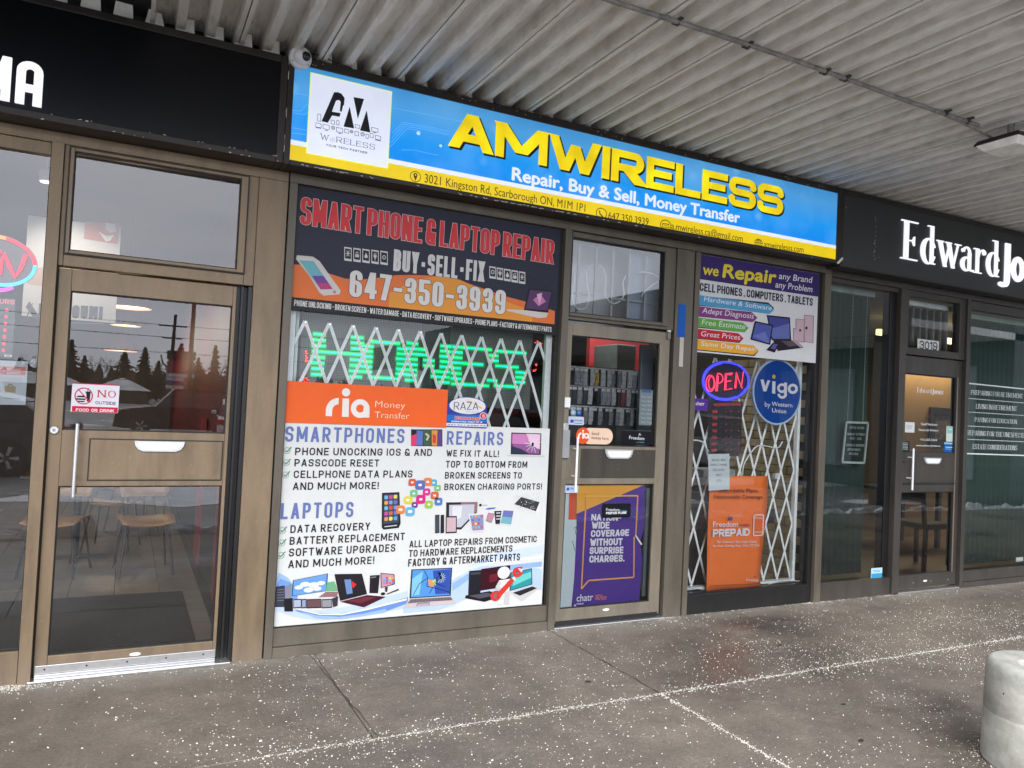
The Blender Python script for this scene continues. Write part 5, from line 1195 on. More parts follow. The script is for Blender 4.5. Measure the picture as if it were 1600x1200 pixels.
q.poly([(970, 770), (996, 766), (990, 806), (974, 806)], (60, 56, 60), 5); q.poly([(980, 824), (1080, 780), (1088, 792), (992, 828)], (100, 70, 80), 5.5); q.disc(956, 822, 18, (30, 28, 32), 6, 12)
q.poly([(84, 764), (156, 754), (156, 930), (74, 930)], (60, 62, 74), 5); q.poly([(160, 764), (208, 740), (204, 860), (160, 860)], (140, 136, 150), 4.6)
for k in range(5): q.line([(92, 790+k*22), (150, 786+k*22)], .004, (120, 122, 134), 6)
q.poly([(148, 862), (220, 856), (222, 966), (152, 966)], (36, 34, 40), 7)
for x0, x1, c in ((226, 290, (176, 186, 210)), (292, 330, (150, 160, 196)), (332, 452, (110, 80, 84)), (456, 540, (150, 150, 156))): q.poly([(x0, 866), (x1, 862), (x1, 936), (x0, 940)], (30, 30, 36), 7.4); q.poly([(x0+4, 874), (x1-4, 870), (x1-4, 928), (x0+4, 932)], c, 8.2)
q.poly([(540, 860), (590, 840), (584, 920), (548, 930)], (60, 58, 66), 8)
q.out('picture', pw)

# --- orange sign, raza style sticker
t_ = thing('window_sign', 'orange money transfer sign stuck on the window below the white gate', 'sign', (1.3, -.02, 1.6))
x0, z1 = at(447.5, 595); x1, z0 = at(695.5, 668)
z1 = (at(447.5, 595)[1]+at(696.9, 609)[1])/2; z0 = (at(443.8, 659.8)[1]+at(694.3, 667.9)[1])/2
obj('sheet', MB().box(x0-.002, x1, -.0185, -.0145, z0, z1), ink(244, 104, 44), t_, bevel=.0005)
q = Print(-.019, 'A1', .0006); q.text('', (0, 0), (1, 1), (0, -1), WH) if 0 else None
c = (240, 232, 226)
def poly_u(q, pieces, c, l):
    pp = []
    for s_ in pieces:
        s_ = [q.P(*k) for k in s_]; a_ = sum(s_[i][0]*s_[(i+1) % len(s_)][1]-s_[(i+1) % len(s_)][0]*s_[i][1] for i in range(len(s_))); pp.append(s_ if a_ > 0 else s_[::-1])
    vs, fs = union(pp); q.add([(x, q.y-l*q.step, z) for x, z in vs], fs, ink(*c) if isinstance(c, tuple) else c)
def arcpx(cx, cy, ro, ri, a0, a1, n=16):
    f_ = lambda r_, a_: (cx+r_*math.cos(a_), cy-r_*math.sin(a_)); A_ = [math.radians(a0+(a1-a0)*k/n) for k in range(n+1)]
    return [[f_(ro, A_[k]), f_(ro, A_[k+1]), f_(ri, A_[k+1]), f_(ri, A_[k])] for k in range(n)]
poly_u(q, [[(484, 382), (538, 384), (540, 320), (486, 318)]]+arcpx(594, 336, 108, 54, 90, 180)+[[(580, 229), (596, 230), (594, 282), (580, 282)]], c, 2)
q.disc(658, 180, 35, c, 2); poly_u(q, [[(628, 232), (684, 234), (680, 390), (622, 388)]], c, 2)
poly_u(q, arcpx(778, 318, 80, 34, 0, 360, 32)+[[(806, 310), (858, 312), (856, 396), (802, 394)]], c, 2)
q.word('Money', (906, 306), (1160, 318), (906, 252), (250, 226, 196), bold=-.012, layer=2, ref='M'); q.word('Transfer', (900, 396), (1196, 408), (900, 344), (250, 226, 196), bold=-.012, layer=2, ref='T')
q.out('lettering', t_)
t_ = thing('window_sticker', 'small blue and white oval recharge sticker beside the orange sign', 'sticker', (2.1, -.02, 1.5))
q = Print(-.0145, 'A2', .0006); bl = (58, 66, 156)
poly_u(q, [[(330, 260), (692, 270), (688, 420), (328, 418)]]+arcpx(510, 268, 178, 0.1, 0, 180, 20), bl, 1) if 0 else None
X = []
for k in range(21):
    a_ = math.pi*k/20; X.append((510+180*math.cos(a_), 262-88*math.sin(a_)))
q.poly(X+[(330, 416), (690, 424)], bl, 1); q.poly([(334, 330), (688, 336), (690, 400), (332, 390)], (40, 112, 196), 1.6)
q.poly([(328, 404), (690, 414), (688, 454), (328, 440)], (226, 228, 232), 2); q.poly([(328, 430), (688, 442), (688, 454), (328, 440)], (88, 84, 160), 3)
q.disc(518, 252, 160, (232, 230, 230), 3, 74)
q.text('RAZA', (392, 286), (612, 288), (400, 218), (60, 64, 120), t=.12, th=.08, gap=1.0, layer=4); q.poly([(500, 214), (530, 206), (560, 214), (545, 222), (515, 222)], (226, 190, 90), 3.6); q.poly([(560, 222), (650, 270), (640, 282), (590, 250)], (226, 190, 110), 3.7)
q.text('NEW WORLD', (504, 308), (612, 312), (504, 300), (90, 130, 170), t=.16, layer=4)
q.text('RECHARGE HERE', (402, 372), (624, 382), (404, 346), (244, 240, 238), t=.26, gap=.3, grow=.06, layer=4); q.text('RECHARGE HERE', (402, 372), (624, 382), (404, 346), (214, 52, 52), t=.24, gap=.35, layer=5)
q.disc(656, 342, 32, (240, 236, 236), 4); q.disc(656, 342, 27, (214, 52, 58), 5); q.text('$5', (642, 356), (670, 356), (642, 330), WH, t=.18, layer=6) if 0 else q.text('5', (648, 356), (668, 356), (648, 330), WH, t=.2, layer=6)
q.text('INTERNATIONAL MOBILE TOP UP', (372, 398), (648, 406), (372, 384), (236, 238, 244), t=.22, gap=.4, layer=5)
for k in range(12): q.line([(340+k*29, 420+k*.9), (340+k*29+R.uniform(8, 22), 420.5+k*.9)], .005, R.choice([(60, 60, 80), (110, 110, 130), (90, 60, 140)]), 4)
q.out('print', t_)

# --- repair banner over the right window
t_ = thing('window_banner', 'purple and white banner with coloured arrows across the top of the gated window', 'banner', (4.5, -.01, 2.4))
obj('sheet', MB().box(3.868, 5.149, -.016, -.0135, 2.0, 2.752), ink(226, 226, 226), t_)
q = Print(-.0165, 'A7', .0006); PU = (62, 44, 110)
zz = (at(1060+120/4, 380+228/4)[1]+at(1060+870/4, 380+335/4)[1])/2
q.xz([(3.869, zz), (5.148, zz), (5.148, 2.751), (3.869, 2.751)], PU, 1)
for (y0, y1, xe, c_) in ((320, 382, 598, (86, 164, 208)), (390, 450, 492, (140, 62, 134)), (462, 520, 438, (106, 176, 74)), (532, 590, 406, (206, 38, 58)), (600, 662, 500, (240, 176, 56))):
    sl = .085
    q.poly([(100, y0+4), (xe-36, y0+4+(xe-136)*sl*1.2), (xe, (y0+y1)/2+4+(xe-100)*sl*1.2), (xe-26, y1+6+(xe-136)*sl*1.2), (100, y1+6)], (60, 56, 60), 1.5)
    X0 = 3.869; a_ = q.P(100, y0); b_ = q.P(100, y1); e_ = q.P(xe, (y0+y1)/2+(xe-100)*sl*1.15); d_ = .05
    q.xz([(X0, b_[1]), (e_[0]-d_, b_[1]), (e_[0], (a_[1]+b_[1])/2), (e_[0]-d_*1.1, a_[1]), (X0, a_[1])], c_, 2.2)
q.out('arrow_print', t_)
q = Print(-.0165, 'A7', .0006); YW = (244, 222, 62); W_ = (238, 236, 238)
q.word('we', (150, 194), (246, 206), (154, 152), YW, bold=.05, slant=.12, layer=3, ref='x')
q.word('Repair', (276, 212), (604, 250), (290, 134), YW, bold=.055, slant=.14, layer=3, ref='R')
q.word('any Brand', (626, 222), (832, 248), (632, 184), W_, bold=.012, slant=.15, layer=3, ref='B'); q.word('any Problem', (604, 276), (834, 306), (610, 238), W_, bold=.012, slant=.15, layer=3, ref='P')
q.text('CELL PHONES . COMPUTERS . TABLETS', (132, 298), (838, 392), (132, 246), (46, 44, 72), t=.20, th=.18, gap=.5, layer=3, space=.4)
q.word('Hardware & Software', (158, 362), (580, 420), (164, 332), (236, 240, 246), bold=.0, slant=.2, layer=4, ref='H'); q.word('Adept Diagnosis', (146, 436), (468, 472), (152, 402), W_, slant=.2, layer=4, ref='A')
q.word('Free Estimate', (144, 508), (414, 538), (150, 476), W_, slant=.2, layer=4, ref='F'); q.word('Great Prices', (138, 580), (382, 604), (144, 548), W_, slant=.2, layer=4, ref='G'); q.word('Same Day Repair', (138, 640), (482, 676), (144, 612), W_, slant=.2, layer=4, ref='S')
q.out('lettering', t_)
q = Print(-.0165, 'A7', .0006)
q.poly([(550, 448), (696, 464), (704, 606), (582, 606)], (26, 26, 34), 3); q.poly([(560, 458), (688, 472), (694, 598), (590, 598)], (70, 76, 150), 4); q.poly([(560, 540), (692, 500), (694, 598), (590, 598)], (104, 114, 180), 5)
q.poly([(590, 606), (704, 604), (780, 654), (620, 674)], (40, 34, 40), 3.4); q.poly([(640, 610), (706, 612), (744, 640), (690, 648)], (96, 82, 90), 4.4); q.poly([(704, 606), (740, 610), (782, 650), (760, 652)], (180, 160, 166), 4.6)
q.poly([(476, 486), (590, 510), (572, 636), (448, 602)], (24, 24, 30), 6); q.poly([(482, 496), (582, 518), (564, 626), (458, 596)], (86, 94, 172), 7); q.poly([(462, 580), (540, 552), (566, 620), (564, 626)], (112, 122, 190), 8)
q.poly([(590, 620), (628, 628), (600, 684), (546, 668)], (30, 30, 46), 8); q.poly([(594, 628), (618, 633), (598, 664), (574, 656)], (92, 96, 160), 9)
for x0, x1, y0, y1 in ((716, 745, 530, 614), (732, 790, 472, 618), (784, 846, 448, 622)): q.poly([(x0, y0), (x1, y0+5), (x1-4, y1+4), (x0, y1-6)], (150, 120, 130), 3+x0*.001); q.poly([(x0+3, y0+4), (x1-7, y0+8), (x1-9, y1), (x0+3, y1-9)], (208, 180, 188), 5+x0*.001)
q.disc(758, 545, 6, (40, 36, 40), 7, 9); q.disc(798, 530, 7, (40, 36, 40), 7, 10)
q.out('picture', t_)

# =================================================================== MIDDLE SHOP INSIDE
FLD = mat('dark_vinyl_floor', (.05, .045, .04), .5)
def room(x0, x1, y1, wallm, floorm, ceilm, backm=None, lf=None, rt=None, zc=2.95):
    obj('floor', MB().box(x0-.055, x1+.035, .201, y1+.09, -.06, -.001), floorm, kind='structure')
    obj('ceiling', MB().box(x0-.055, x1+.035, .082, y1+.09, zc, zc+.05), ceilm, kind='structure')
    obj('back_wall', MB().box(x0+.001, x1-.001, y1+.001, y1+.1, -.001, zc), backm or wallm, kind='structure')
    if lf: obj('side_wall', MB().box(x0-.06, x0, .083, y1+.09, -.001, zc), lf, kind='structure')
    if rt: obj('side_wall', MB().box(x1, x1+.04, .083, y1+.09, -.001, zc), rt, kind='structure')
REDW = mat('dark_red_painted_wall', (.16, .022, .025), .6); GREYW = mat('grey_painted_wall', (.20, .21, .22), .7)
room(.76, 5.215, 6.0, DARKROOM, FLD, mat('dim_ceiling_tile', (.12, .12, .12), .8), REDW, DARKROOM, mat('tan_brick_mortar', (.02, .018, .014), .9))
# bricks of the side wall by the gated window
BR = [mat('tan_brick_%s' % n, c, .85, 0, .25, 14, .3) for n, c in (('pale', (.32, .265, .155)), ('mid', (.26, .21, .12)), ('dark', (.19, .155, .09)))]
bw = thing('brick_wall', 'tan brick side wall just inside the gated window', 'wall', (5.2, 1, 0))
bmesh_ = []
for m_b in BR: 
    me = bpy.data.meshes.new('brick'); b = MB().box(-.012, .012, -.098, .098, -.033, .033); me.from_pydata(b.v, [], b.f); me.materials.append(m_b); bmesh_.append(me)
for r_ in range(28):
    for k in range(5):
        y = .19+k*.206+(.103 if r_ % 2 else 0); z = .04+r_*.0735
        o = bpy.data.objects.new('brick', R.choice(bmesh_)); col.objects.link(o); o.parent = bw; o.location = (5.2035-5.2+R.uniform(-.002, .002), y-1, z)
cl3 = thing('ceiling_light', 'unseen ceiling light added to brighten the phone shop inside', 'light', (3.9, 1.4, 2.9)); obj('added_fixture', MB().box(3.3, 4.5, 1.3, 1.5, 2.89, 2.949), WHITEPL, cl3, bevel=.006); obj('tube', MB().box(3.33, 4.47, 1.36, 1.44, 2.875, 2.889), glow('added_tube_glow', (1, .96, .9), 2.5*EK), cl3)  # unseen tube lamp, added to brighten the shop interior
ld = bpy.data.lights.new('shop_fill_light', 'AREA'); ld.energy = 11; ld.color = (1, .95, .88); ld.shape = 'RECTANGLE'; ld.size = 1.1; ld.size_y = .12; lo = bpy.data.objects.new('shop_fill_light', ld); col.objects.link(lo); lo.parent = cl3; lo.location = (0, 0, -.04)  # fill light added for the dark stock and red partition
# white folding gate behind the glass
gt = thing('security_gate', 'white folding lattice security gate showing above the orange sign', 'gate', (1.7, .06, 1.4))
pk = [477, 515, 552, 588, 623, 657, 690, 722, 753, 783.6, 813, 842.6]; yg = .055
PX = [at(u, 502+(u-477)*.07, yg)[0] for u in pk]; PX = [PX[0]-.165]+PX+[PX[-1]+.13]
zt_ = sum(at(u, v, yg)[1] for u, v in ((477, 502), (657, 518), (842, 534)))/3; zb_ = sum(at(u, v, yg)[1] for u, v in ((473, 595), (584, 604), (619, 606)))/3; dz_ = zt_-zb_
def slat(p_, a, b, w_=.019, m=GATE): return obj('slat', MB().bar(a, b, w_, .0035), m, p_)
for i in range(len(PX)):
    for s_, yy in ((1, yg), (-1, yg+.006)):
        j = i+2*s_; x1 = PX[j] if 0 <= j < len(PX) else PX[i]+2*s_*.155; zz1 = zt_-2*dz_
        x0 = PX[i]; lo_, hi_ = .87, 2.60
        if x0 < lo_ or x0 > hi_: continue
        f_ = 1.0
        if x1 < lo_: f_ = (x0-lo_)/(x0-x1)
        if x1 > hi_: f_ = (hi_-x0)/(x1-x0)
        slat(gt, (x0, yy, zt_), (x0+(x1-x0)*f_, yy, zt_+(zz1-zt_)*f_))
rv = MB()
for i in range(1, len(PX)-1):
    rv.lathe([(.007, 0), (.005, -.004)], 8, CHROME, (PX[i], yg-.0015, zt_-.008), 'y')
obj('rivet', rv, CHROME, gt)
obj('post', MB().box(.838, .874, .04, .075, .3, 2.1), GATE, gt, bevel=.003); obj('post', MB().box(2.585, 2.632, .04, .075, .3, 2.1), GATE, gt, bevel=.003)
obj('post', MB().box(.888, .905, .10, .12, .3, 2.1), mat('pale_green_tube', (.5, .6, .56), .4), gt)
# green LED moving sign
led = thing('led_sign', 'long black LED board lit with green letters HONES behind the white gate', 'sign', (1.7, .13, 1.75))
m, t, p = newmat('fine_led_mesh'); tcn = nd(t, 'ShaderNodeTexCoord'); mp_ = nd(t, 'ShaderNodeMapping'); mp_.inputs['Scale'].default_value = (95, 95, 95); t.links.new(tcn.outputs['Object'], mp_.inputs[0])
vm = nd(t, 'ShaderNodeVectorMath', operation='FRACTION'); t.links.new(mp_.outputs[0], vm.inputs[0]); sx = nd(t, 'ShaderNodeSeparateXYZ'); t.links.new(vm.outputs[0], sx.inputs[0])
mx1 = nd(t, 'ShaderNodeMath', operation='GREATER_THAN'); mx1.inputs[1].default_value = .62; t.links.new(sx.outputs[0], mx1.inputs[0]); mx2 = nd(t, 'ShaderNodeMath', operation='GREATER_THAN'); mx2.inputs[1].default_value = .62; t.links.new(sx.outputs[2], mx2.inputs[0])
mm_ = nd(t, 'ShaderNodeMath', operation='MAXIMUM'); t.links.new(mx1.outputs[0], mm_.inputs[0]); t.links.new(mx2.outputs[0], mm_.inputs[1])
t.links.new(mixc(t, mm_.outputs[0], (.018, .018, .018, 1), (.10, .098, .092, 1)), p.inputs['Base Color']); p.inputs['Roughness'].default_value = .5; MESH_ = m
yl = .13
obj('board', MB().box(.93, 1.70, yl+.012, yl+.06, 1.50, 2.06), MESH_, led); obj('board', MB().box(1.702, 1.905, yl+.018, yl+.06, 1.50, 2.06), mat('black_led_gap', (.012, .012, .012), .5), led); obj('board', MB().box(1.907, 2.53, yl+.012, yl+.06, 1.50, 2.06), MESH_, led)
GRN = glow('green_led', (0.0, 1.0, .26), 4.5*EK, (.0, .1, .03)); GRH = glow('green_led_glow', (0.0, .8, .2), .6*EK, (.0, .08, .03))
RDL = glow('red_led', (1.0, .06, .03), 2.6*EK)
BMP = {'H': ['10001']*3+['11111']+['10001']*4, 'O': ['01110', '10001', '10001', '10001', '10001', '10001', '10001', '01110'], 'N': ['10001', '11001', '11001', '10101', '10101', '10011', '10011', '10001'],
       'E': ['11111', '10000', '10000', '11110', '10000', '10000', '10000', '11111'], 'S': ['01111', '10000', '10000', '01110', '00001', '00001', '10001', '01110']}
LB = {'H': ((215, 875), (465, 1110)), 'O': ((480, 912), (712, 1122)), 'N': ((725, 925), (945, 1140)), 'E': ((975, 945), (1160, 1158)), 'S': ((1172, 965), (1352, 1166))}
for ch, ((xa, ya), (xb, yb)) in LB.items():
    X0, Z1 = at(430+xa/3.478, 270+ya/3.478, yl); X1, Z0 = at(430+xb/3.478, 270+yb/3.478, yl); cw = (X1-X0)/5; b = MB(); h_ = MB()
    hm = MB()
    for r_ in range(8):
        zc_ = Z1-(Z1-Z0)*r_/7
        c_ = 0
        while c_ < 5:
            if BMP[ch][r_][c_] == '1':
                e = c_
                while e < 5 and BMP[ch][r_][e] == '1': e += 1
                xs_ = X0+cw*c_-cw*.12+R.uniform(-.004, .004); xe_ = X0+cw*e+cw*.12+R.uniform(-.004, .004); k = xs_
                while k < xe_-.004:
                    b.box(k, k+.0065, yl+.002, yl+.010, zc_-.0032, zc_+.0032); k += .0090
                hm.box(xs_-.008, xe_+.008, yl+.0102, yl+.0116, zc_-.015, zc_+.015)  # glowing strip stands in for the halo round the LEDs
                c_ = e
            else: c_ += 1
    le = obj('letter', b, GRN, led); obj('led_halo', hm, GRH, le)
rb = MB()
for x_, y_ in ((172, 838), (1420, 918), (170, 975), (170, 1003), (168, 1025), (1414, 1045), (1412, 1075), (160, 1120), (168, 1130), (1408, 1190), (1440, 930)):
    for k in range(4): X, Z = at(430+(x_+R.uniform(-8, 8))/3.478, 270+(y_+R.uniform(-8, 8))/3.478, yl); rb.box(X-.004, X+.004, yl-.002, yl+.004, Z-.003, Z+.003)
obj('border_lamp', rb, RDL, led)
# dim room details in the middle shop: shelves of hanging packs seen through the door
CL = [mat('pack_%s' % n, c, .3, 0, .4, 30) for n, c in (('black', (.012, .012, .014)), ('grey', (.24, .24, .26)), ('white', (.5, .5, .48)), ('red', (.30, .03, .035)), ('silver', (.5, .5, .5)), ('amber', (.5, .32, .08)))]
rk = thing('display_rack', 'dark slatwall display rack with hooks behind the phone shop door', 'rack', (3.6, .8, 0))
YR = .75
xa = at(885, 600, YR)[0]; xb = at(1012, 600, YR)[0]
zr0 = at(950, 578, YR)[1]; obj('back_board', MB().box(xa-.1, xb+.02, YR+.06, YR+.09, .0, zr0+.02), mat('dark_slatwall', (.03, .03, .03), .5), rk)
zrow = [at(950, 578, YR)[1], at(950, 607, YR)[1], at(950, 638, YR)[1]]
for z_ in zrow: obj('rail', MB().box(xa-.1, xb, YR+.035, YR+.059, z_+.0, z_+.012), CL[4], rk)
pkc = {'n': 0}; protos = {}
nm = {0: 'black', 1: 'grey', 2: 'white', 3: 'red', 4: 'silver', 5: 'amber'}; rown = ['top', 'middle', 'bottom']
ordn = 'first second third fourth fifth sixth seventh eighth ninth tenth eleventh twelfth thirteenth fourteenth fifteenth sixteenth seventeenth eighteenth nineteenth twentieth'.split()
for ri, z_ in enumerate(zrow):
    x_ = xa; pk_n = 0
    while x_ < xb-.05:
        wv = R.uniform(.050, .066); k = R.choice([0, 0, 1, 1, 4, 2, 0, 1, 3 if ri < 2 else 1, 4, 5 if ri == 0 else 0]); h_ = R.uniform(.12, .155)
        key = k
        if key not in protos:
            o = thing('accessory_pack', 'x', 'package', (0, 0, 0)); obj('card', MB().box(-.022, .022, 0, .003, -.14, 0), CL[k], o); obj('blister', MB().box(-.017, .017, -.014, -.001, -.115, -.03), CL[k if k != 2 else 4], o, bevel=.003); obj('header_card', MB().box(-.020, .020, -.002, -.0005, -.026, -.004), CL[2] if k % 2 else CL[4], o); protos[key] = o; r_ = o
        else:
            r_ = protos[key].copy(); col.objects.link(r_)
            for ch_ in protos[key].children: c2 = ch_.copy(); col.objects.link(c2); c2.parent = r_
        r_.location = (x_+wv/2, YR+R.uniform(-.02, .02), z_); r_.rotation_euler = (0, R.uniform(-.04, .04), R.uniform(-.35, .35))
        r_['label'] = '%s accessory pack, %s from left in the %s row behind the phone door' % (nm[k], ordn[min(pk_n, 19)], rown[ri]); r_['group'] = 'phone accessory packs hanging in the phone shop'; pk_n += 1; x_ += wv*.92
yq = 1.9; xa2, za2 = at(922, 532, yq); xb2, zb2 = at(1012, 590, yq)
tag(obj('partition_wall', MB().box(xa2, xb2, yq, yq+.06, .001, za2+.14), mat('bright_red_partition', (.36, .035, .04), .5), loc=(xa2, yq, 0)), 'bright red partition wall behind the display rack of the phone shop', 'wall')
tag(obj('display_case', MB().box(at(955, 540, 1.5)[0], at(985, 540, 1.5)[0], 1.4, 1.8, .9, at(955, 538, 1.5)[1]), mat('pale_grey_case', (.11, .125, .12), .4), loc=(at(955, 540, 1.5)[0], 1.5, .9), bevel=.01), 'pale grey display case in front of the red partition', 'cabinet')
# grey shutter panel and hours sheet on the right of the door view
tag(obj('side_cabinet', MB().box(at(1002, 560, .3)[0], at(1021, 560, .3)[0], .3, .335, .9, 2.05), mat('grey_blue_cabinet', (.16, .19, .22), .4), loc=(3.75, .4, .9), bevel=.006), 'tall grey blue cabinet at the right inside the phone shop door', 'cabinet')
t_ = thing('hours_sheet', 'pale sheet of opening hours taped inside the phone shop door glass', 'sheet', (3.5, .03, 1.5)); q = Print(.022, 'P')
obj('sheet', MB().box(at(1000, 610, .024)[0], at(1020, 610, .024)[0], .0225, .0245, at(998, 664, .024)[1], at(1019, 610, .024)[1]), ink(150, 162, 166), t_)
for k in range(7): q.word(('Mon 10-8', 'Tue 10-8', 'Wed 10-8', 'Thu 10-8', 'Fri 10-8', 'Sat 10-6', 'Sun 11-5')[k], (1002, 621+k*6.6), (1018, 622+k*6.6), (1002, 618.4+k*6.6), (226, 232, 234), layer=1, bold=.01)
q.rect(1003, 608, 1018, 614, (86, 120, 170), 1); q.out('print', t_)
# stickers on the door
def sticker(label, frame, x0, y0, x1, y1, c, y=.0105, name='door_sticker', cat='sticker', r=.12, th=.0012):
    t = thing(name, label, cat, (*[at(KF[frame][0]+x0/KF[frame][2], KF[frame][1]+y1/KF[frame][2], y)[0], y][:2], at(KF[frame][0]+x0/KF[frame][2], KF[frame][1]+y1/KF[frame][2], y)[1]))
    b = Print(y, frame); b.rrect(x0, y0, x1, y1, c, 0, r); n = len(b.v)
    front = list(b.v); b2 = MB(); bv = [(a_, y+th, z_) for a_, _, z_ in front]; b2.add(front+bv, [tuple(range(n)), tuple(range(n, 2*n))[::-1]]+[(i, i+n, (i+1) % n+n, (i+1) % n) for i in range(n)]); obj('sheet', b2, ink(*c), t)
    return t, Print(y, frame)
t_, q = sticker('pale peach pill shaped money sticker with an orange disc on the phone shop door', 'A6', 190, 152, 338, 236, (248, 214, 186), r=.5)
q.disc(191, 192, 33, (238, 92, 44), 1.5, 41)
poly_u(q, [[(166, 206), (175, 206), (175, 190), (166, 190)]]+arcpx(184, 194, 18, 9, 90, 180, 6)+[[(188, 176), (196, 176), (196, 206), (188, 206)]]+arcpx(208, 192, 14, 6, 0, 360, 14)+[[(214, 184), (222, 184), (222, 206), (214, 206)]], (250, 240, 232), 3); q.disc(192, 168, 5, (250, 240, 232), 3)
q.word('Send', (234, 188), (270, 190), (234, 172), (70, 62, 70), layer=2); q.word('money here', (234, 208), (318, 214), (234, 198), (70, 62, 70), layer=2, ref='x'); q.out('print', t_)
t_, q = sticker('white and blue card sticker beside the keypad on the phone shop door', 'A6', 120, 96, 196, 140, (206, 216, 236)); q.rect(130, 112, 146, 128, (60, 84, 190), 1); q.text('RECHARGE', (150, 120), (190, 122), (150, 112), (80, 90, 150), t=.2, layer=1); q.line([(150, 130), (188, 131)], .005, (90, 110, 190), 1); q.out('print', t_)
t_, q = sticker('light blue sticker at the top left corner of the lower door glass', 'A6', 104, 430, 168, 474, (196, 214, 236), y=.009); q.rect(112, 448, 124, 462, (60, 90, 190), 1); q.text('TOP UP', (128, 458), (162, 460), (128, 448), (80, 100, 170), t=.2, layer=1); q.out('print', t_)
for x_, l_ in ((144, 'small round pale blue sticker above the card sticker on the door'), (173, 'small round dark blue sticker above the card sticker on the door')):
    t_, q = sticker(l_, 'A6', x_-12, 64, x_+12, 90, (40, 90, 160) if x_ > 150 else (150, 180, 200), r=.5); q.disc(x_, 77, 7, (190, 205, 225) if x_ < 150 else (90, 140, 210), 1, 8); q.out('print', t_)
t_, q = sticker('black phone brand card at the lower right of the upper door glass', 'A6', 388, 166, 532, 238, (22, 24, 28), y=.010, r=.05)
q.word('Freedom', (420, 208), (494, 214), (420, 192), (236, 236, 238), bold=.01, layer=1); q.line([(466, 190), (472, 182), (478, 190)], .004, (230, 230, 235), 1); q.line([(472, 192), (472, 178)], .003, (230, 230, 235), 1.5); q.word('mobile', (456, 226), (494, 228), (456, 220), (120, 190, 210), layer=1); q.rect(388, 166, 532, 169, (90, 94, 100), .5); q.out('print', t_)
# purple poster on the lower door glass
t_ = thing('door_poster', 'purple and yellow nationwide coverage poster behind the lower door glass', 'poster', (3.1, .02, .2))
yp = .018
def sheetpoly(q, pts, c, l, th=.0015):
    xs = [q.P(*k) for k in pts]; n = len(xs); b = MB(); b.add([(x, q.y-l*q.step, z) for x, z in xs]+[(x, q.y-l*q.step+th, z) for x, z in xs], [tuple(range(n)), tuple(range(n, 2*n))[::-1]]+[(i, i+n, (i+1) % n+n, (i+1) % n) for i in range(n)]); return b
q = Print(yp, 'A6')
obj('sheet', sheetpoly(q, [(160, 430), (498, 432), (494, 640), (474, 720), (484, 800), (470, 1004), (136, 1040), (150, 900), (162, 660)], (88, 58, 150), 0), ink(84, 54, 150), t_)
q.poly([(162, 432), (496, 434), (160, 578)], (246, 172, 60), 1); OR = (248, 176, 90)
bw_ = .0105
q.line([(204, 480), (204, 560)], bw_, (226, 140, 40), 2); q.line([(200, 490), (380, 490)], bw_*.8, (250, 200, 100), 2.2); q.line([(372, 488), (462, 488), (452, 684)], bw_, OR, 3); q.line([(204, 560), (184, 948), (220, 906), (442, 890), (444, 690)], bw_, OR, 3.2)
q.out('print', t_)
q = Print(yp, 'A6'); PW = (240, 236, 242)
for s_, a_, b_, tp in (('NATION-', (232, 610), (380, 612), (234, 578)), ('WIDE', (234, 650), (322, 650), (236, 616)), ('COVERAGE', (230, 692), (418, 686), (232, 658)), ('WITHOUT', (226, 736), (386, 732), (228, 700)), ('SURPRISE', (224, 776), (390, 772), (226, 742)), ('CHARGES.', (222, 818), (396, 812), (224, 784))):
    q.text(s_, a_, b_, tp, PW, t=.25, th=.22, gap=.3, layer=3)
q.word('chatr', (160, 1010), (240, 1004), (160, 976), PW, bold=.01, layer=3, ref='h'); q.text('MOBILE', (160, 1026), (194, 1024), (160, 1018), PW, t=.18, layer=3)
for k, s_ in enumerate(('NOW', 'THE CHOICE', 'FOR CALL')): q.text(s_, (252, 984+k*9), (268+20*min(k+1, 2), 982+k*9), (252, 977+k*9), (246, 140, 70), t=.22, gap=.5, layer=3)
q.poly([(144, 1036), (152, 1022), (160, 1034)], PW, 3)
q.out('lettering', t_)
t_ = thing('door_poster', 'orange and white poster mostly hidden behind the purple one', 'poster', (2.9, .03, .2)); q = Print(.024, 'A6')
obj('sheet', sheetpoly(q, [(108, 470), (190, 470), (180, 1040), (80, 1046)], 0, 0), ink(206, 220, 224), t_); q.poly([(124, 474), (162, 474), (160, 606), (120, 606)], (226, 84, 44), 1); q.line([(146, 650), (160, 640), (154, 670), (162, 684)], .004, (60, 60, 60), 1); q.line([(140, 710), (152, 760)], .004, (60, 60, 60), 1); q.out('print', t_)
t_, q = sticker('small black prepaid plans sticker over the purple door poster', 'A6', 288, 528, 426, 594, (22, 24, 30), y=.0105, r=.12); q.word('Freedom', (306, 562), (372, 564), (306, 549), (226, 228, 232), bold=.01, layer=1); q.word('mobile', (374, 564), (410, 566), (374, 556), (80, 150, 180), layer=1); q.text('PREPAID PLANS', (306, 580), (406, 577), (306, 568), (230, 232, 236), t=.24, gap=.5, layer=1); q.out('print', t_)
t_ = thing('door_tape', 'small torn strip of white tape at the right edge of the purple poster', 'tape', (3.4, .0, .6)); q = Print(.012, 'A6'); obj('strip', sheetpoly(q, [(448, 682), (456, 684), (486, 728), (478, 732)], 0, 0), WHITEPL, t_)
tag(obj('pull_rail', MB().box(at(1008, 800, .06)[0], at(1019, 800, .06)[0], .05, .07, .15, .95), mat('inner_bluish_steel', (.10, .13, .15), .5), loc=(3.6, .06, .15)), 'narrow blue grey steel strip inside the lower door glass', 'strip')
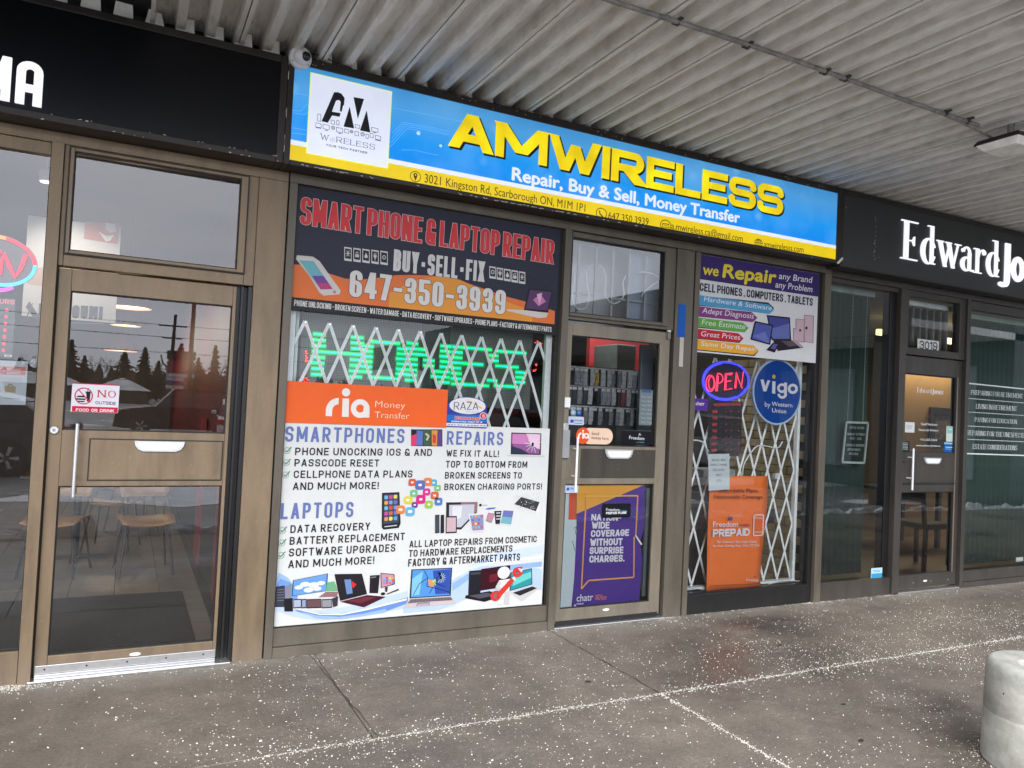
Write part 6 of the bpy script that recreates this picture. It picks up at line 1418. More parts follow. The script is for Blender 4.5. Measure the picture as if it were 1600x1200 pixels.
# transom of the middle door: white bent tubes and guard bars
t_ = thing('window_guard', 'grey guard bars behind the small window over the phone shop door', 'grille', (3.1, .1, 2.2)); GB = mat('grey_guard_bar', (.30, .31, .32), .45, .3)
for x_ in (222, 330, 436, 540, 644): a_ = at(850+x_/4, 340+180/4, .10); obj('bar', MB().box(a_[0]-.008, a_[0]+.008, .095, .11, 2.15, 2.72), GB, t_)
obj('cross_bar', MB().box(2.70, 3.66, .112, .122, 2.345, 2.36), GB, t_)
TB = mat('white_unlit_tube', (.62, .64, .66), .25)
def tube_px(frame, pts, y, r=.006, m=TB, n=8, sub=5):
    a_, b_, k_ = KF[frame]; P_ = [Vector((at(a_+x/k_, b_+yy/k_, y)[0], y, at(a_+x/k_, b_+yy/k_, y)[1])) for x, yy in pts]; out = []
    for i in range(len(P_)-1):
        p0 = P_[max(i-1, 0)]; p1 = P_[i]; p2 = P_[i+1]; p3 = P_[min(i+2, len(P_)-1)]
        for k in range(sub):
            s_ = k/sub; out.append(.5*((2*p1)+(-p0+p2)*s_+(2*p0-5*p1+4*p2-p3)*s_*s_+(-p0+3*p1-3*p2+p3)*s_**3))
    out.append(P_[-1]); return MB().tube(out, r, n, m)
t_ = thing('wavy_tube', 'white wavy tube hanging behind the small window over the phone shop door', 'tube', (3.1, .08, 2.2))
obj('tube', tube_px('A5', [(160, 288), (180, 310), (190, 380), (178, 460), (180, 530), (215, 572), (255, 565), (280, 510), (270, 430), (262, 360), (275, 310), (300, 296)], .075, .008), TB, t_)
obj('tube', tube_px('A5', [(340, 300), (370, 320), (386, 390), (380, 460), (395, 510), (430, 536), (470, 525), (500, 480), (492, 410), (512, 362)], .075, .006), TB, t_)
obj('tube', tube_px('A5', [(590, 340), (640, 342), (690, 358), (722, 385), (680, 420), (630, 460), (606, 495)], .075, .006), TB, t_)
tag(obj('wall_panel', MB().box(3.32, 3.60, .14, .15, 2.19, 2.72), mat('blue_grey_panel', (.22, .28, .36), .5), loc=(3.4, .14, 2.2)), 'blue grey panel behind the right half of the small window over the door', 'panel')
tag(obj('wall_panel', MB().box(2.72, 3.8, .42, .44, 2.10, 2.80), mat('pale_grey_panel', (.62, .64, .64), .6), loc=(3.2, .42, 2.2)), 'pale grey panel filling the small window over the phone shop door', 'panel')
tag(obj('tape_strip', MB().box(at(1056, 480)[0], at(1067.5, 480)[0], -.0325, -.0302, at(1060, 527)[1], at(1060, 476)[1]), ink(20, 96, 190), loc=(3.76, -.03, 1.9)), 'bright blue tape strip on the brown post', 'tape')
tag(obj('tape_strip', MB().box(at(1057.5, 550)[0], at(1063.5, 550)[0], -.032, -.0302, at(1060, 573)[1], at(1060, 527)[1]-.001), ink(206, 198, 186), loc=(3.76, -.03, 1.9)), 'off white tape strip below the blue tape on the brown post', 'tape')

# =================================================================== RIGHT WINDOW CONTENTS
gt = thing('security_gate', 'white folding lattice security gate filling the window with the round blue sign', 'gate', (4.5, .12, 0)); yg = .12
xg0, xg1, zg0 = 3.875, 5.10, .175; sl_ = .335; P_ = .152
import itertools
for s_ in (1, -1):
    for k in range(-8, 20):
        xb0 = xg0+k*P_ if s_ > 0 else xg1-k*P_
        za, zb2 = zg0, 1.98 if (k % 3) else 1.72
        xa_, xb_ = xb0, xb0+s_*sl_*(zb2-za)
        # trim to the opening
        pts = []
        t0, t1 = 0.0, 1.0
        for lim, sg in ((xg0, -1), (xg1, 1)):
            d0 = sg*(xa_-lim); d1 = sg*(xb_-lim)
            if d0 > 0 and d1 > 0: t0 = 2; break
            if d0 > 0: t0 = max(t0, d0/(d0-d1))
            if d1 > 0: t1 = min(t1, d0/(d0-d1))
        if t0 >= t1-.03: continue
        yy = yg+(0 if s_ > 0 else .006)
        slat(gt, (xa_+(xb_-xa_)*t0, yy, za+(zb2-za)*t0), (xa_+(xb_-xa_)*t1, yy, za+(zb2-za)*t1), .018)
obj('post', MB().box(5.095, 5.125, .10, .14, .155, 2.2), GATE, gt, bevel=.003); obj('track', MB().box(3.87, 5.12, .09, .15, .155, .172), GATE, gt)
YC = mat('yellow_cable', (.6, .5, .12), .5)
cb = thing('gate_cable', 'pale looped cables hanging in the gated window', 'cable', (4.6, .1, 1)); obj('strand', tube_px('A8', [(110, 130), (130, 112), (190, 122), (220, 170), (250, 196)], .11, .006), GATE, cb)
obj('strand', tube_px('A8', [(440, 330), (450, 260), (500, 180), (540, 146), (600, 150), (660, 160), (690, 120)], .11, .005), GATE, cb)
obj('strand', tube_px('A8', [(846, 470), (840, 600), (828, 720), (822, 830), (832, 900), (826, 970), (800, 990), (700, 990), (600, 1012)], .07, .0035), GATE, cb)
obj('strand', tube_px('A8', [(78, 1044), (140, 1036), (205, 1044)], .085, .006), YC, cb); obj('strand', tube_px('A8', [(600, 1006), (680, 992), (740, 986)], .085, .006), YC, cb); obj('strand', tube_px('A8', [(840, 480), (846, 620), (830, 700)], .068, .003), YC, cb)
# neon OPEN
ne = thing('neon_sign', 'blue ringed red neon OPEN sign behind the gated window', 'sign', (4.25, .06, 1.8))
BLN = glow('blue_neon', (.035, .04, 1.0), 2.3*EK, (.02, .02, .2)); RDN = glow('red_neon', (1.0, .03, .10), 2.2*EK, (.2, .02, .03))
def ell(cx, cy, rx, ry, a0, a1, n=30, rot=0): return [(cx+rx*math.cos(math.radians(a0+(a1-a0)*k/n))*math.cos(rot)-ry*math.sin(math.radians(a0+(a1-a0)*k/n))*math.sin(rot), cy-rx*math.cos(math.radians(a0+(a1-a0)*k/n))*math.sin(rot)-ry*math.sin(math.radians(a0+(a1-a0)*k/n))*math.cos(rot)) for k in range(n+1)]
obj('ring_tube', tube_px('A7', ell(292, 862, 140, 118, 62, 335, 26), .055, .008, BLN, sub=2), BLN, ne); obj('ring_tube', tube_px('A7', ell(292, 862, 134, 112, 100, 300, 22), .062, .007, BLN, sub=2), BLN, ne)
obj('ring_tube', tube_px('A7', ell(296, 862, 142, 118, -50, 60, 14), .058, .008, BLN, sub=2), BLN, ne)
obj('backing', Print(.075, 'A7').disc(294, 862, 150, mat('smoked_backing', (.02, .02, .024), .3), 0, 126), None, ne)
for pts in (ell(200, 876, 27, 50, 75, 435, 18), ell(206, 874, 18, 40, 75, 435, 18)): obj('letter', tube_px('A7', pts, .05, .0042, RDN, sub=2), RDN, ne)
for g_ in ([[(234, 925), (244, 822), (262, 818), (276, 832), (276, 858), (262, 872), (240, 874)], [(242, 925), (250, 830)]], [[(338, 812), (294, 816), (288, 918), (336, 908)], [(292, 866), (328, 860)], [(334, 820), (300, 824), (296, 910)]], [[(352, 906), (362, 808), (394, 900), (406, 802)], [(358, 906), (366, 830), (398, 906)]]):
    b = MB()
    for pts in g_:
        t2 = tube_px('A7', pts, .05, .0042, RDN, sub=1 if len(pts) < 6 else 3); o_ = len(b.v); b.v += t2.v; b.mi(RDN); b.f += [tuple(i+o_ for i in f) for f in t2.f]; b.m += [0]*len(t2.f); b.smooth += t2.smooth
    obj('letter', b, RDN, ne)
obj('wire', tube_px('A7', [(160, 780), (140, 820), (122, 850), (122, 880), (140, 870)], .06, .003, RUBBER), RUBBER, ne)
# LED hours board
hb_ = thing('hours_sign', 'black opening hours board with small red lamps below the neon OPEN sign', 'sign', (4.2, .07, 1.3)); HR = glow('dim_red_led', (.8, .04, .06), .55*EK)
b = Print(.085, 'A7'); bq = sheetpoly(b, [(178, 975), (400, 990), (392, 1300), (380, 1330), (200, 1330)], 0, 0); obj('board', bq, mat('black_acrylic', (.02, .018, .02), .3), hb_)
q = Print(.083, 'A7'); q.text('BUSINESS HOURS', (222, 1018), (390, 1014), (222, 1000), HR, t=.18, gap=.8, layer=1)
for k, d_ in enumerate(('MON', 'TUE', 'WED', 'THU', 'FRI', 'SAT', 'SUN')):
    yy = 1062+k*40; q.text(d_, (214-k, yy), (242-k, yy), (214-k, yy-18), HR, t=.2, layer=1)
    for xx in (294, 326, 372): q.text(R.choice('0123'), (xx, yy-6), (xx+7, yy-6), (xx, yy-16), HR, t=.2, layer=1)
q.out('lettering', hb_)
# round blue sign
vg = thing('round_sign', 'large round blue money transfer sign with white rim in the gated window', 'sign', (4.78, .02, 1.7)); yv = .022
q = Print(yv, 'A7'); cx_, cz_ = at(1060+620/4, 380+930/4, yv); rr_ = .272
b = MB().lathe([(rr_, .006), (rr_, 0)], 48, ink(186, 206, 230), (cx_, yv, cz_), 'y'); obj('disc', b, ink(186, 206, 230), vg)
q.xz([(cx_+.256*math.cos(2*math.pi*k/48), cz_+.256*math.sin(2*math.pi*k/48)) for k in range(48)], (18, 74, 160), 1); q.out('print', vg)
q = Print(yv, 'A7')
poly_u(q, [[(512, 852), (532, 852), (548, 922), (530, 926)], [(572, 858), (556, 856), (530, 926), (548, 926)]], PW, 3)
poly_u(q, [[(586, 862), (606, 864), (604, 942), (584, 938)]], PW, 3); q.disc(596, 834, 10, (240, 200, 70), 3, 13)
poly_u(q, arcpx(646, 906, 30, 15, 0, 360, 20)+[[(660, 870), (678, 872), (676, 946), (658, 944)]]+arcpx(648, 942, 30, 14, 180, 360, 12), PW, 3)
poly_u(q, arcpx(714, 910, 32, 15, 0, 360, 24), PW, 3)
q.word('by', (538, 1020), (574, 1024), (538, 990), PW, layer=3, ref='b'); q.word('Western', (582, 1016), (710, 1026), (584, 990), PW, bold=.012, layer=3, ref='W'); q.word('Union', (584, 1056), (672, 1064), (586, 1030), PW, bold=.012, layer=3, ref='U')
q.out('lettering', vg)
t_, q = sticker('small purple square sticker at the left edge of the gated window', 'A7', 96, 968, 182, 1050, (84, 52, 140), y=-.001, name='window_sticker', r=.06); q.word('chatr', (108, 1012), (162, 1014), (108, 990), PW, bold=.01, layer=1, ref='h'); q.out('print', t_)
# orange prepaid poster and white paper
op = thing('window_poster', 'tall orange prepaid poster hanging curled in front of the white gate', 'poster', (4.5, .03, .2)); yo = .045
X0, Z1 = at(1050+238/4, 660+335/4, yo); X1 = at(1050+600/4, 660+335/4, yo)[0]; X0b, Z0 = at(1050+208/4, 660+1052/4, yo); X1b = at(1050+572/4, 660+1025/4, yo)[0]
OG = ink(255, 128, 62); b = MB(); N = 20; vs = []
for k in range(N+1):
    s_ = k/N; z = Z1+(Z0-Z1)*s_; xl = X0+.0*s_; xr = X1-.03*max(0, math.sin((s_-.3)*3.1))*1.2
    for j in range(9): vs.append((xl+(xr-xl)*j/8, yo+.010*math.sin(s_*5+j*.3)*s_+.006*math.sin(j*.8), z))
b.add(vs, [(k*9+j, k*9+j+1, (k+1)*9+j+1, (k+1)*9+j) for k in range(N) for j in range(8)], OG, True); o = obj('sheet', b, OG, op); so = o.modifiers.new('thickness', 'SOLIDIFY'); so.thickness = .001
q = Print(yo-.019, 'A8'); BKR = (110, 50, 30)
q.word('Affordable Plans.', (298, 438), (540, 438), (298, 414), BKR, bold=.02, layer=1, ref='A'); q.word('Nationwide Coverage.', (264, 474), (572, 476), (264, 452), BKR, bold=.02, layer=1, ref='N')
q.word('Freedom', (256, 652), (412, 652), (258, 620), PW, bold=.015, layer=1); q.word('mobile', (414, 650), (486, 650), (414, 630), (110, 60, 110), layer=1, ref='b'); q.poly([(356, 590), (378, 592), (376, 618), (366, 606), (356, 614)], (60, 90, 170), 1)
q.text('PREPAID', (254, 716), (484, 708), (256, 668), PW, t=.25, gap=.2, layer=1)
q.word('No Contracts / No Credit Checks', (282, 754), (528, 752), (282, 738), PW, bold=.01, layer=1, ref='N'); q.word('No Data Overage Fees / Fast LTE Data', (256, 780), (546, 774), (256, 766), PW, bold=.01, layer=1, ref='N')
q.ring(540, 642, .001, .001, PW, 1) if 0 else q.rrect(510, 576, 570, 708, PW, 1, .16); q.rrect(516, 582, 564, 702, (244, 112, 50), 2, .14); q.line([(514, 596), (566, 598)], .004, PW, 3); q.line([(514, 684), (566, 686)], .004, PW, 3)
q.word('Freedom', (464, 992), (540, 994), (464, 976), PW, bold=.01, layer=1); q.poly([(512, 962), (522, 964), (520, 976)], (60, 90, 170), 1)
q.line([(232, 1022), (560, 1006)], .0035, (150, 80, 40), 1); q.line([(232, 1032), (420, 1022)], .003, (200, 120, 70), 1)
q.out('lettering', op)
t_ = thing('paper_notice', 'small white paper notice taped above the orange poster', 'notice', (4.1, .01, 1)); q = Print(.0115, 'A8')
obj('sheet', sheetpoly(q, [(226, 198), (358, 196), (360, 418), (230, 428)], 0, 0), ink(214, 222, 224), t_)
for s_, a_, b_, v_ in (('BRAND NEW', 248, 334, 242), ('SMART PHONE', 240, 342, 272), ('UNLOCKED', 254, 328, 304), ('ONLY', 274, 310, 336), ('$100', 278, 308, 370)):
    s_ = s_.replace('$', 'S'); q.text(s_, (a_, v_), (b_, v_), (a_, v_-14), (80, 84, 90), t=.12, gap=1.2, layer=1)
q.out('lettering', t_)
# stock seen through the gate
for (x, y, z, wv, hv, dv_, c_, l_) in ((3.95, .35, 0, .5, .55, .3, (.05, .05, .055), 'dark box standing low behind the left part of the gate'), (4.0, .4, .56, .45, .22, .3, (.20, .21, .22), 'grey box on the dark box behind the gate'), (4.45, .9, 0, .4, .8, .3, (.03, .03, .035), 'tall dark box deep behind the gate'),
    (4.35, .4, 1.0, .35, .06, .25, (.32, .34, .36), 'pale grey shelf board behind the orange poster'), (3.9, .5, 1.1, .25, .5, .2, (.04, .045, .05), 'dark hanging case high behind the left of the gate'), (4.0, .45, .22, .3, .3, .1, (.12, .03, .035), 'dark red box low behind the gate'), (4.92, .25, .62, .1, .12, .06, (.02, .02, .022), 'small black box on the brick wall behind the gate'), (4.98, .22, 1.0, .06, .05, .03, (.6, .6, .6), 'small white socket on the brick wall behind the gate')):
    tag(obj('stock_box', MB().box(0, wv, 0, dv_, 0, hv).box(.01, wv-.01, -.002, 0, hv*.45, hv*.55), mat('box_%d' % int(x*1000+z*10), c_, .6, 0, .3, 12), loc=None, bevel=.004), l_, 'box').location = (x, y, z)

# =================================================================== RESTAURANT INSIDE
TILE = [mat('stone_tile_%s' % n, tuple(q_*1.15 for q_ in c), .35, 0, .2, 5, .05) for n, c in (('pale', (.24, .225, .20)), ('warm', (.21, .19, .165)), ('grey', (.20, .195, .18)))]
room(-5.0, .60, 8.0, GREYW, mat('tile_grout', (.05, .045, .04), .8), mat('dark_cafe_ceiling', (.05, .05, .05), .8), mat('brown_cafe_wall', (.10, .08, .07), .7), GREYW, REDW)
fl_ = [o for o in bpy.data.objects if o.name.startswith('floor')][-1]
tm = []
for m_b in TILE:
    me = bpy.data.meshes.new('tile'); b = MB().box(-.1475, .1475, -.2975, .2975, 0, .004); me.from_pydata(b.v, [], b.f); me.materials.append(m_b); tm.append(me)
for i in range(13):
    for j in range(13):
        o = bpy.data.objects.new('tile', R.choice(tm)); col.objects.link(o); o.parent = fl_; o.location = (.448-i*.30, .50+j*.60+.0, -.001)
obj('baseboard', MB().box(.575, .599, .083, 7.9, 0.003, .13), mat('dark_baseboard', (.03, .03, .03), .5), fl_)
obj('wainscot', MB().box(.588, .5985, .083, 7.9, .13, .95), mat('charcoal_wainscot', (.055, .055, .058), .6), fl_)
obj('red_panel', MB().box(.580, .5875, .5, .95, .13, .9), mat('bright_red_panel', (.35, .03, .035), .5), fl_); obj('red_panel', MB().box(.580, .5875, 2.0, 2.5, .13, 1.3), mat('bright_red_panel', (0, 0, 0)), fl_)
mtb = MB(); x0, x1, y0, y1 = -1.3, .455, .42, 1.66; mtb.box(x0, x1, y0, y1, .0035, .012)
tag(obj('door_mat', mtb, mat('charcoal_door_mat', (.03, .032, .033), .9, 0, .25, 60, .5), loc=(-.4, 1, 0), bevel=.004), 'dark grey mat on the tiles inside the restaurant door', 'mat')
WD1 = mat('bent_plywood', (.48, .27, .11), .35, 0, .15, 8, 0, stretch=(1, 6, 1)); LG = mat('chrome_black_leg', (.03, .03, .032), .3, .6)
def chair(x, y, rz, label, first=[None]):
    if first[0] is None:
        t = thing('cafe_chair', label, 'chair', (0, 0, 0), 'plywood cafe chairs in the restaurant')
        b = MB(); vs = []
        for k in range(9):
            for j in range(9):
                u_ = -1+k/4; v_ = -1+j/4; r_ = (1-.12*abs(u_)**4*abs(v_)); vs.append((u_*.215*r_, v_*.20*(1-.12*v_*abs(u_)**3), .45-.018*(1-u_*u_)+.012*u_*u_-.02*max(0, -v_)**2))
        b.add(vs, [(k*9+j, (k+1)*9+j, (k+1)*9+j+1, k*9+j+1) for k in range(8) for j in range(8)], WD1, True); o = obj('seat', b, WD1, t); s_ = o.modifiers.new('t', 'SOLIDIFY'); s_.thickness = .012
        b = MB(); vs = []
        for k in range(9):
            for j in range(6):
                u_ = -1+k/4; v_ = j/5; ww = .21*(1-.18*(1-v_)**2); vs.append((u_*ww, .20+.05*v_-.035*u_*u_, .60+.24*v_))
        b.add(vs, [(k*6+j, (k+1)*6+j, (k+1)*6+j+1, k*6+j+1) for k in range(8) for j in range(5)], WD1, True); o = obj('backrest', b, WD1, t); s_ = o.modifiers.new('t', 'SOLIDIFY'); s_.thickness = .012
        for sx_ in (-1, 1):
            obj('leg', MB().tube([(sx_*.15, -.13, .44), (sx_*.20, -.20, .0)], .009, 8), LG, t); obj('leg', MB().tube([(sx_*.15, .14, .44), (sx_*.20, .22, .0)], .009, 8), LG, t)
            obj('back_post', MB().tube([(sx_*.15, .12, .44), (sx_*.16, .20, .55), (sx_*.15, .24, .80)], .008, 8), LG, t)
        first[0] = t; r = t
    else:
        r = first[0].copy(); col.objects.link(r); r['label'] = label
        for c_ in first[0].children: c2 = c_.copy(); col.objects.link(c2); c2.parent = r
    r.location = (x, y, .003); r.rotation_euler = (0, 0, rz); return r
chair(.20, 2.42, .1, 'plywood cafe chair nearest the red wall behind the lower door glass'); chair(-.44, 2.5, -.25, 'plywood cafe chair at the left behind the door handle')
chair(-.05, 3.5, 2.9, 'plywood cafe chair in the second row between the two nearest chairs'); chair(.12, 4.4, .3, 'plywood cafe chair far back near the red wall'); chair(-1.25, 2.9, .5, 'plywood cafe chair behind the left pane of the restaurant')
tb = thing('cafe_table', 'square dark cafe table among the plywood chairs', 'table', (-.35, 3.1, 0)); obj('top', MB().box(-.75, .10, 2.86, 3.35, .72, .745), mat('table_laminate', (.14, .10, .07), .35), tb, bevel=.006); obj('pedestal', MB().tube([(-.33, 3.1, .02), (-.33, 3.1, .72)], .03, 12), LG, tb); obj('foot', MB().box(-.58, -.08, 3.07, 3.13, .004, .03).box(-.36, -.30, 2.85, 3.35, .004, .029), LG, tb)
SHD = mat('rosy_brown_enamel', (.28, .13, .12), .4); GLW = glow('warm_lamp_glow', (1.0, .78, .34), 1.6*EK, (.6, .5, .3))
for (u, v, y, d_, l_) in ((199.5, 481, 2.6, .37, 'brown pendant lamp with yellow glow, nearest the restaurant door'), (196.5, 509, 5.0, .31, 'brown pendant lamp with yellow glow, second behind the restaurant door'), (189, 548.5, 6.6, .40, 'brown pendant lamp with yellow glow, hanging lowest and farthest back')):
    X, Z = at(u, v, y); t_ = thing('pendant_lamp', l_, 'lamp', (X, y, Z), 'pendant lamps in the restaurant'); r_ = d_/2
    obj('lamp_shade', MB().lathe([(r_, 0), (r_*.97, .02), (r_*.55, .20), (.03, .24), (.028, .235), (r_*.53, .19), (r_*.94, .015), (r_*.99, 0)], 32, SHD, (X, y, Z), cap=False), SHD, t_)
    obj('diffuser', MB().lathe([(r_*.93, .012), (r_*.5, .03), (.001, .035)], 28, GLW, (X, y, Z), cap=False), GLW, t_)
    obj('cord', MB().tube([(X, y, Z+.23), (X, y, 2.95)], .004, 6), RUBBER, t_)
    ld = bpy.data.lights.new('lamp_light', 'POINT'); ld.energy = 4; ld.color = (1, .8, .5); ld.shadow_soft_size = .08; lo = bpy.data.objects.new('lamp_light', ld); col.objects.link(lo); lo.parent = t_; lo.location = (0, 0, -.06)
cs = thing('ceiling_spot', 'small round white ceiling spot light inside the left pane', 'light', (-.75, .45, 2.9)); cx2, cz2 = at(72, 284, .42)
obj('housing', MB().lathe([(.035, 0), (.04, .06), (.03, .07)], 18, WHITEPL, (cx2, .42, cz2)), WHITEPL, cs); obj('stem', MB().tube([(cx2, .42, cz2+.06), (cx2, .42, 2.96)], .006, 8), WHITEPL, cs)
obj('bulb', MB().lathe([(.001, -.006), (.028, -.004), (.03, .0)], 16, glow('white_spot', (1, .95, .85), 4*EK), (cx2, .42, cz2), cap=False), None, cs)
ld = bpy.data.lights.new('spot_light', 'SPOT'); ld.energy = 12; ld.color = (1, .93, .82); ld.spot_size = math.radians(95); ld.spot_blend = .8; ld.shadow_soft_size = .03; lo = bpy.data.objects.new('spot_light', ld); col.objects.link(lo); lo.parent = cs; lo.location = Vector((cx2, .42, cz2-.02))-Vector((-.75, .45, 2.9)); lo.rotation_euler = Vector((.15, .6, -.75)).to_track_quat('-Z', 'Y').to_euler()
# cheese poster hanging inside
hp = thing('hanging_poster', 'pale cheese poster hanging inside behind the left door post', 'poster', (-.4, 1, 2)); yh = 1.0
q = Print(yh, 'L2'); xa_, za_ = at(44, 336, yh); xb_, zb_ = at(180, 505, yh); 
obj('sheet', MB().box(xa_, xb_, yh, yh+.004, zb_, za_+.0), ink(214, 208, 200), hp)
q.xz([(xa_+.02, zb_+.20), (xb_, zb_+.17), (xb_, zb_+.38), (xa_+.02, zb_+.30)], (204, 170, 150), 1); q.xz([(xa_+.1, zb_+.26), (xb_-.04, zb_+.2), (xb_-.1, zb_+.31), (xa_+.14, zb_+.34)], (222, 206, 160), 2)
q.poly([(462, 55), (650, 66), (640, 180), (455, 150)], (196, 120, 104), 2); q.poly([(535, 110), (575, 165), (600, 160), (620, 130), (580, 135)], (236, 232, 226), 3); q.poly([(575, 65), (625, 70), (632, 110), (600, 118), (572, 95)], (236, 232, 226), 3)
q.text('HALLOUMI', (208, 572), (556, 588), (208, 500), (92, 92, 92), t=.26, gap=.3, layer=2); q.poly([(140, 520), (160, 490), (205, 560), (216, 580), (200, 585), (180, 575)], (90, 88, 84), 2); q.line([(140, 590), (160, 540), (178, 500)], .006, (110, 110, 108), 2.5)
q.line([(250, 602), (560, 612)], .004, (140, 140, 140), 2); q.out('print', hp)
# neon OPEN at the far left
nl = thing('neon_sign', 'oval neon OPEN sign with pink and cyan ring at the left edge', 'sign', (-.7, .05, 2.1)); yn = .05
PK = glow('pink_red_neon', (1.0, .0, .045), 1.5*EK); CY = glow('cyan_neon', (.03, .55, 1.0), 1.8*EK); MG = glow('magenta_neon', (.62, .03, 1.0), 2.2*EK); OGN = glow('orange_neon', (1.0, .3, .05), 1.6*EK)
e_ = lambda a0, a1, n: ell(-15, 268, 208, 128, a0, a1, n, -.22)
obj('ring_tube', tube_px('L2', e_(8, 84, 16), yn, .0085, PK, sub=2), PK, nl); obj('ring_tube', tube_px('L2', e_(84, 180, 16), yn, .0085, OGN, sub=2), OGN, nl); obj('ring_tube', tube_px('L2', e_(8, -180, 26), yn, .0085, CY, sub=2), CY, nl)
obj('ring_tube', tube_px('L2', [(-60, 436), (0, 430), (40, 424), (70, 414)], yn, .009, MG), MG, nl)
for pts in ([(-2, 342), (22, 228), (82, 360), (140, 238)], [(-100, 215), (-60, 225), (8, 222)], [(-60, 230), (-80, 330), (-30, 340)], [(-70, 275), (-30, 280)], [(-150, 320), (-130, 200), (-100, 230), (-140, 262)], [(-200, 190), (-230, 250), (-200, 300), (-172, 240), (-200, 190)]): obj('letter', tube_px('L2', pts, yn, .0095, PK, sub=2 if len(pts) < 5 else 3), PK, nl)
obj('backing', Print(.07, 'L2').poly(ell(-15, 268, 222, 142, 0, 354, 40, -.22), mat('clear_grey_acrylic', (.10, .10, .105), .2), 0), None, nl)
h2 = thing('hours_sign', 'narrow opening hours board with red dots below the left neon sign', 'sign', (-.6, .06, 1.7)); q = Print(.062, 'L2'); obj('board', sheetpoly(q, [(-160, 470), (84, 476), (66, 790), (-190, 790)], 0, 0), mat('grey_smoked_acrylic', (.06, .06, .065), .25), h2)
q.text('HOURS', (-62, 498), (78, 507), (-62, 474), glow('pale_red_neon', (1, .2, .22), 1.0*EK), t=.16, gap=1, layer=2)
for k in range(7): q.disc(36-k*3, 537+k*36.6, 9, PK, 3, 10, 14); q.rect(-40-k*2, 528+k*36.6, 66-k*2, 546+k*36.6, (110, 104, 106), 2)
q.out('lamp_row', h2)
t_, q = sticker('small white oval sticker below the red dots on the left pane', 'L2', 22, 778, 66, 794, (226, 226, 226), y=.006, name='window_sticker', r=.5); q.line([(32, 786), (56, 787)], .003, (90, 90, 90), 1); q.out('print', t_)
t_ = thing('paper_notice', 'white delivery notice with pink header on the left pane', 'notice', (-.6, .02, 1.4)); q = Print(.016, 'L2')
obj('sheet', sheetpoly(q, [(-90, 808), (152, 816), (138, 1053), (-100, 1050)], 0, 0), ink(212, 220, 224), t_); q.poly([(-80, 840), (142, 846), (138, 892), (-84, 884)], (232, 140, 130), 1); q.ring(10, 866, 16, 3, (246, 230, 226), 2); q.text('DELIVERY', (36, 866), (116, 868), (36, 854), (246, 236, 232), t=.18, layer=2); q.text('SERVICES', (36, 884), (110, 886), (36, 872), (246, 236, 232), t=.18, layer=2)
q.poly([(24, 950), (86, 952), (84, 986), (26, 984)], (190, 170, 130), 1); q.line([(40, 952), (54, 938), (72, 952)], .004, (150, 130, 100), 2)
for k in range(3): q.line([(-20, 906+k*10), (120, 908+k*10)], .0022, (190, 180, 184), 1)
q.line([(30, 1016), (110, 1020)], .003, (150, 170, 200), 1); q.out('print', t_)
t_ = thing('suction_hook', 'clear round suction hook beside the delivery notice', 'hook', (-.45, .0, 1.63)); x, z = at(190/3.478, 330+826/3.478, .006); obj('cup', MB().lathe([(.024, .003), (.022, 0), (.010, -.006), (.004, -.012)], 20, mat('milky_clear_plastic', (.34, .35, .36), .2), (x, .005, z), 'y'), None, t_); obj('arm', MB().tube([(x, -.004, z), (x-.035, -.006, z)], .003, 6), ALU, t_)
# NO OUTSIDE FOOD OR DRINK sticker
t_, q = sticker('white and red sticker forbidding outside food on the restaurant door', 'L2', 393, 937, 641, 1098, (236, 232, 240), y=.0100, r=.02)
RD2 = (212, 34, 66)
q.rect(396, 937, 642, 944, RD2, 1); q.rect(392, 1058, 639, 1097, RD2, 1); q.ring(455, 1004, 50, 6, RD2, 3, 46); q.line([(423, 966), (490, 1038)], .0045, RD2, 4)
q.poly([(414, 1010), (424, 1002), (452, 1002), (466, 1012)], (26, 24, 28), 2); q.poly([(412, 1016), (466, 1018), (464, 1026), (414, 1024)], (26, 24, 28), 2); q.poly([(416, 1030), (462, 1031), (456, 1038), (420, 1036)], (26, 24, 28), 2); q.poly([(468, 986), (492, 986), (487, 1034), (472, 1034)], (26, 24, 28), 2.2); q.poly([(464, 980), (494, 980), (494, 986), (464, 986)], (26, 24, 28), 2.2); q.line([(478, 980), (476, 966), (484, 962)], .0025, (26, 24, 28), 2)
q.text('NO', (530, 1010), (628, 1014), (530, 972), RD2, t=.15, th=.07, serif=True, gap=2.0, layer=2); q.text('OUTSIDE', (518, 1048), (630, 1054), (518, 1031), (44, 44, 60), t=.15, gap=.9, layer=2); q.text('FOOD OR DRINK', (412, 1087), (620, 1093), (412, 1071), (244, 240, 244), t=.19, gap=.7, layer=2)
q.out('print', t_)

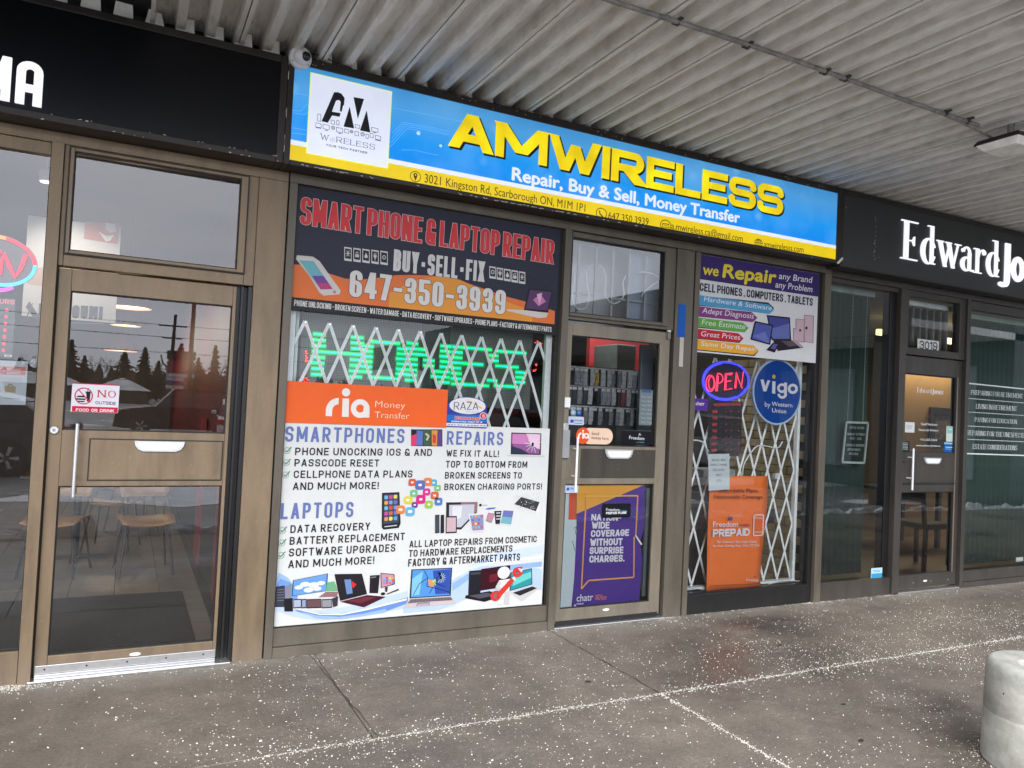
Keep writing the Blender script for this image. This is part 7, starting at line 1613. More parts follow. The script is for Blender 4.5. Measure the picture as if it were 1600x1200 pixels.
# =================================================================== OFFICE INSIDE
ORW = mat('amber_painted_wall', (.27, .165, .07), .7, 0, .05); room(5.30, 14.0, 4.6, mat('beige_wall', (.35, .28, .18), .7), mat('brown_wood_floor', (.13, .085, .05), .45, 0, .25, 10, 0, stretch=(1, 8, 1)), mat('office_ceiling', (.35, .34, .32), .8), ORW, mat('tan_brick_mortar', (0, 0, 0)), DARKROOM)
tag(obj('wall_column', MB().box(9.9, 10.6, 3.9, 4.58, .001, 2.94), mat('pale_amber_wall', (.50, .33, .14), .7, 0, .05), loc=(10, 4, 0), bevel=.01), 'amber painted wall corner seen through the office door', 'column')
pf = thing('picture_frame', 'dark framed picture on the amber office wall', 'picture', (9.2, 2.2, 1.3)); y_ = 2.2
xa_, za_ = at(1455, 636, y_); xb_, zb_ = at(1490, 700, y_); obj('frame', ring4(MB(), xa_, xb_+.3, zb_, za_, xa_+.11, xb_+.2, zb_+.11, za_-.11, y_, y_+.04), mat('dark_wood', (.025, .014, .01), .4), pf, bevel=.004); obj('print', MB().box(xa_+.105, xb_+.21, y_+.02, y_+.03, zb_+.1, za_-.1), mat('brown_picture', (.16, .12, .09), .6, 0, .6, 14), pf)
tag(obj('partition_wall', MB().box(9.25, 12.2, 2.26, 2.36, .001, 2.2), ORW, loc=(10, 2.3, 0)), 'amber partition wall carrying the dark framed picture', 'wall')
oc = thing('office_chair', 'dark wooden armless chair with green seat inside the office door', 'chair', (7.7, .75, 0)); DW = mat('dark_wood', (0, 0, 0)); cx_, cy_ = 7.72, .78
obj('seat', MB().box(cx_-.22, cx_+.22, cy_-.22, cy_+.22, .43, .49), mat('green_upholstery', (.045, .06, .045), .8), oc, bevel=.02)
for sx_ in (-1, 1):
    obj('leg', MB().bar((cx_-.19, cy_+sx_*.19, .43), (cx_-.22, cy_+sx_*.2, 0), .035, .035), DW, oc); obj('leg', MB().bar((cx_+.2, cy_+sx_*.19, .43), (cx_+.22, cy_+sx_*.2, 0), .035, .035), DW, oc)
    obj('back_post', MB().bar((cx_-.21, cy_+sx_*.19, .46), (cx_-.27, cy_+sx_*.19, .98), .035, .035), DW, oc)
obj('backrest', MB().box(cx_-.27, cx_-.245, cy_-.19, cy_+.19, .72, .96), DW, oc, bevel=.008)
ot = thing('office_table', 'small dark table deep inside the office', 'table', (8.6, 1.9, 0)); obj('top', MB().box(8.3, 9.2, 1.5, 2.1, .70, .74), DW, ot, bevel=.004)
for sx_, sy_ in ((8.35, 1.55), (9.15, 1.55), (8.35, 2.05), (9.15, 2.05)): obj('leg', MB().box(sx_-.025, sx_+.025, sy_-.025, sy_+.025, 0, .70), DW, ot)
lt = thing('ceiling_light', 'warm tube light hanging inside the office behind the number plate', 'light', (9, 2, 2.45)); xa_, za_ = at(1374, 522, 2.2); xb_, zb_ = at(1492, 530, 2.2); zc_ = (za_+zb_)/2
obj('tube', MB().box(xa_, xb_, 2.2, 2.26, zc_-.04, zc_+.04), glow('warm_tube_light', (1.0, .80, .30), 3.2*EK), lt, bevel=.01)
ld = bpy.data.lights.new('office_light', 'AREA'); ld.energy = 16; ld.color = (1, .82, .55); ld.shape = 'RECTANGLE'; ld.size = 2.0; ld.size_y = .6; lo = bpy.data.objects.new('office_light', ld); col.objects.link(lo); lo.parent = lt; lo.location = (0.6, .2, -.05)
# vertical blinds
BLD = mat('green_grey_blind', (.036, .062, .054), .7, 0, .15, 6); BLD2 = mat('pale_green_blind', (.085, .13, .115), .7, 0, .2, 5); HDR = mat('white_headrail', (.62, .64, .62), .5)
def blind(label, x0, x1, z0, z1, pitch, ang, m, y=.14, hm=HDR, w_=.088):
    t = thing('vertical_blind', label, 'blind', (x0, y, z1)); obj('headrail', MB().box(x0, x1, y-.03, y+.03, z1, z1+.05), hm, t, bevel=.004); n = int((x1-x0)/pitch); me = None
    for k in range(n):
        if me is None:
            b = MB(); vs = []; 
            for zz in (z0, z1-.012):
                for j in range(5): u_ = -1+j/2; vs.append((u_*w_/2*math.cos(ang)-.005*(1-u_*u_)*math.sin(ang), u_*w_/2*math.sin(ang)+.005*(1-u_*u_), zz-z1))
            b.add(vs, [(j, j+1, j+6, j+5) for j in range(4)], m, True); o = obj('slat', b, m, None); me = o.data; o.parent = t; sl0 = o
            so = o.modifiers.new('t', 'SOLIDIFY'); so.thickness = .0015
        else: o = sl0.copy(); col.objects.link(o); o.parent = t
        o.location = (pitch*(k+.5), R.uniform(-.003, .003), 0)
    return t
blind('dark green vertical blind behind the window with the hanging hours board', 5.30, 6.02, .17, 2.66, .074, -.45, BLD)
blind('thin grey vertical blind open edge on behind the number plate window', 6.32, 7.15, 2.0, 2.64, .098, 1.35, mat('grey_edge_blind', (.30, .29, .26), .6), hm=HDR)
blind('pale green vertical blind closed behind the far right window', 7.22, 10.0, .17, 2.60, .080, -.5, BLD2)
ch = thing('hanging_board', 'black hours letter board with white frame hanging on two chains', 'sign', (5.75, .05, 1.2)); yb_ = .055; q = Print(yb_, 'B2')
pts_ = [(232, 74), (358, 78), (335, 312), (207, 308)]
obj('board', sheetpoly(q, pts_, 0, 0, .006), mat('black_felt_board', (.012, .012, .012), .8), ch)
b = MB(); PP = [Vector((q.P(*k)[0], yb_-.004, q.P(*k)[1])) for k in pts_]
for i in range(4): b.bar(PP[i], PP[(i+1) % 4], .018, .010, mat('white_enamelled_steel', (0, 0, 0)))
obj('frame', b, GATE, ch)
q = Print(yb_-.001, 'B2')
for s_, xa_, xb_, v_ in (('OFFICE HOURS', 252, 338, 110), ('MONDAY TO FRIDAY', 240, 342, 148), ('8:30 - 4:30', 254, 322, 173), ('EVENING & WEEKEND', 232, 338, 212), ('APPOINTMENTS', 240, 316, 238), ('AVAILABLE', 248, 304, 262)):
    q.text(s_, (xa_, v_+2), (xb_, v_+5), (xa_, v_-12), (226, 230, 226), t=.16, gap=.6, layer=1)
q.out('lettering', ch)
for (xa_, xb_) in (((318, 215), (240, 74)), ((410, 235), (330, 78))):
    A_ = Vector((at(1260+xa_[0]/4.285, 400+xa_[1]/4.285, yb_)[0], yb_, at(1260+xa_[0]/4.285, 400+xa_[1]/4.285, yb_)[1])); B_ = Vector((at(1260+xb_[0]/3.75, 640+xb_[1]/3.75, yb_)[0], yb_, at(1260+xb_[0]/3.75, 640+xb_[1]/3.75, yb_)[1])); b = MB()
    n = 84
    for k in range(n): p_ = A_.lerp(B_, (k+.5)/n); b.obox(p_, (.0045 if k % 2 else .002, 0, 0), (0, .0015, 0), (0, 0, .0055))
    obj('chain', b, mat('pale_chain', (.6, .62, .6), .4, .4), ch)
t_, q = sticker('white plate numbered 3019 in the small window over the office door', 'B1', 745, 553, 886, 636, (226, 226, 224), y=.0, name='number_plate', cat='number plate', r=.02)
q.text('3019', (756, 622), (876, 634), (758, 566), (30, 30, 34), t=.16, th=.15, gap=.8, layer=1); q.out('print', t_)
# lettering on the office door and window
def vinyl(name, label, cat, loc): return thing(name, label, cat, loc)
WV = ink(226, 230, 230)
t_ = vinyl('door_lettering', 'white name and phone lettering on the upper office door glass', 'lettering', (6.6, .01, 1.5))
KF['D1'] = (1390, 560, 7.5)
X0, Z0 = at(1390+320/7.5, 560+404/7.5, .0095); X1, Zr = at(1390+630/7.5, 560+418/7.5, .0095); Zt = at(1390+322/7.5, 560+342/7.5, .0095)[1]
for vs, fs in serif_name('EdwardJones', X0, X1, (Z0+Zr)/2, Zt-Z0, 0, 0, WV): obj('letter', MB().add([(x, .0092, z) for x, z in vs], fs, WV), WV, t_)
q = Print(.0095, 'D1')
q.word('Geoff Hotrum', (366, 782), (556, 790), (366, 754), WV, layer=1, bold=.01); q.word('Financial Advisor', (342, 848), (574, 856), (342, 824), WV, layer=1, bold=.01); q.word('416-265-5264', (358, 962), (554, 970), (360, 936), WV, layer=1, bold=.01); q.word('www.edwardjones.ca', (310, 1030), (594, 1036), (310, 1006), WV, layer=1, bold=.01, ref='d')
q.out('lettering', t_)
t_, q = sticker('white tapering paper sticker at the left of the office door glass', 'D1', 184, 744, 290, 870, (216, 222, 222), y=.010, r=.03); q.line([(200, 790), (266, 794)], .006, (200, 120, 120), 1); q.line([(200, 815), (260, 818)], .005, (120, 140, 180), 1); q.out('print', t_)
t_, q = sticker('pale mint sticker above the blue one on the office door', 'D1', 668, 794, 750, 978, (206, 222, 212), y=.010, r=.04); q.rect(676, 802, 744, 880, (150, 200, 196), 1); q.line([(690, 830), (730, 832)], .01, (226, 236, 230), 2); q.out('print', t_)
t_, q = sticker('blue and white sticker at the lower right of the office door glass', 'D1', 640, 984, 758, 1110, (24, 96, 170), y=.010, r=.04); q.rect(640, 984, 758, 1008, (150, 206, 232), 1); q.line([(655, 1040), (740, 1044)], .008, (206, 222, 236), 1); q.line([(655, 1060), (720, 1064)], .006, (150, 190, 226), 1); q.out('print', t_)
t_, q = sticker('dark alarm notice sticker over the office door lock', 'D1', 135, 970, 232, 1104, (40, 50, 50), y=-.046, r=.04)
for k in range(5): q.line([(152, 990+k*18), (214, 992+k*18)], .004, (190, 200, 196), 1)
q.out('print', t_)
t_, q = sticker('light blue and white sticker at the foot of the hours board window', 'B2', 380, 930, 443, 982, (190, 222, 236), y=-.001, name='window_sticker', r=.03); q.rect(381, 962, 443, 981, (60, 160, 206), 1); q.line([(390, 945), (432, 946)], .006, (60, 110, 150), 2); q.out('print', t_)
t_ = vinyl('window_lettering', 'white lines of retirement planning lettering on the far right window', 'lettering', (8, .0, 1.6)); q = Print(.004, 'D1')
KF['D2'] = (1390, 560, 7.5)
for s_, a_, b_, tp in (('PREPARING FOR RETIREMENT', (952, 422), (1558, 468), (952, 368)), ('LIVING IN RETIREMENT', (1012, 588), (1490, 616), (1012, 532)), ('PAYING FOR EDUCATION', (998, 742), (1490, 768), (998, 690)), ('PREPARING FOR THE UNEXPECTED', (878, 896), (1606, 932), (878, 840)), ('ESTATE CONSIDERATIONS', (974, 1060), (1494, 1076), (974, 1004))):
    q.text(s_, a_, b_, tp, WV, t=.145, th=.05, serif=True, gap=1.0, layer=1, space=.45)
q.out('lettering', t_)
q = Print(.004, 'D1')
for (a_, b_, w_) in (((905, 290), (1650, 366), .012), ((900, 466), (1650, 528), .005), ((892, 626), (1650, 674), .005), ((884, 790), (1650, 830), .005), ((876, 946), (1650, 980), .005), ((868, 1114), (1650, 1140), .012)):
    q.line([a_, b_], w_, WV, 1)
q.out('rule_line', t_)
t_, q = sticker('tiny white print at the lower right of the far right window', 'B2', 1228, 866, 1270, 888, (150, 160, 156), y=.004, name='window_sticker', r=.1); q.line([(1232, 876), (1266, 874)], .004, (226, 230, 230), 1); q.out('print', t_)

# =================================================================== CONCRETE BOLLARD
m, t, p = newmat('cast_concrete_bollard'); n1 = noise(t, 4, 5, .65); n2 = noise(t, 40, 4, .7); n3 = noise(t, 2.2, 3, .5, stretch=(1, 1, 3))
a = ramp(t, n1.outputs[0], [(.3, (.25, .24, .205)), (.5, (.37, .358, .315)), (.7, (.48, .468, .42))]); b_ = ramp(t, n2.outputs[0], [(.3, (.86, .86, .86)), (.7, (1.08, 1.08, 1.08))]); c_ = ramp(t, n3.outputs[0], [(.45, (.9, .92, .9)), (.52, (1.1, 1.1, 1.08))])
x = mixc(t, 1, a.outputs[0], b_.outputs[0], 'MULTIPLY'); x = mixc(t, 1, x, c_.outputs[0], 'MULTIPLY'); t.links.new(x, p.inputs['Base Color']); p.inputs['Roughness'].default_value = .75; bump(t, p, n2.outputs[0], .25, .002); CBM = m
bo = thing('concrete_bollard', 'short thick round concrete bollard at the lower right', 'bollard', (3.805, -2.575, 0))
bx_, by_ = 3.805, -2.575; kz_ = 1.115
obj('body', MB().lathe([(r_, h_*kz_) for r_, h_ in ((.234, 0.0), (.240, .012), (.238, .05), (.234, .20), (.2305, .204), (.230, .210), (.2325, .216), (.228, .36), (.2265, .385), (.221, .400), (.211, .409), (.196, .412), (.10, .402), (.085, .385), (.08, .33), (.001, .325))], 56, CBM, (bx_, by_, 0), cap=False), CBM, bo)
pt = MB()
for u, v in ((1568, 1084), (1588, 1104), (1575, 1140), (1590, 1170)):
    d = ray(u, v); o_ = CAM-Vector((bx_, by_, 0)); A2_ = d.x**2+d.y**2; B2_ = 2*(o_.x*d.x+o_.y*d.y); C2_ = o_.x**2+o_.y**2-.2285**2; ds = B2_*B2_-4*A2_*C2_
    if ds > 0:
        tt_ = (-B2_-math.sqrt(ds))/(2*A2_); pq = CAM+d*tt_; orient(pt, pq, Vector((pq.x-bx_, pq.y-by_, 0)).normalized(), [(.006, .0008), (.003, .0014)], 8)
obj('pit_mark', pt, mat('dark_pit', (.05, .045, .04), .9), bo)

# =================================================================== THE LOT AND WHAT STANDS ACROSS IT (seen in the glass)
def env(u, v, y): x, z = at(u, v, y); return x, -y, z
GZ = -0.16
sn = MB(); nx_ = 260
for k in range(nx_+1):
    x = -4+k*.11; h_ = .14+.16*abs(mnoise.noise(Vector((x*1.3, 0, 0))))+.05*abs(mnoise.noise(Vector((x*6, 3, 0)))); w_ = .12+.12*abs(mnoise.noise(Vector((x*2.2, 7, 0))))
    for j in range(7): t_ = j/6; sn.v.append((x+R.uniform(-.03, .03), -4.27+(t_-.5)*2*w_+R.uniform(-.015, .015), GZ+.001+h_*math.sin(math.pi*t_)*R.uniform(.75, 1.15)*1.3))
for k in range(nx_):
    for j in range(6): a = k*7+j; sn.f.append((a, a+1, a+8, a+7)); sn.m.append(0); sn.smooth.append(False)
sn.mats = [SNOW]
obj('snow_ridge', sn, SNOW, kind='stuff')
LN = mat('worn_white_paint', (.45, .45, .44), .7, 0, .3, 8)
pl_ = [o for o in bpy.data.objects if o.name == 'parking_lot'][0]
for k in range(16): x = -14+k*2.8; obj('bay_line', MB().box(x, x+.1, -22, -17, GZ+.001, GZ+.004), LN, pl_)
sp_ = MB()
for k in range(150):
    x, y = R.uniform(-30, 60), R.uniform(-60, -6); r_ = R.uniform(.3, 1.6); n = 9
    sp_.add([(x+r_*R.uniform(.6, 1.2)*math.cos(6.283*i/n)*1.8, y+r_*R.uniform(.6, 1.2)*math.sin(6.283*i/n), GZ+.006) for i in range(n)]+[(x, y, GZ+.05)], [(i, (i+1) % n, n) for i in range(n)])
obj('snow_patch', sp_, SNOW, kind='stuff')
lawn = MB().quad([(-300, -400, GZ+.02), (300, -400, GZ+.02), (300, -72, GZ+.02), (-300, -72, GZ+.02)]); obj('lawn', lawn, mat('snowy_grass', (.22, .23, .20), .9, 0, .5, .2), kind='structure')
BARK = mat('dark_bark', (.035, .028, .022), .9, 0, .3, 6); NEED = mat('dark_spruce_needles', (.022, .032, .022), .8, 0, .4, 3); TWIG = mat('bare_twigs', (.07, .058, .048), .9, 0, .3, 6)
def conifer(x, y, h_, label, w_=.26, loose=1.0):
    w_ *= 1.45
    t = thing('conifer_tree', label, 'tree', (x, y, GZ), 'evergreen trees across the lot'); obj('trunk', MB().tube([(x, y, GZ), (x, y, GZ+h_*.95)], .2, 7, rs=[h_*.02, .03]), BARK, t)
    b = MB(); n = 760
    for k in range(n):
        s_ = (k+R.random())/n; z = GZ+h_*(.10+.90*s_); lay = abs(((s_*9*loose) % 1)-.5)*2; rad = h_*w_*min(1, (1-s_)*1.15)**.8*(.45+.55*lay)*(.75+.5*abs(mnoise.noise(Vector((x, z*.9, 2)))))+.08; a_ = R.uniform(0, 6.283); rr = rad*R.uniform(.3, 1.25)
        d = Vector((math.cos(a_), math.sin(a_), -.25)); sd_ = Vector((-math.sin(a_), math.cos(a_), 0))*h_*.026*R.uniform(.5, 1.6); p0 = Vector((x, y, z))+Vector((d.x, d.y, 0))*rr*.35; p1 = Vector((x, y, z))+d*rr
        b.add([p0-sd_, p0+sd_, p1+sd_*.5+Vector((0, 0, -.1)), p1-sd_*.5+Vector((0, 0, .05))], [(0, 1, 2, 3)])
    obj('crown', b, NEED, t)
def bare(x, y, h_, label):
    t = thing('bare_tree', label, 'tree', (x, y, GZ), 'bare trees across the lot'); b = MB(); tr = MB().tube([(x, y, GZ), (x+.1, y, GZ+h_*.3), (x, y, GZ+h_*.5)], .2, 7, rs=[h_*.025, h_*.018, h_*.012]); obj('trunk', tr, BARK, t)
    def br(p, d, l, r_, n):
        e = p+d*l; b.tube([p, e], r_, 4, rs=[r_, r_*.6])
        if n > 0:
            for k in range(3): q = (d+Vector((R.uniform(-.7, .7), R.uniform(-.7, .7), R.uniform(-.1, .55)))).normalized(); br(e, q, l*R.uniform(.55, .8), r_*.6, n-1)
    for k in range(6): a_ = k*1.05+R.random(); br(Vector((x, y, GZ+h_*R.uniform(.25, .5))), Vector((math.cos(a_)*.7, math.sin(a_)*.7, .8)).normalized(), h_*.2, h_*.008, 3)
    obj('crown', b, TWIG, t)
cl_ = [(113, 530, 'dark spruce at the far left of the tree row across the lot'), (133, 556, 'low rounded spruce beside the far left spruce'), (194, 548, 'dense dark spruce in the middle of the far tree row'), (226, 543, 'tall layered pine right of the middle spruce across the lot'), (248, 565, 'small pointed spruce right of the layered pine'), (285, 537, 'broad spruce behind the red pylon sign'), (312, 560, 'spruce just right of the red pylon sign'), (338, 540, 'narrow spruce at the right of the pylon sign'), (362, 560, 'spruce at the right end of the near tree row'), (30, 560, 'spruce seen low in the far left pane'), (-40, 540, 'spruce beyond the left edge of the pylon row')]
for u, v, l_ in cl_:
    x, y, z = env(u, v, 105+R.uniform(-8, 8)); conifer(x, y, z-GZ, l_, .24 if 'narrow' not in l_ else .14, 1.4 if 'pine' in l_ else 1)
for u, v, l_ in ((160, 548, 'bare round crowned tree behind the snowy roofs'), (180, 552, 'bare tree just left of the middle spruce'), (258, 555, 'bare tree between the layered pine and the pylon sign'), (325, 555, 'bare tree right of the pylon sign'), (60, 545, 'bare bushy tree seen in the far left pane'), (350, 552, 'bare tree at the right end of the near row')):
    x, y, z = env(u, v, 98+R.uniform(-5, 5)); bare(x, y, z-GZ, l_)
fw = MB()                                                        # far wood closing the view
for k in range(900):
    x = -160+k*.5+R.uniform(-.4, .4); h_ = 3.4+2.2*abs(mnoise.noise(Vector((x*.05, 0, 0))))+R.uniform(-1, 1.2); y = -135+R.uniform(-6, 6); w_ = R.uniform(.5, 1.3)
    fw.add([(x-w_, y, GZ), (x+w_, y+.6, GZ), (x+w_*.8, y+.3, GZ+h_*.7), (x, y, GZ+h_), (x-w_*.8, y, GZ+h_*.65)], [(0, 1, 2, 3, 4)])
obj('far_wood', fw, mat('far_wood_grey', (.045, .045, .042), .9, 0, .4, .4), kind='stuff')
BRK = mat('dull_house_brick', (.09, .06, .05), .9, 0, .2, 2); SHG = mat('snowy_roof', (.60, .61, .63), .8, 0, .25, .8); WND = mat('dark_house_window', (.03, .035, .04), .2)
def house(x0, x1, y, h_, rh, label):
    t = thing('bungalow', label, 'house', ((x0+x1)/2, y, GZ)); obj('wall', MB().box(x0, x1, y-8, y, GZ, h_), BRK, t)
    b = MB(); e = .5; b.add([(x0-e, y+e, h_+.004), (x1+e, y+e, h_+.004), (x1+e, y-8-e, h_+.004), (x0-e, y-8-e, h_+.004), (x0+2, y-4, h_+rh), (x1-2, y-4, h_+rh)], [(0, 1, 5, 4), (1, 2, 5), (2, 3, 4, 5), (3, 0, 4), (0, 3, 2, 1)]); r_ = obj('roof', b, SHG, t)
    obj('chimney', MB().box(x0+(x1-x0)*.6, x0+(x1-x0)*.6+.7, y-4.3, y-3.7, h_+rh*.5, h_+rh+.7), BRK, r_)
    for k in range(3): xx = x0+(x1-x0)*(.15+.3*k); obj('window', MB().box(xx, xx+1.4, y+.01, y+.05, h_-1.9, h_-.7), WND, t)
a_ = env(96, 598, 80); b_ = env(228, 600, 80); mid = env(150, 600, 80)[0]
house(a_[0]-9, mid-1.5, -80, a_[2]-.3, 1.2, 'left bungalow with snowy roof across the lot'); house(mid, b_[0], -80, a_[2]-.5, 1.2, 'right bungalow with snowy roof across the lot')
# pylon sign
py = 46; xa_, _, zt2 = env(262, 548, py); xb_ = env(308, 548, py)[0]; t_ = thing('pylon_sign', 'tall red and black plaza pylon sign with tenant panels across the lot', 'sign', ((xa_+xb_)/2, -py, GZ)); RDP = mat('red_pylon_paint', (.26, .03, .035), .5)
obj('column', MB().box(xa_+.1, xb_-.1, -py-.35, -py+.0, GZ, zt2-.01), RDP, t_); hh = zt2-GZ
obj('panel', MB().box(xa_, xb_, -py, -py+.09, zt2-hh*.13, zt2), mat('black_panel', (.012, .012, .012), .4), t_)
zc_ = zt2-hh*.17
for k, c_ in enumerate(((.30, .04, .05), (.28, .05, .07), (.24, .03, .04), (.52, .52, .54), (.45, .45, .50), (.06, .05, .16), (.50, .48, .40), (.14, .05, .10), (.2, .03, .04))):
    obj('panel', MB().box(xa_+.02, xb_-(.02 if k < 4 else .6), -py+.0, -py+.07, zc_-hh*.052, zc_), mat('tenant_panel_%d' % k, c_, .4), t_); zc_ -= hh*.060
t_ = thing('utility_pole', 'wooden utility pole with crossarms and insulators behind the pylon sign', 'pole', (0, 0, 0)); x, y, z = env(272, 492, 64); t_.location = (x, y, GZ)
obj('shaft', MB().tube([(x, y, GZ), (x+.15, y, z)], .16, 8, rs=[.2, .12]), BARK, t_)
for zz, w_ in ((z-1.0, 1.1), (z-2.0, .8)): obj('crossarm', MB().box(x-w_, x+w_, y-.06, y+.06, zz, zz+.12), BARK, t_)
for k in (-1, 1): obj('insulator', MB().tube([(x, y, z-4.6), (x+k*.6, y, z-4.1), (x+k*.8, y, z-3.4)], .07, 6), BARK, t_)
for k, (za, sl) in enumerate(((z-.9, .5), (z-1.9, .4), (z-3.2, .3), (z-4.6, .3), (z-5.6, .2))):
    tag(obj('power_line', MB().tube([(x-70+i*8, y, za+((i-9)/9)**2*1.5) for i in range(19)], .028, 4), RUBBER, loc=(x, y, za)), '%s power line strung from the utility pole across the lot' % ('topmost', 'second highest', 'middle', 'second lowest', 'lowest')[k], 'cable', 'power lines on the utility pole')
x, y, z = env(297, 600, 34); t_ = thing('lamp_post', 'tall dark parking lot lamp post in front of the pylon sign', 'lamp post', (x, y, GZ)); obj('shaft', MB().tube([(x, y, GZ), (x, y, 5.75)], .10, 10, rs=[.12, .09]), BLACK, t_); obj('base', MB().lathe([(.3, 0), (.3, .9)], 20, CBM, (x, y, GZ)), CBM, t_); obj('lamp_head', MB().box(x-.8, x+.8, y-.2, y+.2, 5.75, 5.87), BLACK, t_)
# cars
RIM = mat('dull_alloy_rim', (.10, .10, .105), .45, .5)
TY = mat('tyre_rubber', (.015, .015, .015), .8); CG = mat('car_glass', (.01, .012, .014), .08); TL_ = mat('tail_lamp_red', (.35, .01, .01), .2); HL = mat('head_lamp_glass', (.5, .5, .5), .15, .3)
def car(x, y, rz, paint, label, suv=False, cat='car'):
    t = thing('parked_car', label, cat, (0, 0, 0), 'cars parked in the lot'); L_, W_, H_ = (4.7, 1.85, 1.68) if suv else (4.5, 1.78, 1.44)
    pf_ = [(-.50, .30), (-.49, .62), (-.47, .78), (-.40, .86), (-.26, .93), (-.22, .95)] if not suv else [(-.50, .30), (-.49, .70), (-.46, .88), (-.38, .95), (-.26, 1.02), (-.22, 1.04)]
    hood = pf_; roof = [(-.08, H_-.03), (.05, H_), (.22, H_-.02), (.34 if not suv else .44, (H_-.14) if not suv else H_-.08)]
    tail = [(.44, 1.00), (.49, .92), (.50, .60), (.495, .32)] if not suv else [(.485, 1.05), (.50, .9), (.50, .6), (.495, .34)]
    low = hood+[(-.20, 1.0 if suv else .93), (.40, 1.04 if suv else .97)]+tail
    def loft(prof, ws, m, parent, nm_, z0=None):
        b = MB(); n = len(prof); secs = [(-1, .93), (-.96, 1.0), (.96, 1.0), (1, .93)]
        for s_, k_ in secs: b.v += [(px_*L_*(.99 if k_ < 1 else 1), s_*W_/2*ws(px_, pz_), pz_) for px_, pz_ in prof]
        for i in range(3):
            for j in range(n): b.f.append((i*n+j, i*n+(j+1) % n, (i+1)*n+(j+1) % n, (i+1)*n+j)); b.m.append(0); b.smooth.append(True)
        b.f += [tuple(range(n))[::-1], tuple(3*n+j for j in range(n))]; b.m += [0, 0]; b.smooth += [False, False]; b.mats = [m]
        return obj(nm_, b, m, parent)
    body = loft(low+[(.40, .25), (-.42, .25)], lambda a, c: 1-.10*max(0, abs(a)-.35)*6*.5-.03*(c > .85), paint, t, 'body')
    cab = [(-.215, .94 if not suv else 1.03)]+roof+[(.425 if not suv else .478, .98 if not suv else 1.05)]
    loft(cab, lambda a, c: .93-.16*max(0, (c-.95))/.6, CG, t, 'window')
    loft([(roof[0][0]-.005, H_-.055), (roof[0][0], H_-.01), (.05, H_+.015), (.22, H_-.0), (roof[3][0], roof[3][1]+.02), (roof[3][0], roof[3][1]-.03)], lambda a, c: .82, paint, t, 'roof')
    for wx in (-.31, .30):
        for s_ in (-1, 1):
            wl = obj('wheel', MB().lathe([(.20, -.10), (.33, -.10), (.34, -.06), (.34, .06), (.33, .10), (.20, .10)], 22, TY, (wx*L_, s_*(W_/2-.10), .34), 'y'), TY, t)
            sk = MB().lathe([(.215, -.012), (.04, .012)], 18, ALU, (wx*L_, s_*(W_/2+.0), .34), 'y')
            obj('rim', MB().lathe([(.05, s_*.0), (.05, s_*.02)], 12, RIM, (wx*L_, s_*(W_/2), .34), 'y', ).add(*[[(wx*L_+r_*math.cos(k*1.2566+dd), s_*(W_/2+.008), .34+r_*math.sin(k*1.2566+dd)) for k in range(5) for r_, dd in ((.03, -.6), (.205, -.18), (.205, .18), (.03, .6))], [(4*k, 4*k+1, 4*k+2, 4*k+3) for k in range(5)]]), ALU, wl)
            obj('pillar', MB().bar((wx*.2*L_, s_*W_/2*.905, .98), (wx*.2*L_, s_*W_/2*.80, H_-.04), .06, .02, side=(0, 1, 0)), paint, t)
    for s_ in (-1, 1):
        obj('headlight', MB().box(-.495*L_, -.44*L_, s_*W_*.30, s_*W_*.47, .64, .76), HL, t, bevel=.02); obj('tail_light', MB().box(.45*L_, .503*L_, s_*W_*.33, s_*W_*.485, .78, .92), TL_, t, bevel=.02); obj('mirror', MB().box(-.19*L_, -.155*L_, s_*W_*.49, s_*W_*.58, .98, 1.10), paint, t, bevel=.03)
    t.location = (x, y, GZ); t.rotation_euler = (0, 0, rz)
PT_ = lambda n, c: mat('car_paint_'+n, c, .22, .3, .02)
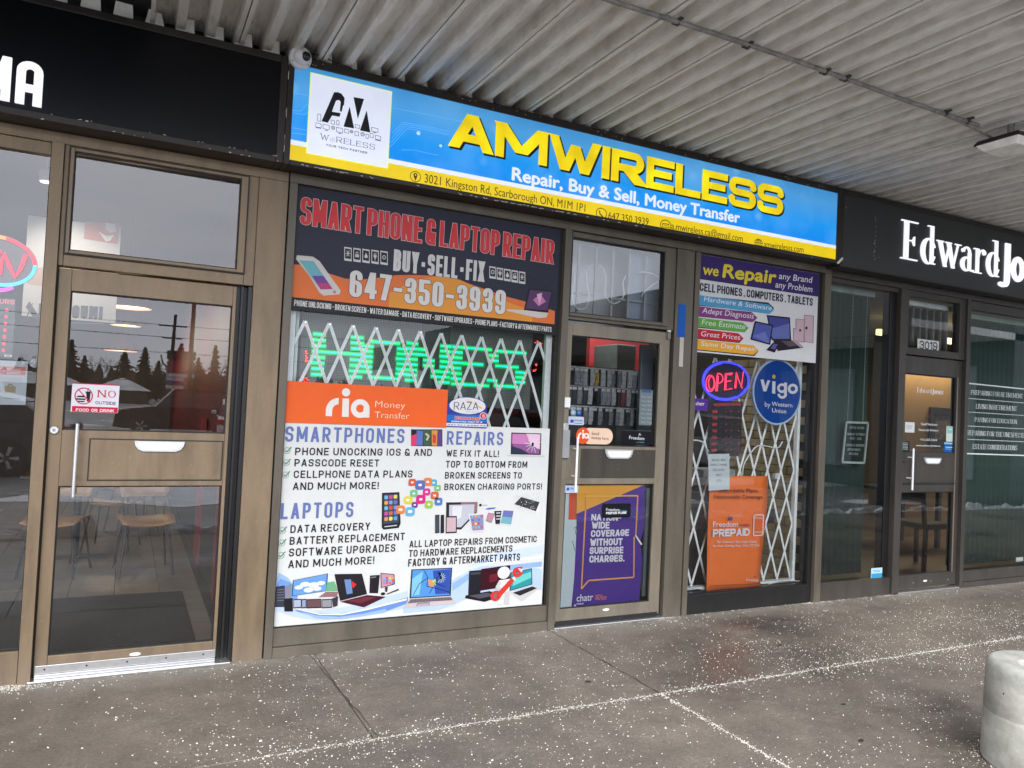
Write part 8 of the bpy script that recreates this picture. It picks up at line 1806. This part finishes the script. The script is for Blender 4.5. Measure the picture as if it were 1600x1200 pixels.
x, y = gz(285, 672); car(x, -y, 0, PT_('black', (.015, .016, .018)), 'black sport utility car parked straight across the lot from the restaurant door', True)
x, y = gz(352, 690); car(x+.6, -y, math.pi/2+.1, PT_('white', (.6, .6, .6)), 'white saloon car seen at the right edge of the restaurant door reflection')
car(-3.1, -12.5, .1, PT_('graphite', (.05, .055, .06)), 'graphite saloon car nearest the shops at the left of the lot')
for i, (x, y, rz, n, c_, l_, s_) in enumerate(((8.5, -20, 1.5, 'silver', (.35, .36, .37), 'silver saloon car parked in the middle row across from the phone shop door', False), (12.0, -19.6, 1.6, 'red', (.22, .02, .02), 'dark red saloon car beside the silver one', False), (16.2, -14, 1.45, 'pearl', (.55, .55, .56), 'pearl white sport utility car across from the far right window', True),
    (22, -20, 1.6, 'navy', (.02, .03, .07), 'navy saloon car at the right of the middle row', False), (3.8, -34, 0, 'grey', (.16, .16, .17), 'grey saloon car in the far row behind the black one', False), (-6, -27, .05, 'brown', (.09, .06, .04), 'brown sport utility car left of the black one', True), (10, -38, 0, 'green', (.03, .06, .045), 'dark green saloon car in the far row', False), (30, -30, .1, 'sand', (.3, .27, .22), 'sand coloured saloon car farthest to the right', False))): car(x, y, rz, PT_(n, c_), l_, s_)
# the wing of the plaza that turns the corner at the right
wg = thing('plaza_wing', 'dark fronted wing of the plaza turning the corner far right', 'building', (17, -20, GZ)); WM = mat('wing_dark_panel', (.05, .06, .06), .5); WG = mat('wing_glass_sky_tone', (.30, .35, .36), .25)  # pale window colour stands in for the sky reflected in the wing
obj('wall', MB().box(17.0, 22, -42, -5.2, GZ, 6.0), WM, wg); obj('roof', MB().box(13.6, 22, -42, -5.2, 3.45, 3.6), DECK, wg); obj('fascia', MB().box(13.5, 13.6, -42, -5.2, 3.3, 4.7), mat('wing_fascia', (.09, .09, .09), .6), wg)
for k in range(11):
    y0_ = -6-k*3.2; obj('window', MB().box(16.93, 16.99, y0_-2.5, y0_, .35, 2.9), WG, wg); obj('post', MB().box(13.7, 13.9, y0_-.1, y0_+.1, GZ, 3.44), WM, wg)
